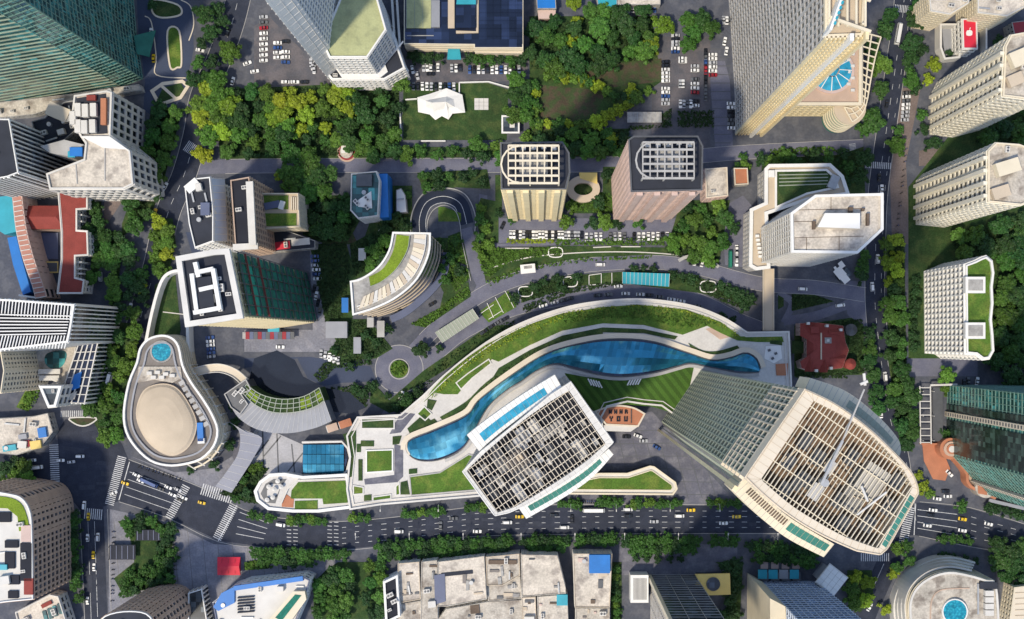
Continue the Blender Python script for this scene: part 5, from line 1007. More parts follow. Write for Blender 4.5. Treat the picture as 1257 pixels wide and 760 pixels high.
for x, y, w_, d_, mt in ((52,531,10,12,'blue_sheet'),(44,546,13,10,'yellow'),(30,545,14,8,'maroon'),(12,550,16,7,'cyan_sheet'),(28,536,10,6,'grey_panel')): t.ubx('cover', mt, (*P(x, y, 9), 8.9), (w_*S, d_*S, 1.4), .15)
t = T('planter_island', 'half-round planter with rust-brown shrubs at the west crossing', 'planter', (*P(103,515), 0)); ip = cat([(86,513),(118,513),(112,520),(102,523),(92,520)], 3, True); t.ribbon('kerb', PL(ip), .4, 0, .5, 'off_white'); t.prism('planting', PL(ip), 0, .45, 'soil')
# red H-plan building with pink curved wing
t = T('red_tiled_hall', 'H-plan hall with brick-red tiled roofs and white cornices near the west road', 'hall', (*P(85,300), 0)); h = 14
hp = [(72,236),(107,236),(107,256),(94,257),(94,283),(107,284),(108,313),(92,314),(92,341),(103,344),(101,360),(71,360),(76,318),(76,284)]
pp = ccw(PL(hp, h)); facade(t, off(pp, -.6), 0, h, 'white'); t.prism('roof', pp, h-.5, h, 'red_tile'); t.ribbon('cornice', pp, .2, h-1, h+.5, 'off_white', w2=.5)
wq = PL([(30,252),(78,252),(78,281),(31,282)], h); m = MB(); (x0, y0), (x1, y1) = wq[0], wq[2]; ym = (y0+y1)/2; m.add([(x0, y0, h-2), (x1, y0, h-2), (x1, y1, h-2), (x0, y1, h-2), (x0+1, ym, h+1.5), (x1-4, ym, h+1.5)], [(0,1,5,4)[::-1], (2,3,4,5)[::-1], (1,2,5)[::-1], (3,0,4)[::-1]]); t.part('hip_roof', m, 'red_tile'); m = MB(); m.walls(wq, 0, h-2); t.part('wing_wall', m, 'brown_stone')
for y in (264, 272, 322, 330, 336): t.ubx('buttress', 'off_white', (*P(98, y, h-3), h/2-1), (3.5, .9, h-2))
t.ubx('courtyard_frame', 'yellow', (*P(62,328,3), 3), (9.5, 7, .4)); t.ubx('courtyard_floor', 'steel_dark', (*P(62,328,3.4), 3.3), (8, 5.4, .2)); t.ubx('courtyard_floor', 'blue_grey', (*P(60,302), .4), (12, 16, .8))
t = T('pink_arcade_wing', 'curved pink arcade wing with blue canopy strips at the far west', 'arcade', (*P(28,305), 0)); h = 18
wa = cat([(16,242),(20,280),(28,315),(40,350),(44,366)], 5); wb = cat([(26,240),(31,278),(40,315),(52,350),(56,364)], 5); pp = ccw(PL(wa+wb[::-1], h)); facade(t, pp, 0, h, 'pink'); t.prism('roof', off(pp, -.05), h-.4, h, 'brick_pink')
A = resample(PL(wa, h), 22); B = resample(PL(wb, h), 22)
for p, q in zip(A, B): t.ubeam('roof_rib', 'off_white', (*p, h+.3), (*q, h+.3), .5, .6)
for p, mt in (([(-6,242),(14,240),(21,284),(6,288),(-6,280)], 'cyan_sheet'), ([(9,292),(20,290),(26,315),(38,358),(28,362),(16,325)], 'blue_sheet')): t.prism('blue_canopy', PL(p, 12), 0, 12, mt)
t.ubx('white_frame', 'white', (*P(34,364,12), 6.5), (10, 1, 13), -.15)
# white-terrace building, slat corner block, glass tower
t = block('gridded_office', 'office block with window-grid side, rooftop machines and white lower terrace', 'building', [(92,118),(132,112),(138,114),(136,166),(160,186),(164,226),(152,232),(62,232),(58,214),(104,196),(106,176),(88,150)], 46, 'bigrid', 'roof_pale', 'off_white', n=0, pw=.9)
h = 46; t.prism('machine_deck', PL([(94,121),(130,115),(132,164),(96,166)], h), h, h+.5, 'roof_dark')
for x, y in ((98,136),(107,137),(117,136),(98,156),(106,157),(116,156),(92,146)): t.ubx('cooling_unit', 'off_white', (*P(x, y, h), h+1.8), (3.4, 7.4, 2.6), .03)
t.ubx('orange_vent', 'terracotta', (*P(129,138,h), h+1.5), (3, 15, 2)); t.ubx('red_tank', 'red_tile', (*P(114,121,h), h+1.5), (5, 3, 2)); t.ubx('blue_cover', 'blue_sheet', (*P(95,187,h), h+1.2), (7, 5, 1.6)); t.ubx('blue_cover', 'cyan_sheet', (*P(89,190,h), h+1), (4, 3.4, 1.2))
t.prism('stone_fold', PL([(50,180),(80,172),(104,178),(84,192),(62,188)], h), 10, h+1, 'grey_stone'); t.prism('white_fold', PL([(100,168),(136,168),(158,184),(128,182)], h), h, h+2, 'white'); m = MB(); m.beam((*P(93,199,h), h+.2), (*P(95,226,h), h+.2), .6, .4); m.beam((*P(129,182,h), h+.2), (*P(129,222,h), h+.2), .6, .4); t.part('roof_joint', m, 'grey_stone')
t = block('old_roof_block', 'low dark machine roof with a folded cream gable between the glass tower and grid office', 'building', [(40,150),(56,145),(62,138),(80,126),(92,124),(94,160),(80,172),(48,182)], 30, 'conc', 'roof_dark', 'concrete', n=8, seed=91)
t.ubx('gable', 'tan_light', (*P(72,138,32), 32), (13, 8, 3), -.4)
t = block('white_slat_corner', 'dark corner block striped by white horizontal slats at the west edge', 'building', [(-40,146),(12,147),(23,212),(10,217),(-40,226)], 66, 'slat', 'roof_dark', 'white', n=2)
for k in range(14): pass
t = block('low_sandy_roofs', 'row of small sandy roofs along the foot of the glass tower', 'building', [(-20,128),(20,124),(88,116),(170,104),(172,110),(90,124),(40,140),(-20,146)], 7, 'conc', 'roof_cream', None, n=7, seed=93)
h = 160.0; gp = [(-60,140),(150,105),(174,96),(166,40),(158,-60),(-60,-60)]
pp = ccw(PL(gp)); t = T('teal_glass_tower', 'huge banded teal glass tower beside the oval forecourt', 'tower', (*P(60,20), 0)); facade(t, pp, 0, h, 'teal'); t.prism('roof', off(pp, -.1), h-.5, h, 'roof_dark')
q = PL([(149,106.3),(175,96.8),(167,40),(159,-60)]); cw = ccw(q+[(x-1.2, y+1.0) for x, y in q[::-1]]); facade(t, cw, 0, h-.6, 'tealgrid')
t.prism('entrance_canopy', PL([(164,44),(191,37),(183,70),(168,66)], 6), 5.4, 6, 'glass_green')
# ================================================================ north edge
h = 165.0; gp = [(412,105),(428,92),(434,40),(434,-60),(330,-60),(384,66)]
pp = ccw(PL(gp)); t = T('white_fin_tower', 'white-edged tower with curved dark balconies beside the olive roof', 'tower', (*cen(pp), 0)); facade(t, pp, 0, h, 'white'); t.prism('roof', off(pp, -.1), h-.5, h, 'roof_dark')
m = MB(); m.prism(PL([(410.5,105.8),(428,91.2),(429.6,92.6),(412,107.4)]), 0, h+4); t.part('white_fin', m, 'white')
m = MB()
for k in range(22): m.beam((*P(411,107.6), 6+k*7.4), (*P(429.8,92.4), 6+k*7.4), .5, .25)
for f in (.15, .5, .85): m.beam((*P(411+18.6*f,107.5-14.9*f), 2), (*P(411+18.6*f,107.5-14.9*f), h+3), .5, .3)
t.part('fin_joint', m, 'off_white')
h = 58; op = [(396,52),(426,-20),(458,-20),(474,37),(451,71),(405,71)]
t = block('olive_roof_block', 'six-sided block with a plain olive roof and white base wings', 'building', op, h, 'white', 'roof_olive', 'white', n=0, pw=.9)
t = block('white_wing_block', 'white stepped wing with ribbed corner at the foot of the olive-roofed block', 'building', [(388,74),(402,76),(448,76),(474,42),(482,40),(497,84),(472,98),(430,98),(408,98)], 24, 'white', 'roof_dark', 'white', n=3, seed=95, pw=1.0)
for k in range(6): t.ubeam('corner_rib', 'white', (*P(468+k*3.2,84-k*4,25), 25), (*P(480+k*3,66-k*3,25), 25), .7, .8)
t.prism('white_terrace', PL([(412,84),(448,88),(470,72),(476,88),(466,96),(420,96)], 25), 24, 25, 'white')
t = T('sky_rail', 'long white elevated rail running past the glass-roofed hall', 'elevated rail', (*P(485,40), 0))
for dx in (-3, 3): t.ubeam('rail', 'off_white', (*P(483+dx,-20,14), 14), (*P(488+dx,58,14), 14), 1.3, 1)
t.ribbon('rail', PL(cat([(488,58),(493,74),(501,88)], 5), 14), .7, 13.5, 14.5, 'off_white', closed=False)
for y in (5, 40): t.ubx('pier', 'concrete', (*P(485, y), 6.7), (1.2, 1.2, 13.4))
t = block('glass_roofed_hall', 'wide hall with navy glass roof panels and cream front ledge, north of the parking strip', 'hall', [(497,-40),(641,-40),(641,58),(583,58),(583,54),(497,53)], 16, 'creamband', 'glass_navy', None, n=0)
h = 16
for i in range(6):
    for k in range(7): t.ubx('roof_pane', 'glass_navy', (*P(592+i*9,-8+k*9.6,h), h+.25), (4.2, 4.5, .3))
t.prism('olive_panel', PL([(499,-10),(529,-10),(529,35),(499,35)], h), h, h+.9, 'roof_olive')
for k in range(4): t.ubx('panel_joint', 'frame_sage', (*P(499+k*10,12,h+1), h+1), (.25, 22, .2))
t.prism('dark_hall', PL([(560,2),(584,2),(584,36),(560,36)], h), h, h+3, 'glass_navy'); t.prism('blue_canopy', PL([(562,-10),(584,-10),(584,5),(560,5)], h+4), h, h+3.8, 'cyan_sheet'); t.ribbon('roof_edge', PL([(560,40),(586,40),(586,0)], h), .8, h, h+1.2, 'tan', closed=False); t.ubx('louvre_box', 'grey_panel', (*P(535,18,h), h+1), (5, 16, 2)); t.prism('olive_panel', PL([(550,-5),(558,-5),(558,35),(550,35)], h), h, h+.7, 'tan')
t.ribbon('front_ledge', PL([(497,55),(582,56),(584,62),(641,63)], 8), 1.3, 0, 8, 'tan_light', closed=False); t.prism('teal_porch', PL([(550,58),(564,58),(566,73),(549,73)], 6), 5.2, 6, 'cyan_sheet'); t.ubx('pane_frame', 'grey_stone', (*P(516,44,h), h+.3), (16, .4, .4))
t = block('blue_roof_cottage', 'small cottage with bright blue roof and pinkish porch in the north yard', 'cottage', [(659,-6),(681,-6),(682,10),(660,10)], 8, 'conc', 'blue_sheet', None, n=0); t.prism('porch', PL([(660,11),(682,11),(682,23),(661,23)], 5), 0, 5, 'pinkish')
t = block('blue_roof_pavilion', 'blue-roofed pavilion beside the long cream school roof', 'pavilion', [(733,-6),(757,-6),(757,11),(735,11)], 8, 'conc', 'cyan_sheet', None, n=0)
t = block('long_cream_roof', 'long cream roof strip behind the northern car row', 'building', [(758,-8),(810,-8),(810,5),(758,5)], 7, 'conc', 'roof_pale', None, n=0)
# park furniture: tent, kiosks
t = T('sail_tent', 'large white sail-shaped event tent on the walled lawn', 'tent', (*P(543,128), 0)); m = MB()
tp = [(513,121),(528,117),(549,110.5),(568,118),(571.5,139.5),(556,141),(551,148),(543,144),(535,148.5),(528,142),(514,139)]
hz_ = [3,3.4,4.5,3.4,3,3.2,2.6,3.4,2.6,3.2,3]; bd = [(*P(*p), z) for p, z in zip(tp, hz_)]; pk = [(*P(532,130), 8.5), (*P(549,129), 8.5)]
n = len(bd); mid = []
for (x, y, z) in bd: k_ = min(pk, key=lambda q: math.dist(q[:2], (x, y))); mid.append((x*.45+k_[0]*.55, y*.45+k_[1]*.55, 4.6))
vs = bd+mid+pk; fs = [(i, (i+1) % n, n+(i+1) % n, n+i) for i in range(n)]
def near(i): return 2*n+min((0, 1), key=lambda q: math.dist(pk[q][:2], bd[i][:2]))
for i in range(n):
    j = (i+1) % n
    fs.append((n+i, n+j, near(i)) if near(i) == near(j) else (n+i, n+j, near(j), near(i)))
m.add(vs, [f[::-1] for f in fs]); t.part('canopy', m, 'white')
for p in pk: t.ubx('mast', 'metal', (p[0], p[1], 4.2), (.25, .25, 8.4))
t = T('lawn_wall', 'low white wall framing the event tent lawn', 'wall', (*P(492,150), 0)); t.ubeam('wall_run', 'white', (*P(491,130), .8), (*P(493,172), .8), .8, 1.6); t.ubeam('wall_run', 'white', (*P(564,116), .8), (*P(564,102), .8), .7, 1.6); t.ubeam('wall_run', 'white', (*P(564,102), .8), (*P(600,101), .8), .7, 1.6); t.ubeam('wall_run', 'white', (*P(600,101), .8), (*P(625,108), .8), .7, 1.6); t.ubeam('wall_run', 'white', (*P(498,123), .8), (*P(512,122), .8), .7, 1.6); t.ubeam('wall_run', 'white', (*P(517,173.5), .6), (*P(547,173.5), .6), .7, 1.2)
for x, y, lb in ((591,128,'flat pale paving square on the tent lawn'), (627,155,'white-framed glass cube pavilion at the edge of the tent lawn')):
    c = P(x, y)
    if x < 600: t = T('paving_square', lb, 'paving', (*c, 0)); [t.ubx('slab_tile', 'off_white', (c[0]+(i-1)*2.9, c[1]+(k-1)*2.4, .3), (2.75, 2.25, .5)) for i in range(3) for k in range(3)]
    else: t = T('glass_cube', lb, 'pavilion', (*c, 0)); t.ubx('glass_box', 'glass_grey', (*c, 2.5), (9.4, 9.4, 5)); t.ribbon('frame', PL(circ(x, y, 14, 4), 5) and [(c[0]-5, c[1]-5), (c[0]+5, c[1]-5), (c[0]+5, c[1]+5), (c[0]-5, c[1]+5)], .5, 4.8, 5.6, 'white'); t.ubx('roof_unit', 'off_white', (c[0]+1, c[1], 5.4), (3, 4, .8))
t = T('round_kiosk', 'round tiered park kiosk with white platform by the north street', 'kiosk', (*P(426,187), 0)); 
for r_, z, mt in ((12, .6, 'brown_stone'), (10, 1.0, 'maroon'), (8, 2.6, 'roof_cream')): m = MB(); m.cyl(*P(426,187), r_*S, 0, z, 28); t.part('tier', m, mt)
t.ubx('platform', 'white', (*P(426,184), 3), (6, 5, .8)); m = MB(); m.cyl(*P(420,171), 4.2, 0, 3.5, 20); m.cyl(*P(420,171), 4.6, 3.5, 4.6, 20, r2=.5); t.part('domed_annex', m, 'steel_dark')
# canopy roofs along the curving drive
for p, lb, mt in (([(534,408),(580,379),(588,391),(543,421)], 'long ribbed pale metal canopy between the two curved drives', 'frame_sage'), ([(764,334),(822,336),(821,352),(764,348)], 'long turquoise glass canopy between the two curved drives', 'cyan_sheet')):
    t = T('drive_canopy', lb, 'canopy', (*cen(PL(p)), 0)); q = PL(p, 5); t.prism('roof', q, 4.6, 5, mt)
    for k in range(13): f = k/12; t.ubeam('roof_seam', 'off_white', (q[0][0]+(q[1][0]-q[0][0])*f, q[0][1]+(q[1][1]-q[0][1])*f, 5.1), (q[3][0]+(q[2][0]-q[3][0])*f, q[3][1]+(q[2][1]-q[3][1])*f, 5.1), .2, .2)
    for a in q: c_ = cen(q); t.ubx('post', 'metal', (a[0]*.92+c_[0]*.08, a[1]*.92+c_[1]*.08, 2.3), (.3, .3, 4.6))
t = T('white_slab_shelter', 'white flat shelter by the upper curved drive with grey opening', 'shelter', (*P(648,330), 0)); t.ubx('roof', 'white', (*P(648,330,4), 4), (9, 5.5, .6), .1); t.ubx('roof_opening', 'concrete', (*P(648,328,4.4), 4.35), (5, 1.8, .12), .1); t.ubx('wall', 'off_white', (*P(648,330), 1.9), (7.5, 4.2, 3.7), .1)
for x, y, lb in ((682,310,'rounded white kerb frame on the long north lawn'), (645,358,'small rounded white frame between the drives, by the turning bay'), (700,346,'rounded white frame under the drive trees near the turquoise canopy'), (869,352,'larger rounded white frame where the two drives part')):
    t = T('frame_planter', lb, 'planter', (*P(x, y), 0)); r_ = 7 if x != 869 else 8; t.ribbon('kerb', PL(cat([(x-r_,y-r_*.7),(x+r_,y-r_*.7),(x+r_,y+r_*.7),(x-r_,y+r_*.7)], 4, True)), .3, 0, 1.0, 'white'); t.prism('planting', PL(cat([(x-r_,y-r_*.7),(x+r_,y-r_*.7),(x+r_,y+r_*.7),(x-r_,y+r_*.7)], 4, True)), 0, .5, 'lawn_dark')
t = T('bus_bay_canopy', 'curved grey bus-bay canopy on the upper drive', 'canopy', (*P(856,320), 0)); t.ribbon('roof', PL(cat([(833,320),(845,315),(862,318),(876,323),(882,328)], 5), 4), 1.0, 3.4, 4, 'grey_stone', closed=False); [t.ubx('post', 'metal', (*P(x, y), 1.7), (.3, .3, 3.4)) for x, y in ((836,319),(848,316),(862,318),(876,323))]
t = T('flower_trough', 'long white-kerbed garden walls on the north lawn', 'wall', (*P(760,304), 0))
for a, c_ in (((728,304),(750,303)),((762,303),(786,303)),((620,305),(654,305)),((700,342),(704,340))): t.ubeam('kerb', 'off_white', (*P(*a), .5), (*P(*c_), .5), .6, 1.0)
t.ribbon('path_edge', PL(cat([(600,330),(650,316),(720,310),(790,310),(850,316),(882,328)], 6)), .3, 0, .6, 'off_white', closed=False)
for q in (((723,338),(723,350)),((738,336),(738,348)),((751,335),(751,348)),((723,338),(738,336)),((723,350),(738,349))): t.ubeam('kerb', 'white', (*P(*q[0]), .4), (*P(*q[1]), .4), .35, .8)
for q in (((590,385),(606,374)),((600,392),(617,381)),((608,365),(618,384)),((598,372),(606,390)),((620,357),(631,378))): t.ubeam('kerb', 'white', (*P(*q[0]), .4), (*P(*q[1]), .4), .35, .8)
t = T('greenhouse_frame', 'long grey open frame shelter beside the park parking', 'shelter', (*P(791,145), 0)); t.ubx('roof', 'concrete', (*P(791,144,3), 3), (21, 6.5, .3))
for k in range(8): t.ubx('bar', 'metal', (*P(772+k*5.4,144,3.2), 3.3), (.2, 6.3, .2))
t.ubx('wall', 'steel_dark', (*P(791,144), 1.4), (20, 5.5, 2.8))
# ================================================================ trees
def crown_mesh(seed, dense=1.0, tall=.85):
    r = np.random.default_rng(seed); V = []; F = []; mi = []; nl = 23; sq = r.uniform(.82, 1.18); ph = r.uniform(0, 6.28)
    def quad(c, u, v, m):
        o = len(V); V.extend([tuple(c-u-v), tuple(c+u-v*.7), tuple(c+u*.8+v), tuple(c-u*.9+v*.9)]); F.append((o, o+1, o+2, o+3)); mi.append(m)
    lobes = []
    for k in range(nl):
        a = k*2.4+r.uniform(-.6, .6); rad = math.sqrt((k+.3)/nl)*.76*r.uniform(.66, 1.22)*(1+.16*math.sin(3*a+ph))
        lobes.append((np.array([rad*math.cos(a), rad*math.sin(a), (.62-.55*rad*rad+r.uniform(-.14, .16))*tall]), r.uniform(.13, .33)))
    for c, rl in lobes:
        # dark core of each clump
        n0 = len(V); n = 7
        for j, (zz, q) in enumerate(((-.6, .5), (0, .78), (.55, .5))):
            for i in range(n): V.append((c[0]+rl*q*math.cos(6.283*i/n+j*.4), c[1]+rl*q*math.sin(6.283*i/n+j*.4), c[2]+rl*zz*.8))
        V.append(tuple(c+np.array([0, 0, rl*.62])))
        for j in range(2):
            for i in range(n): F.append((n0+j*n+i, n0+j*n+(i+1) % n, n0+(j+1)*n+(i+1) % n, n0+(j+1)*n+i)); mi.append(1)
        for i in range(n): F.append((n0+2*n+i, n0+2*n+(i+1) % n, n0+3*n)); mi.append(1)
        for i in range(int(70*dense*rl/.25)):
            d = r.normal(size=3); d /= np.linalg.norm(d); d[2] = abs(d[2])*.9-.15
            p = c+d*rl*r.uniform(.72, 1.12); nrm = d*.6+np.array([0, 0, .55])+r.normal(size=3)*.35; nrm /= np.linalg.norm(nrm)
            u = np.cross(nrm, r.normal(size=3)); u /= np.linalg.norm(u); v = np.cross(nrm, u); s_ = r.uniform(.036, .078)
            quad(p, u*s_, v*s_*r.uniform(.6, 1), 0)
    me = bpy.data.meshes.new('crown'); me.from_pydata([tuple(float(q) for q in v) for v in V], [], F); me.materials.append(MATS['leaf']); me.materials.append(MATS['leaf_core'])
    me.polygons.foreach_set('material_index', mi); return me
CROWNS = [crown_mesh(k, 1.0, (.85, 1.0, .75)[k % 3]) for k in range(8)]
def trunk_mesh():
    b = MB(); R = lambda r, z, x=0, y=0: [(x+r*math.cos(6.283*i/7), y+r*math.sin(6.283*i/7), z) for i in range(7)]
    b.loft([R(.075, 0), R(.055, .3), R(.045, .62)])
    for k in range(4):
        a = k*1.6; b.beam((0, 0, .45), (.42*math.cos(a), .42*math.sin(a), .95), .04, .04)
    return b.mesh('trunk', 'bark')
TRUNK = trunk_mesh()
TONE = dict(D=((.023,.064,.018), 'dark green'), G=((.042,.116,.020), 'mid green'), L=((.088,.170,.022), 'light green'), Y=((.22,.30,.020), 'yellow-green'))
TREES = []; trnd = random.Random(42)
def one(x, y, r, tone, place): TREES.append((x, y, r, tone, place))
def fill(poly, sp, r0, r1, mix, place):
    sp *= 1.04; r0 *= 1.05; r1 *= 1.05
    xs = [a for a, b in poly]; ys = [b for a, b in poly]; got = []
    for k in range(900):
        p = (trnd.uniform(min(xs), max(xs)), trnd.uniform(min(ys), max(ys)))
        if inside(p, poly) and all(math.dist(p, q) > sp for q in got): got.append(p); one(*p, trnd.uniform(r0, r1), trnd.choice(mix), place)
def row(x0, y0, x1, y1, sp, r, mix, place):
    sp *= 1.0; r *= 1.1; n = max(1, round(math.hypot(x1-x0, y1-y0)/sp))
    for k in range(n+1): f = k/n; one(x0+(x1-x0)*f+trnd.uniform(-1.2, 1.2), y0+(y1-y0)*f+trnd.uniform(-1.2, 1.2), r*trnd.uniform(.85, 1.15), trnd.choice(mix), place)
pl = 'along the west road beside the red tiled hall'
fill([(186,132),(222,135),(218,165),(208,190),(200,225),(190,258),(170,285),(152,280),(160,250),(178,210),(178,170)], 15, 10, 13, 'DDGG', pl)
fill([(110,240),(122,240),(125,280),(150,285),(152,310),(125,330),(110,350)], 14, 9, 12, 'DDG', pl)
fill([(188,272),(210,270),(214,300),(204,335),(188,332)], 13, 8, 11, 'LLY', 'on the verge west of the slanted glass block')
pl = 'between the west road and the louvred annex'
fill([(136,310),(165,305),(175,340),(178,365),(165,392),(142,392)], 14, 9, 12, 'DGG', pl); one(172,352,9,'Y',pl)
fill([(142,400),(170,402),(162,440),(153,470),(150,500),(146,538),(130,540),(122,510),(110,500),(110,455),(128,440)], 13.5, 9, 12, 'DGGL', pl)
fill([(245,102),(272,97),(286,120),(282,165),(262,172),(246,158)], 14, 11, 15, 'LLYL', 'at the corner of the north park'); one(249,190,12,'Y','at the corner of the north park')
fill([(248,18),(272,2),(278,30),(262,50),(248,54)], 15, 9, 12, 'DDG', 'beside the oval forecourt'); fill([(238,70),(262,72),(258,100),(236,108)], 16, 9, 12, 'DG', 'beside the oval forecourt'); one(285,66,16,'L','beside the oval forecourt'); one(186,6,7,'D','beside the oval forecourt')
YP = [(320,115),(430,104),(432,150),(375,168),(325,145)]
fill(YP, 13.5, 8, 13, 'YYYLLG', 'in the grove south of the olive-roofed block')
NP = [(290,112),(318,112),(325,150),(375,172),(436,150),(434,108),(440,100),(478,104),(500,88),(506,100),(490,110),(488,172),(470,195),(440,192),(410,170),(400,192),(280,192),(274,170)]
fill(NP, 14.5, 9, 14, 'DDDGGL', 'in the dark north-west park')
fill([(442,178),(618,176),(618,192),(442,192)], 14, 8, 11, 'GGLD', 'along the north street behind the tent lawn')
row(507,70,538,72,10,7.5,'D','in front of the glass-roofed hall'); row(576,71,641,74,12,8.5,'DDG','in front of the glass-roofed hall')
pl = 'in the dense wood of the central north park'
fill([(650,30),(690,28),(720,15),(790,14),(806,45),(798,70),(760,78),(742,88),(700,86),(652,82)], 15, 10, 15, 'DDDG', pl); fill([(838,20),(870,18),(876,48),(845,55)], 15, 10, 13, 'DG', pl)
for x, y, r in ((704,3,11),(709,26,8),(699,50,10),(812,32,14),(799,58,12)): one(x, y, r, 'Y', pl)
pl = 'in the clipped ring around the sunken park lawn'
for a in ((673,93,716,97),(716,97,752,116),(657,103,658,150),(662,152,722,152)): row(*a, 11, 7.5, 'LYYG', pl)
row(733,150,780,122,10,8.5,'YYL',pl); one(775,110,9,'Y',pl); one(796,112,8,'L',pl); one(766,118,7,'D',pl); fill([(626,97),(648,97),(648,145),(628,142)], 14, 9, 12, 'GGD', 'beside the glass cube pavilion')
fill([(645,162),(770,160),(764,188),(705,188),(645,172)], 14, 8, 11, 'DDGL', 'between the two apartment towers and the park'); one(751,173,10,'Y','between the two apartment towers and the park')
for x, y, r, c in ((695,272,10,'L'),(728,273,10,'D'),(742,272,11,'G'),(757,274,9,'D'),(783,274,9,'G'),(628,270,6,'G'),(702,252,9,'L'),(735,248,10,'D'),(745,215,8,'D'),(612,262,6,'D')): one(x, y, r, c, 'around the feet of the two apartment towers')
fill([(836,248),(870,246),(894,248),(886,300),(880,322),(842,316),(822,300),(832,275)], 14, 9, 12, 'DGGL', 'in the grove east of the pink apartment tower')
one(901,279,9,'D','on the service lane beside the hexagonal tower'); fill([(905,196),(918,190),(918,205),(905,206)], 10, 6, 8, 'LG', 'on the service lane beside the hexagonal tower')
fill([(932,192),(1030,188),(1062,182),(1066,230),(1040,232),(1030,202),(936,202)], 14, 8, 12, 'DDG', 'behind the garden podium of the hexagonal tower')
pl = 'along the east road beside the fan skylight podium'
for x, y, r, c in ((1078,79,16,'G'),(1070,60,12,'D'),(1084,40,13,'D'),(1092,20,12,'D'),(1068,147,17,'D'),(1060,158,10,'G'),(1080,110,12,'D'),(1121,26,12,'D'),(1124,8,11,'D'),(1118,52,13,'D'),(1116,75,12,'D'),(1116,99,12,'G'),(1132,60,9,'D'),(1147,79,10,'Y'),(1140,97,8,'Y'),(1134,158,9,'D'),(1132,140,8,'G'),(1100,180,12,'G'),(1150,175,9,'D'),(1140,176,8,'D'),(1124,108,9,'D'),(1104,160,8,'G')): one(x, y, r, c, pl)
pl = 'on the verge of the east road facing the apartment slabs'
fill([(1086,292),(1106,292),(1108,350),(1087,352)], 12, 8, 10, 'YYL', pl); fill([(1088,354),(1111,354),(1112,440),(1090,440)], 14, 9, 11, 'DGG', pl); row(1061,312,1058,340,11,8,'DG',pl); row(1068,408,1066,450,12,9,'GD',pl); fill([(1092,452),(1116,456),(1120,555),(1106,548),(1094,500)], 14, 10, 12, 'DDG', pl); fill([(1064,455),(1080,460),(1086,510),(1074,500)], 13, 9, 11, 'D', pl); row(1124,345,1122,425,14,7,'D',pl)
pl = 'in the dark woods around the eastern apartment slabs'
fill([(1224,322),(1262,286),(1262,470),(1228,462),(1208,446),(1224,430)], 17, 12, 15, 'DDDG', pl); fill([(1166,288),(1210,286),(1262,264),(1262,284),(1222,312),(1178,318)], 17, 11, 14, 'DDG', pl); fill([(1192,176),(1225,162),(1262,132),(1262,172),(1215,172)], 16, 11, 14, 'DDG', pl)
one(1160,460,12,'L',pl); one(1218,20,7,'G',pl); one(1228,50,9,'D',pl); one(1165,65,6,'D',pl)
pl = 'in the row on the north kerb of the avenue'
for x0, x1, y0, y1 in ((308,330,632,636),(357,398,638,640),(432,452,636,635),(498,543,631,627),(574,594,624,622),(690,710,619,619),(738,758,618,618),(776,835,618,618),(874,905,618,618)): row(x0, y0, x1, y1, 9, 6.5, 'GGGL', pl)
pl = 'in the row on the south kerb of the avenue'
for x0, x1, y0, y1 in ((312,422,678,681),(466,622,671,665),(643,694,665,664),(714,752,664,663),(768,857,664,664),(877,900,664,664),(920,1000,670,678),(320,380,688,690),(470,500,682,680),(515,620,680,674),(780,850,674,674),(935,995,684,690),(655,690,672,672)): row(x0, y0, x1, y1, 9.6, 8, 'GGD', pl)
fill([(388,705),(425,700),(430,725),(425,758),(388,760)], 13, 9, 12, 'DGG', 'in the walled garden beside the shop complex'); fill([(446,694),(468,694),(470,712),(448,716)], 12, 8, 10, 'GL', 'in the walled garden beside the shop complex'); fill([(448,735),(470,730),(470,760),(445,760)], 13, 8, 11, 'DG', 'in the walled garden beside the shop complex')
row(756,700,757,760,9,6,'DGL','in the narrow strip beside the blue pavilion roof'); fill([(878,688),(908,690),(908,712),(900,735),(906,758),(884,758),(898,735),(897,702)], 11, 8, 10, 'D', 'around the yellow slab roof'); row(780,686,836,687,14,5,'D','in the clipped row before the black ribbed block')
pl = 'beside the southern crossing and stepped rotunda'
fill([(1043,706),(1064,706),(1069,730),(1056,748),(1042,735)], 12, 9, 11, 'LYL', pl); fill([(1096,668),(1125,666),(1122,685),(1100,700)], 12, 8, 10, 'LG', pl); one(1088,748,9,'Y',pl); one(1097,704,8,'Y',pl); fill([(1218,665),(1258,660),(1262,715),(1228,712)], 15, 11, 14, 'D', pl); row(1158,682,1198,690,12,6,'D',pl); row(1158,662,1190,664,12,6,'G',pl)
pl = 'between the brick ramp and the avenue'
for x, y, r, c in ((1134,598,9,'Y'),(1128,584,7,'Y'),(1142,606,7,'L'),(1181,622,9,'G'),(1165,534,9,'G'),(1172,548,10,'L'),(1180,560,8,'G'),(1155,530,7,'D'),(1160,478,8,'L')): one(x, y, r, c, pl)
row(1215,622,1256,634,11,7,'D',pl)
row(90,632,92,718,8,7,'GGD','in the hedge row below the brown hotel'); one(96,735,8,'G','in the hedge row below the brown hotel'); fill([(0,572),(34,564),(38,590),(0,594)], 13, 9, 11, 'DGL', 'beside the market roof on the west road')
pl = 'in the paved street garden by the crossing'
fill([(150,636),(188,633),(190,646),(160,656)], 10, 7, 9, 'GGD', pl); fill([(193,650),(210,645),(212,690),(208,718),(195,716),(193,690)], 11, 7, 9, 'DGG', pl); fill([(144,716),(162,697),(193,702),(193,720),(152,728)], 11, 7, 10, 'DGL', pl)
for x, y, r, c in ((288,520,8,'D'),(281,546,8,'D'),(262,571,8,'D'),(234,577,6,'D'),(285,500,6,'D'),(296,588,8,'G'),(310,575,7,'L'),(302,605,9,'D'),(290,612,7,'G'),(318,572,6,'L')): one(x, y, r, c, 'around the sunken court and domed pavilion')
pl = 'around the roundabout'
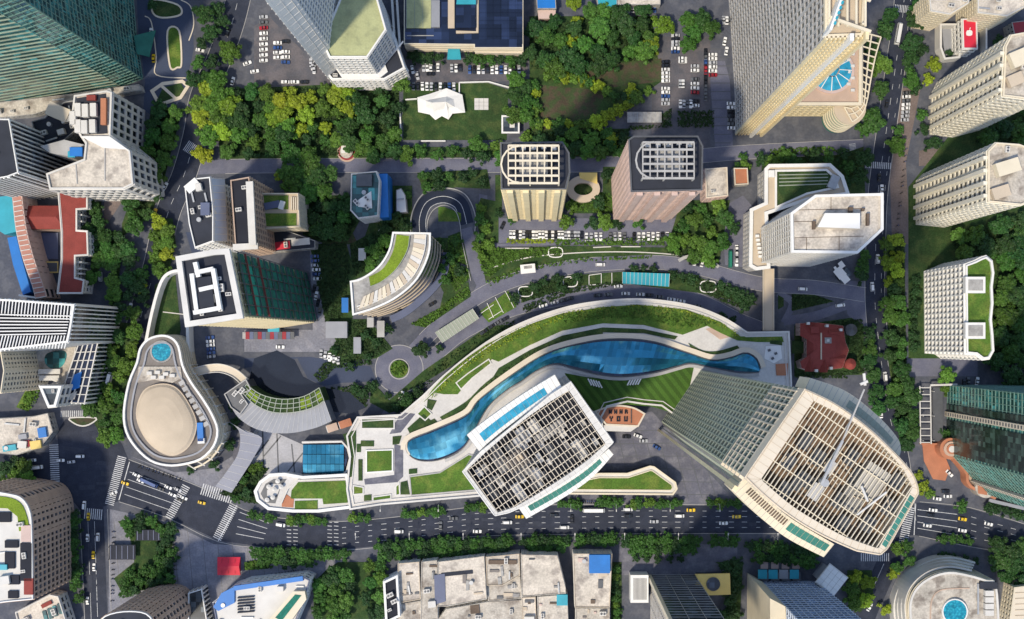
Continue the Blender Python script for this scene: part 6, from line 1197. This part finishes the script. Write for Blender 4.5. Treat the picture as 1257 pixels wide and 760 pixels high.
for x, y, r, c in ((518,430,11,'D'),(539,427,6,'D'),(500,492,11,'D'),(512,482,9,'D'),(488,500,8,'D'),(457,474,8,'D'),(446,482,9,'D'),(436,476,7,'D'),(476,486,5,'D'),(430,450,7,'D'),(448,412,8,'D'),(462,420,7,'D'),(452,438,6,'D'),(410,430,6,'D'),(476,404,7,'D')): one(x, y, r, c, pl)
fill([(352,206),(404,204),(408,222),(398,236),(372,238),(350,228)], 13, 10, 14, 'GGD', 'in the clump north of the roof garden block'); one(345,215,9,'Y','in the clump north of the roof garden block')
fill([(395,246),(425,248),(438,264),(428,285),(405,290),(380,284),(382,266)], 14, 9, 12, 'DDG', 'in the thicket beside the blue-sided block'); fill([(472,262),(500,265),(502,283),(480,300),(468,328),(456,332),(448,295)], 13, 8, 11, 'DDG', 'in the thicket beside the blue-sided block')
fill([(585,245),(598,250),(600,300),(592,326),(584,300)], 12, 7, 9, 'LGG', 'beside the horseshoe ramp'); fill([(512,214),(590,210),(598,226),(560,226),(520,230)], 13, 7, 9, 'DDG', 'beside the horseshoe ramp'); fill([(535,295),(560,296),(570,340),(548,352),(536,330)], 13, 7, 9, 'DGG', 'beside the horseshoe ramp'); one(498,240,7,'G','beside the horseshoe ramp')
pl = 'on the planted strip between the two curved drives'
for x, y, r, c in ((632,366,8,'D'),(657,352,8,'D'),(668,346,7,'D'),(684,342,9,'D'),(708,340,7,'D'),(690,354,7,'D'),(778,330,6,'D'),(790,329,5,'D'),(803,330,6,'D'),(826,337,7,'D'),(838,339,7,'D'),(850,342,8,'D'),(885,350,8,'D'),(896,357,9,'D'),(908,362,10,'D'),(920,366,9,'D'),(915,376,8,'D'),(887,388,6,'D'),(900,392,5,'D')): one(x, y, r, c, pl)
TREES.sort(key=lambda q: -q[2]); print('TREES', len(TREES))
def add_tree(x, y, r, tone, place, k):
    R_ = r*S*1.06; hgt = R_*1.05; zt = R_*.62; c = P(x, y, zt+.3)
    o = bpy.data.objects.new('broadleaf_tree', None); COL.objects.link(o); o.location = (*c, 0); o.empty_display_size = 1
    tag(o, f'{TONE[tone][1]} broadleaf tree {place}', 'tree', f'trees {place}')
    rz = trnd.uniform(0, 6.28)
    cr_ = bpy.data.objects.new('crown', CROWNS[k % 8]); COL.objects.link(cr_); cr_.parent = o; cr_.location = (0, 0, zt); cr_.scale = (R_*trnd.uniform(.92, 1.08), R_*trnd.uniform(.92, 1.08), hgt); cr_.rotation_euler[2] = rz
    nb = TONE[dict(D='G', G='L', L='G', Y='L')[tone]][0]; u = trnd.random()*.55; b = [p*(1-u)+q*u for p, q in zip(TONE[tone][0], nb)]; f = trnd.uniform(.75, 1.3); w = trnd.uniform(-.2, .2); cr_.color = (b[0]*f*(1+w), b[1]*f, b[2]*f, 1)
    tk = bpy.data.objects.new('trunk', TRUNK); COL.objects.link(tk); tk.parent = o; tk.scale = (R_, R_, zt+hgt*.5); tk.rotation_euler[2] = rz
for k, q in enumerate(TREES[:300]): add_tree(*q, k)
# the smaller crowns beyond the 300 largest: one mass of foliage
def mesh_np(me):
    v = np.empty(len(me.vertices)*3, np.float32); me.vertices.foreach_get('co', v); return v.reshape(-1, 3)
SMALL = [crown_mesh(100+k, .42) for k in range(4)]; SV = [(mesh_np(m), [tuple(p.vertices) for p in m.polygons]) for m in SMALL]
VV = []; FF = []; CCL = []; o_ = 0
for k, (x, y, r, tone, place) in enumerate(TREES[300:]):
    v, f = SV[k % 4]; R_ = r*S*1.06; c = P(x, y, R_); a = trnd.uniform(0, 6.28); ca, sa = math.cos(a), math.sin(a)
    q = np.empty_like(v); q[:, 0] = (v[:, 0]*ca-v[:, 1]*sa)*R_+c[0]; q[:, 1] = (v[:, 0]*sa+v[:, 1]*ca)*R_+c[1]; q[:, 2] = v[:, 2]*R_*1.05+R_*.45
    VV.append(q); FF += [tuple(i+o_ for i in t_) for t_ in f]; o_ += len(v)
    b = TONE[tone][0]; w = trnd.uniform(.8, 1.25); CCL.append(np.tile(np.array([b[0]*w, b[1]*w, b[2]*w, 1], np.float32), (len(v), 1)))
me = bpy.data.meshes.new('roadside_foliage'); me.from_pydata(np.concatenate(VV).tolist(), [], FF); at_ = me.color_attributes.new('tint', 'FLOAT_COLOR', 'POINT'); at_.data.foreach_set('color', np.concatenate(CCL).ravel())
lm = MATS['leaf'].copy(); lm.name = 'leaf_mass'; ln = lm.node_tree; oi = next(n for n in ln.nodes if n.type == 'OBJECT_INFO'); an = ln.nodes.new('ShaderNodeAttribute'); an.attribute_name = 'tint'
for l in [l for l in ln.links if l.from_node == oi and l.from_socket.name == 'Color']: ln.links.new(an.outputs['Color'], l.to_socket)
me.materials.append(lm); fo = bpy.data.objects.new('roadside_foliage', me); COL.objects.link(fo); tag(fo, 'mass of smaller green trees and bushes along kerbs and gardens', 'foliage', kind='stuff')
# ------------------------------------------------ shrub beds: one mass each
def shrubs(name, label, poly, z, mat, dens=.9, s0=.35, s1=.8, hh=1.2, seed=0, world=False):
    r = np.random.default_rng(seed); W_ = ccw(poly if world else PL(poly, z)); xs = [a for a, b in W_]; ys = [b for a, b in W_]
    n = int(abs(area(W_))*dens*1.6/max(.2, abs(area(W_))/((max(xs)-min(xs))*(max(ys)-min(ys))+1e-6)))
    V = []; F = []
    for k in range(n):
        x, y = r.uniform(min(xs), max(xs)), r.uniform(min(ys), max(ys))
        if not inside((x, y), W_): continue
        bump_ = .5+.5*math.sin(x*.9)*math.cos(y*.8+x*.3)
        p = np.array([x, y, z+.15+hh*bump_*r.uniform(.5, 1)]); nrm = np.array([0, 0, 1.])+r.normal(size=3)*.5; nrm /= np.linalg.norm(nrm); u = np.cross(nrm, r.normal(size=3)); u /= np.linalg.norm(u); v = np.cross(nrm, u); s_ = r.uniform(s0, s1)*.7
        o = len(V); V += [tuple(p-u*s_-v*s_), tuple(p+u*s_-v*s_*.7), tuple(p+u*s_*.8+v*s_), tuple(p-u*s_*.9+v*s_*.8)]; F.append((o, o+1, o+2, o+3))
    me = bpy.data.meshes.new(name); me.from_pydata([tuple(float(q) for q in v) for v in V], [], F); me.materials.append(MATS[mat]); o = bpy.data.objects.new(name, me); COL.objects.link(o); tag(o, label, 'shrubs', kind='stuff')
band = lambda a, b: a+b[::-1]
shrubs('shrubbery', 'lime hedge band along the outer edge of the podium garden', band(cat([(524,492),(540,474),(563,449),(602,421),(642,401),(690,385)], 4), cat([(536,486),(552,470),(572,452),(608,430),(648,410),(692,393)], 4)), ZP+.4, 'shrub_lime', 1.1, .3, .7, .9, 1)
shrubs('shrubbery', 'green hedge band along the crest of the podium garden', band(cat([(690,386),(740,379),(783,376),(840,383),(880,397)], 4), cat([(692,397),(740,391),(790,392),(838,402),(862,400)], 4)), ZP+.4, 'shrub_green', 1.0, .35, .8, 1.2, 2)
shrubs('shrubbery', 'lime hedge edging the upper wall of the podium garden', band(cat([(690,383.5),(740,376.5),(783,373.5),(842,380.5),(882,394),(910,410)], 4), cat([(690,387),(740,380),(783,377),(840,384),(880,398),(905,413)], 4)), ZP+.4, 'shrub_lime', 1.3, .3, .6, .8, 3)
shrubs('shrubbery', 'dark planting between the skylight rim and terrace path', band(cat([(546,516),(575,496),(600,468),(650,433),(690,415)], 4), cat([(548,519),(580,500),(606,472),(655,438),(693,420)], 4)), ZP+.3, 'shrub_dark', 1.4, .3, .6, .9, 4)
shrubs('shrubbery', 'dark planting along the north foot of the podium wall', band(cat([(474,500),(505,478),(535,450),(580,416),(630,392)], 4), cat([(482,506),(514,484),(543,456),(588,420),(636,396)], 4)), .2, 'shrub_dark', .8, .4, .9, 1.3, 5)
for i, (pq, mt, lb) in enumerate((([(600,306),(690,303),(690,312),(640,318),(600,332)], 'shrub_green', 'low green planting on the long north lawn'), ([(622,293),(680,293),(680,299),(622,299)], 'shrub_lime', 'lime hedge behind the long car row'), ([(682,293),(815,291),(815,301),(682,301)], 'shrub_green', 'green hedge behind the eastern half of the car row'), ([(830,136),(876,136),(876,156),(832,156)], 'shrub_dark', 'dark clipped hedge block at the park car park'), ([(811,140),(824,134),(824,156),(770,160),(770,155),(812,154)], 'shrub_dark', 'dark hedge around the frame shelter'),
    ([(300,690),(333,684),(335,697),(302,700)], 'shrub_green', 'low shrubs beside the red marquee'), ([(385,300),(424,298),(430,330),(420,390),(400,395),(385,330)], 'shrub_dark', 'rough dark planting in the yard west of the curved block'), ([(1010,395),(1058,392),(1060,458),(1040,460),(1042,400)], 'shrub_dark', 'dark garden planting around the red-roofed house'), ([(975,456),(1040,456),(1040,464),(975,464)], 'shrub_dark', 'dark hedge south of the red-roofed house'),
    ([(940,253),(952,252),(1000,236),(1000,228),(955,228)], 'shrub_green', 'green shrubs in the sunken roof garden'), ([(24,500),(44,458),(50,470),(46,492),(34,506)], 'shrub_green', 'green verge beside the tapered glass tower'), ([(190,645),(212,642),(214,716),(150,728),(146,714),(165,700),(192,700)], 'shrub_dark', 'dark undergrowth in the street garden'), ([(270,606),(312,572),(330,576),(316,592),(320,618),(300,616)], 'shrub_dark', 'dark verge below the ramp canopy'),
    ([(972,362),(1000,363),(1022,370),(972,381)], 'shrub_dark', 'dark ground cover on the triangular junction island'), ([(586,300),(600,300),(640,312),(600,340),(592,335)], 'shrub_green', 'green planting beside the horseshoe ramp leg'), ([(945,183),(1020,180),(1030,186),(945,192)], 'shrub_green', 'green hedge in front of the wing tower'), ([(870,300),(884,320),(876,330),(822,312),(815,303)], 'shrub_dark', 'dark bank above the upper drive'),
    (circ(490,453,10,16), 'shrub_green', 'round clipped planting on the roundabout island'), ([(398,446),(452,438),(457,447),(410,452),(395,470),(385,462)], 'shrub_dark', 'dark bank above the blue forecourt'), ([(405,476),(440,472),(452,486),(450,500),(430,482)], 'shrub_dark', 'dark bank beside the reflecting pool'), ([(640,354),(700,340),(715,340),(715,350),(700,354),(640,372)], 'shrub_dark', 'dark ground cover under the drive trees'), ([(824,338),(852,339),(905,357),(926,374),(905,378),(860,358)], 'shrub_dark', 'dark ground cover where the drives part'),
    ([(425,394),(452,394),(478,428),(462,438),(430,440),(404,436)], 'shrub_dark', 'dark garden planting around the kiosks by the roundabout'), ([(550,292),(564,288),(576,340),(560,358),(549,340)], 'shrub_green', 'green bank inside the horseshoe ramp leg'), ([(430,300),(450,292),(478,306),(460,326),(434,340)], 'shrub_dark', 'dark planting behind the curved block'), ([(702,238),(768,238),(768,260),(702,260)], 'shrub_green', 'garden planting between the apartment towers'), ([(648,162),(770,160),(766,188),(648,190)], 'shrub_dark', 'dark hedge behind the apartment towers'), ([(188,132),(222,136),(200,224),(186,260),(154,288)], 'shrub_dark', 'dark verge of the west road'), ([(1090,292),(1108,292),(1112,440),(1118,550),(1106,548),(1092,440)], 'shrub_dark', 'dark verge of the east road'),
    ([(640,376),(700,354),(765,344),(765,349),(700,360),(645,384)], 'shrub_dark', 'dark hedge between the lower drive and the planted strip'), ([(596,346),(640,327),(720,317),(800,314),(800,317),(720,321),(645,332),(600,352)], 'shrub_green', 'green hedge along the upper drive'), ([(504,398),(540,378),(575,350),(578,360),(522,402)], 'shrub_green', 'green hedge between the curved block and the drive'), ([(372,242),(438,242),(442,264),(428,290),(400,298),(374,286)], 'shrub_dark', 'dark undergrowth beside the blue-sided block'),
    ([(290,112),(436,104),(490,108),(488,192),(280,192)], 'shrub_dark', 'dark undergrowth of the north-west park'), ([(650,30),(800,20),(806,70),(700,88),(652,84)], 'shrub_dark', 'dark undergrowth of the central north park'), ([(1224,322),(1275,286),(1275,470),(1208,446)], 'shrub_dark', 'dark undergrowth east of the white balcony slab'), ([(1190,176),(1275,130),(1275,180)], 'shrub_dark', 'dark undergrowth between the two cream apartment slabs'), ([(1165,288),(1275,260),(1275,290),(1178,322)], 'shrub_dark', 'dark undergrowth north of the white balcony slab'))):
    shrubs('shrubbery', lb, pq, .2, mt, .7 if i > 32 else 1.4, .4, .95, 1.3, 20+i)
# ================================================================ vehicles
def car_meshes(L=4.7, Wd=1.9, van=False, bus=False):
    b = MB(); hz = (2.6 if bus else 1.5 if van else .92); h0 = .32
    def sec(x, hw, z0, z1): return [(x, -hw, z0), (x, hw, z0), (x, hw, (z0+z1)/2+.1), (x, hw*.9, z1), (x, -hw*.9, z1), (x, -hw, (z0+z1)/2+.1)]
    l = L/2; w = Wd/2
    b.loft([sec(-l, w*.82, h0+.1, hz*.8), sec(-l+.25, w*.97, h0, hz*.95), sec(-l*.4, w, h0, hz), sec(l*.4, w, h0, hz), sec(l-.4, w*.95, h0, hz*.85), sec(l, w*.75, h0+.1, hz*.66)]); n = 6; b.add(sec(-l, w*.82, h0+.1, hz*.8), [(5,4,3,2,1,0)])
    for sx in (-.62, .62):
        for sy in (-1, 1):
            x, y = sx*l, sy*w*.9; ring = [[(x+.33*math.cos(6.283*i/10), y+q, .33+.33*math.sin(6.283*i/10)) for i in range(10)] for q in (-.12, .12)]; b.loft(ring, 1)
    body = b.mesh('car_body', ['car_paint', 'rubber'])
    g_ = MB(); a0, a1, c0, c1 = (-l*.96, l*.9, -l*.93, l*.84) if bus else (-l*.92, l*.62, -l*.86, l*.40) if van else (-l*.72, l*.42, -l*.46, l*.12); zt = 3.0 if bus else 1.95 if van else 1.42
    r = lambda x0, x1, hw, z: [(x0, -hw, z), (x1, -hw, z), (x1, hw, z), (x0, hw, z)]
    g_.loft([r(a0, a1, w*.9, hz-.04), r(c0, c1, w*.74, zt)]); glass = g_.mesh('glasshouse', 'car_glass')
    t_ = MB(); q = [(c0+.05, -w*.72), (c1-.05, -w*.72), (c1-.05, w*.72), (c0+.05, w*.72)]; t_.prism(q, zt-.02, zt+.06); roof = t_.mesh('roof_panel', 'car_paint'); return body, glass, roof
KM = dict(car=car_meshes(), van=car_meshes(5.1, 2.0, True), bus=car_meshes(12, 2.6, False, True))
CC = dict(white=(.82,.82,.80), silver=(.45,.46,.48), black=(.015,.016,.02), grey=(.12,.125,.13), blue=(.03,.08,.25), red=(.35,.02,.03), yellow=(.80,.52,.02), green=(.02,.22,.14))
NCAR = [0]
def car(x, y, ang, colr, place, kind='car', z=0.05, sc=1.12):
    NCAR[0] += 1; c = P(x, y, z); b, g_, r_ = KM[kind]; nm = {'car': 'parked_car' if 'parked' in place else 'car', 'van': 'van', 'bus': 'bus'}[kind]
    o = bpy.data.objects.new('taxi' if colr == 'yellow' else nm, b); COL.objects.link(o); o.location = (*c, z); o.rotation_euler[2] = math.radians(ang); o.scale = (sc,)*3; col_ = (*CC[colr], 1); o.color = col_
    kk = 'taxi' if colr == 'yellow' else kind
    tag(o, f'{colr} {kk} {place}', kk, f'vehicles {place}')
    for n_, m_ in (('glasshouse', g_), ('roof_panel', r_)): q = bpy.data.objects.new(n_, m_); COL.objects.link(q); q.parent = o; q.color = col_
crnd = random.Random(9)
def cars(x0, y0, x1, y1, n, ang, place, mix=('white','white','white','silver','silver','black','black','grey','grey','white','white','silver','black','white','blue','white','silver','white','red'), skip=.06, flip=True):
    for k in range(n):
        if crnd.random() < skip: continue
        f = (k+.5)/n; car(x0+(x1-x0)*f, y0+(y1-y0)*f, ang+(180 if flip and crnd.random() < .5 else 0)+crnd.uniform(-2, 2), crnd.choice(mix), place)
pk_ = 'parked in the long row south of the apartment towers'; cars(625,288,716,289,23,90,pk_,skip=.04); cars(717,291,822,290,18,90,pk_,skip=.15)
pk_ = 'parked in the brown car park west of the white fin tower'; cars(324,18,324,78,9,5,pk_); cars(341,50,341,74,4,0,pk_); cars(351,48,351,80,5,0,pk_); cars(381,75,387,88,3,90,pk_); cars(333,101,380,101,4,0,pk_,skip=.2)
pk_ = 'parked in the strip before the glass-roofed hall'; cars(518,83,540,83,5,90,pk_,skip=0); cars(552,84,568,84,3,90,pk_,skip=0); cars(574,86,640,86,12,90,pk_); cars(505,106,560,107,10,90,pk_); cars(505,84,514,95,3,100,pk_); car(529,91,0,'black',pk_)
pk_ = 'parked in the grey car park of the central north park'; cars(817,74,817,130,12,0,pk_); cars(829,42,829,66,6,0,pk_); cars(838,70,838,78,2,0,pk_); cars(853,68,853,138,13,0,pk_,skip=.25); cars(833,128,850,128,4,90,pk_,skip=0); cars(833,103,840,103,2,90,pk_,skip=0); cars(758,11,806,11,9,90,pk_)
pk_ = 'parked along the lane beside the wing tower'; cars(875,60,875,95,7,0,pk_); cars(866,62,866,128,11,90,pk_,('black','blue','red','black','grey'),.1); cars(897,120,898,160,8,0,pk_,skip=.15); cars(886,25,898,26,3,90,pk_); cars(889,48,892,66,3,80,pk_,('white',))
pk_ = 'parked on the brick forecourt beside the east road'; cars(1113,112,1110,150,8,5,pk_,('white','white','silver','grey'))
pk_ = 'parked along the lower curved drive'
for x, y, a, c_ in tuple((x, y-3.5, a, c_) for x, y, a, c_ in ((667,379,17,'white'),(681,375,14,'silver'),(692,372,12,'black'),(699,370,11,'black'),(734,366,4,'black'),(747,365,3,'grey'),(768,364,0,'white'),(786,365,-2,'white'),(797,366,-4,'black'),(810,368,-6,'grey'),(824,371,-9,'white'),(836,373,-12,'white'),(858,380,-18,'grey'),(759,355,2,'white'),(604,404,33,'black'),(612,399,32,'grey'),(620,395,30,'black'),(594,411,34,'black'))): car(x, y, a, c_, pk_)
car(737,325,0,'white','on the upper curved drive','van'); cars(846,320,864,323,4,78,'parked in the curved bus bay',('white','black'),0)
pk_ = 'parked in the yard beside the renovated tower'; cars(386,312,390,345,6,0,pk_,('blue','white','silver','black')); cars(385,350,394,385,4,80,pk_,('black','grey','white')); cars(305,412,350,428,4,0,pk_,('white','grey','black'),.3)
pk_ = 'parked above the blue forecourt'; cars(392,433,418,444,5,90,pk_,('white','silver','black'),0); cars(397,437,415,441,3,0,pk_,('white',),0)
pk_ = 'parked at the foot of the domed pavilion'; cars(258,412,260,440,6,5,pk_,('white','silver','blue'))
for x, y, a in ((186,40,90),(182,62,90),(189,72,90),(246,62,-10)): car(x, y, a, 'white' if x != 189 else 'yellow', 'on the oval forecourt drive')
pk_ = 'parked beside the hexagonal tower'; cars(904,304,904,324,5,90,pk_,('white','silver'),0); car(896,318,90,'green','in the lane beside the hexagonal tower','bus',sc=.9)
for x, y, a, c_, kd in ((985,355,-4,'white','van'),(1031,375,8,'white','van'),(1077,318,92,'white','van'),(1070,352,92,'white','van'),(1086,462,95,'white','van'),(1081,508,95,'white','car'),(1102,42,80,'white','bus'),(1079,218,88,'black','car'),(1082,232,88,'white','car'),(1088,128,84,'black','car'),(1067,745,60,'white','car')): car(x, y, a, c_, 'on the east road', kd)
pl = 'driving on the avenue'
for x, y, a, c_, kd in ((490,652,-3,'white','van'),(557,636,-2,'grey','car'),(541,645,88,'grey','car'),(586,652,-2,'white','car'),(623,641,0,'white','van'),(638,634,0,'yellow','car'),(693,647,0,'white','van'),(680,632,0,'black','car'),(702,637,90,'black','car'),(729,626,0,'white','bus'),(771,625,0,'white','van'),(771,633,0,'black','car'),(803,640,0,'silver','car'),(834,633,0,'white','van'),(848,626,0,'yellow','car'),(888,642,0,'white','car'),(904,634,0,'yellow','car'),(345,644,-10,'white','van'),(1181,637,-10,'yellow','car'),(1181,651,-10,'white','car'),(1213,643,-14,'white','car'),(1138,645,-8,'white','car'),(1142,632,-8,'black','car'),(1145,626,-8,'white','car')): car(x, y, a, c_, pl, kd)
pl = 'waiting at the western crossing'
for x, y, a, c_, kd in ((154,593,-20,'yellow','car'),(140,605,25,'white','car'),(248,617,-15,'yellow','car'),(104,620,85,'white','van'),(109,634,90,'yellow','car'),(108,660,90,'white','car'),(121,659,90,'white','van'),(115,681,90,'yellow','car'),(116,696,90,'white','car'),(108,737,90,'white','car'),(168,583,-25,'white','car'),(178,588,-25,'silver','car'),(184,592,-25,'blue','bus'),(173,590,-25,'white','car'),(198,600,-25,'black','car'),(212,607,-25,'white','car'),(207,598,-25,'white','car'),(219,601,-25,'silver','car'),(226,611,-25,'white','car'),(222,614,-25,'black','car'),(99,560,0,'white','van'),(42,574,6,'white','bus'),(40,565,6,'white','van'),(75,565,0,'white','car'),(88,567,8,'silver','car')): car(x, y, a, c_, pl, kd, sc=1.0 if kd != 'bus' else .95)
pl = 'on the west road under the trees'
for x, y, a, c_, kd in ((134,470,75,'white','bus'),(203,229,60,'white','car'),(190,261,65,'yellow','car'),(160,377,70,'white','car'),(124,340,90,'white','van'),(286,100,75,'white','car'),(304,78,20,'white','car'),(313,88,10,'white','car'),(280,40,70,'black','car')): car(x, y, a, c_, pl, kd)
pl = 'parked beside the brick ramp'
for x, y, a, c_ in ((1165,581,-45,'white'),(1160,603,0,'black'),(1163,609,0,'white'),(1199,468,80,'white'),(1188,468,85,'grey'),(1183,470,85,'black'),(1150,612,-10,'white')): car(x, y, a, c_, pl)
for x, y, a, c_ in ((783,535,-20,'white'),(790,541,0,'silver'),(806,549,-30,'blue'),(769,536,0,'black'),(493,485,70,'white'),(617,277,65,'black'),(568,326,-20,'black'),(531,373,30,'black'),(489,383,30,'black')): car(x, y, a, c_, 'parked on the podium forecourts')
print('CARS', NCAR[0])
# ================================================================ street lamps along the avenue
for k, (x, y, s_) in enumerate([(x, 616.5, -1) for x in (470, 540, 615, 700, 755, 820, 880)]+[(x, 658.5, 1) for x in (440, 505, 570, 640, 705, 765, 830, 890, 950)]):
    c = P(x, y); t = T('street_lamp', 'slim grey lamp post on the north kerb of the avenue' if s_ < 0 else 'slim grey lamp post on the south kerb of the avenue', 'street lamp', (*c, 0), 'lamp posts along the avenue')
    t.ubx('pole', 'metal', (*c, 5), (.22, .22, 10)); t.ubeam('arm', 'metal', (*c, 9.9), (c[0], c[1]+s_*3.2, 10.6), .16, .16); t.ubx('lamp_head', 'off_white', (c[0], c[1]+s_*3.4, 10.6), (.5, 1.4, .2))

# ================================================================ scooters parked on the pavements
b = MB(); b.box(0, 0, .25, .6, 1.2, .35); b.box(-.35, 0, .6, .85, .8, .34, 0, 1); b.beam((.55, 0, .4), (.75, 0, 1.1), .12, .12); b.box(.72, 0, 1.05, 1.12, .1, .7, 0, 1)
for x in (-.65, .75):
    b.loft([[(x+.26*math.cos(6.283*i/10), q, .26+.26*math.sin(6.283*i/10)) for i in range(10)] for q in (-.06, .06)], 1)
SCO = b.mesh('scooter', ['car_paint', 'rubber'])
def scooters(x0, y0, x1, y1, n, ang, place):
    for k in range(n):
        f = (k+crnd.uniform(.2, .8))/n; c = P(x0+(x1-x0)*f, y0+(y1-y0)*f); o = bpy.data.objects.new('parked_scooter', SCO); COL.objects.link(o); o.location = (*c, .06); o.rotation_euler[2] = math.radians(ang+crnd.uniform(-12, 12)); o.scale = (1.15,)*3
        cn = crnd.choice(('black', 'grey', 'blue')); o.color = (*CC[cn], 1); tag(o, f'{cn} scooter parked {place}', 'scooter', f'scooters {place}')
scooters(300,712,372,700,22,100,'along the front of the shop complex'); scooters(212,640,216,700,14,10,'along the path beside the street garden'); scooters(706,616,734,616,14,80,'on the avenue pavement by the wedge lawn roof'); scooters(170,572,226,590,14,65,'on the pavement below the domed pavilion'); scooters(140,650,138,740,14,0,'along the kerb of the south-west street'); scooters(1112,180,1100,290,14,20,'on the brick pavement of the east road')
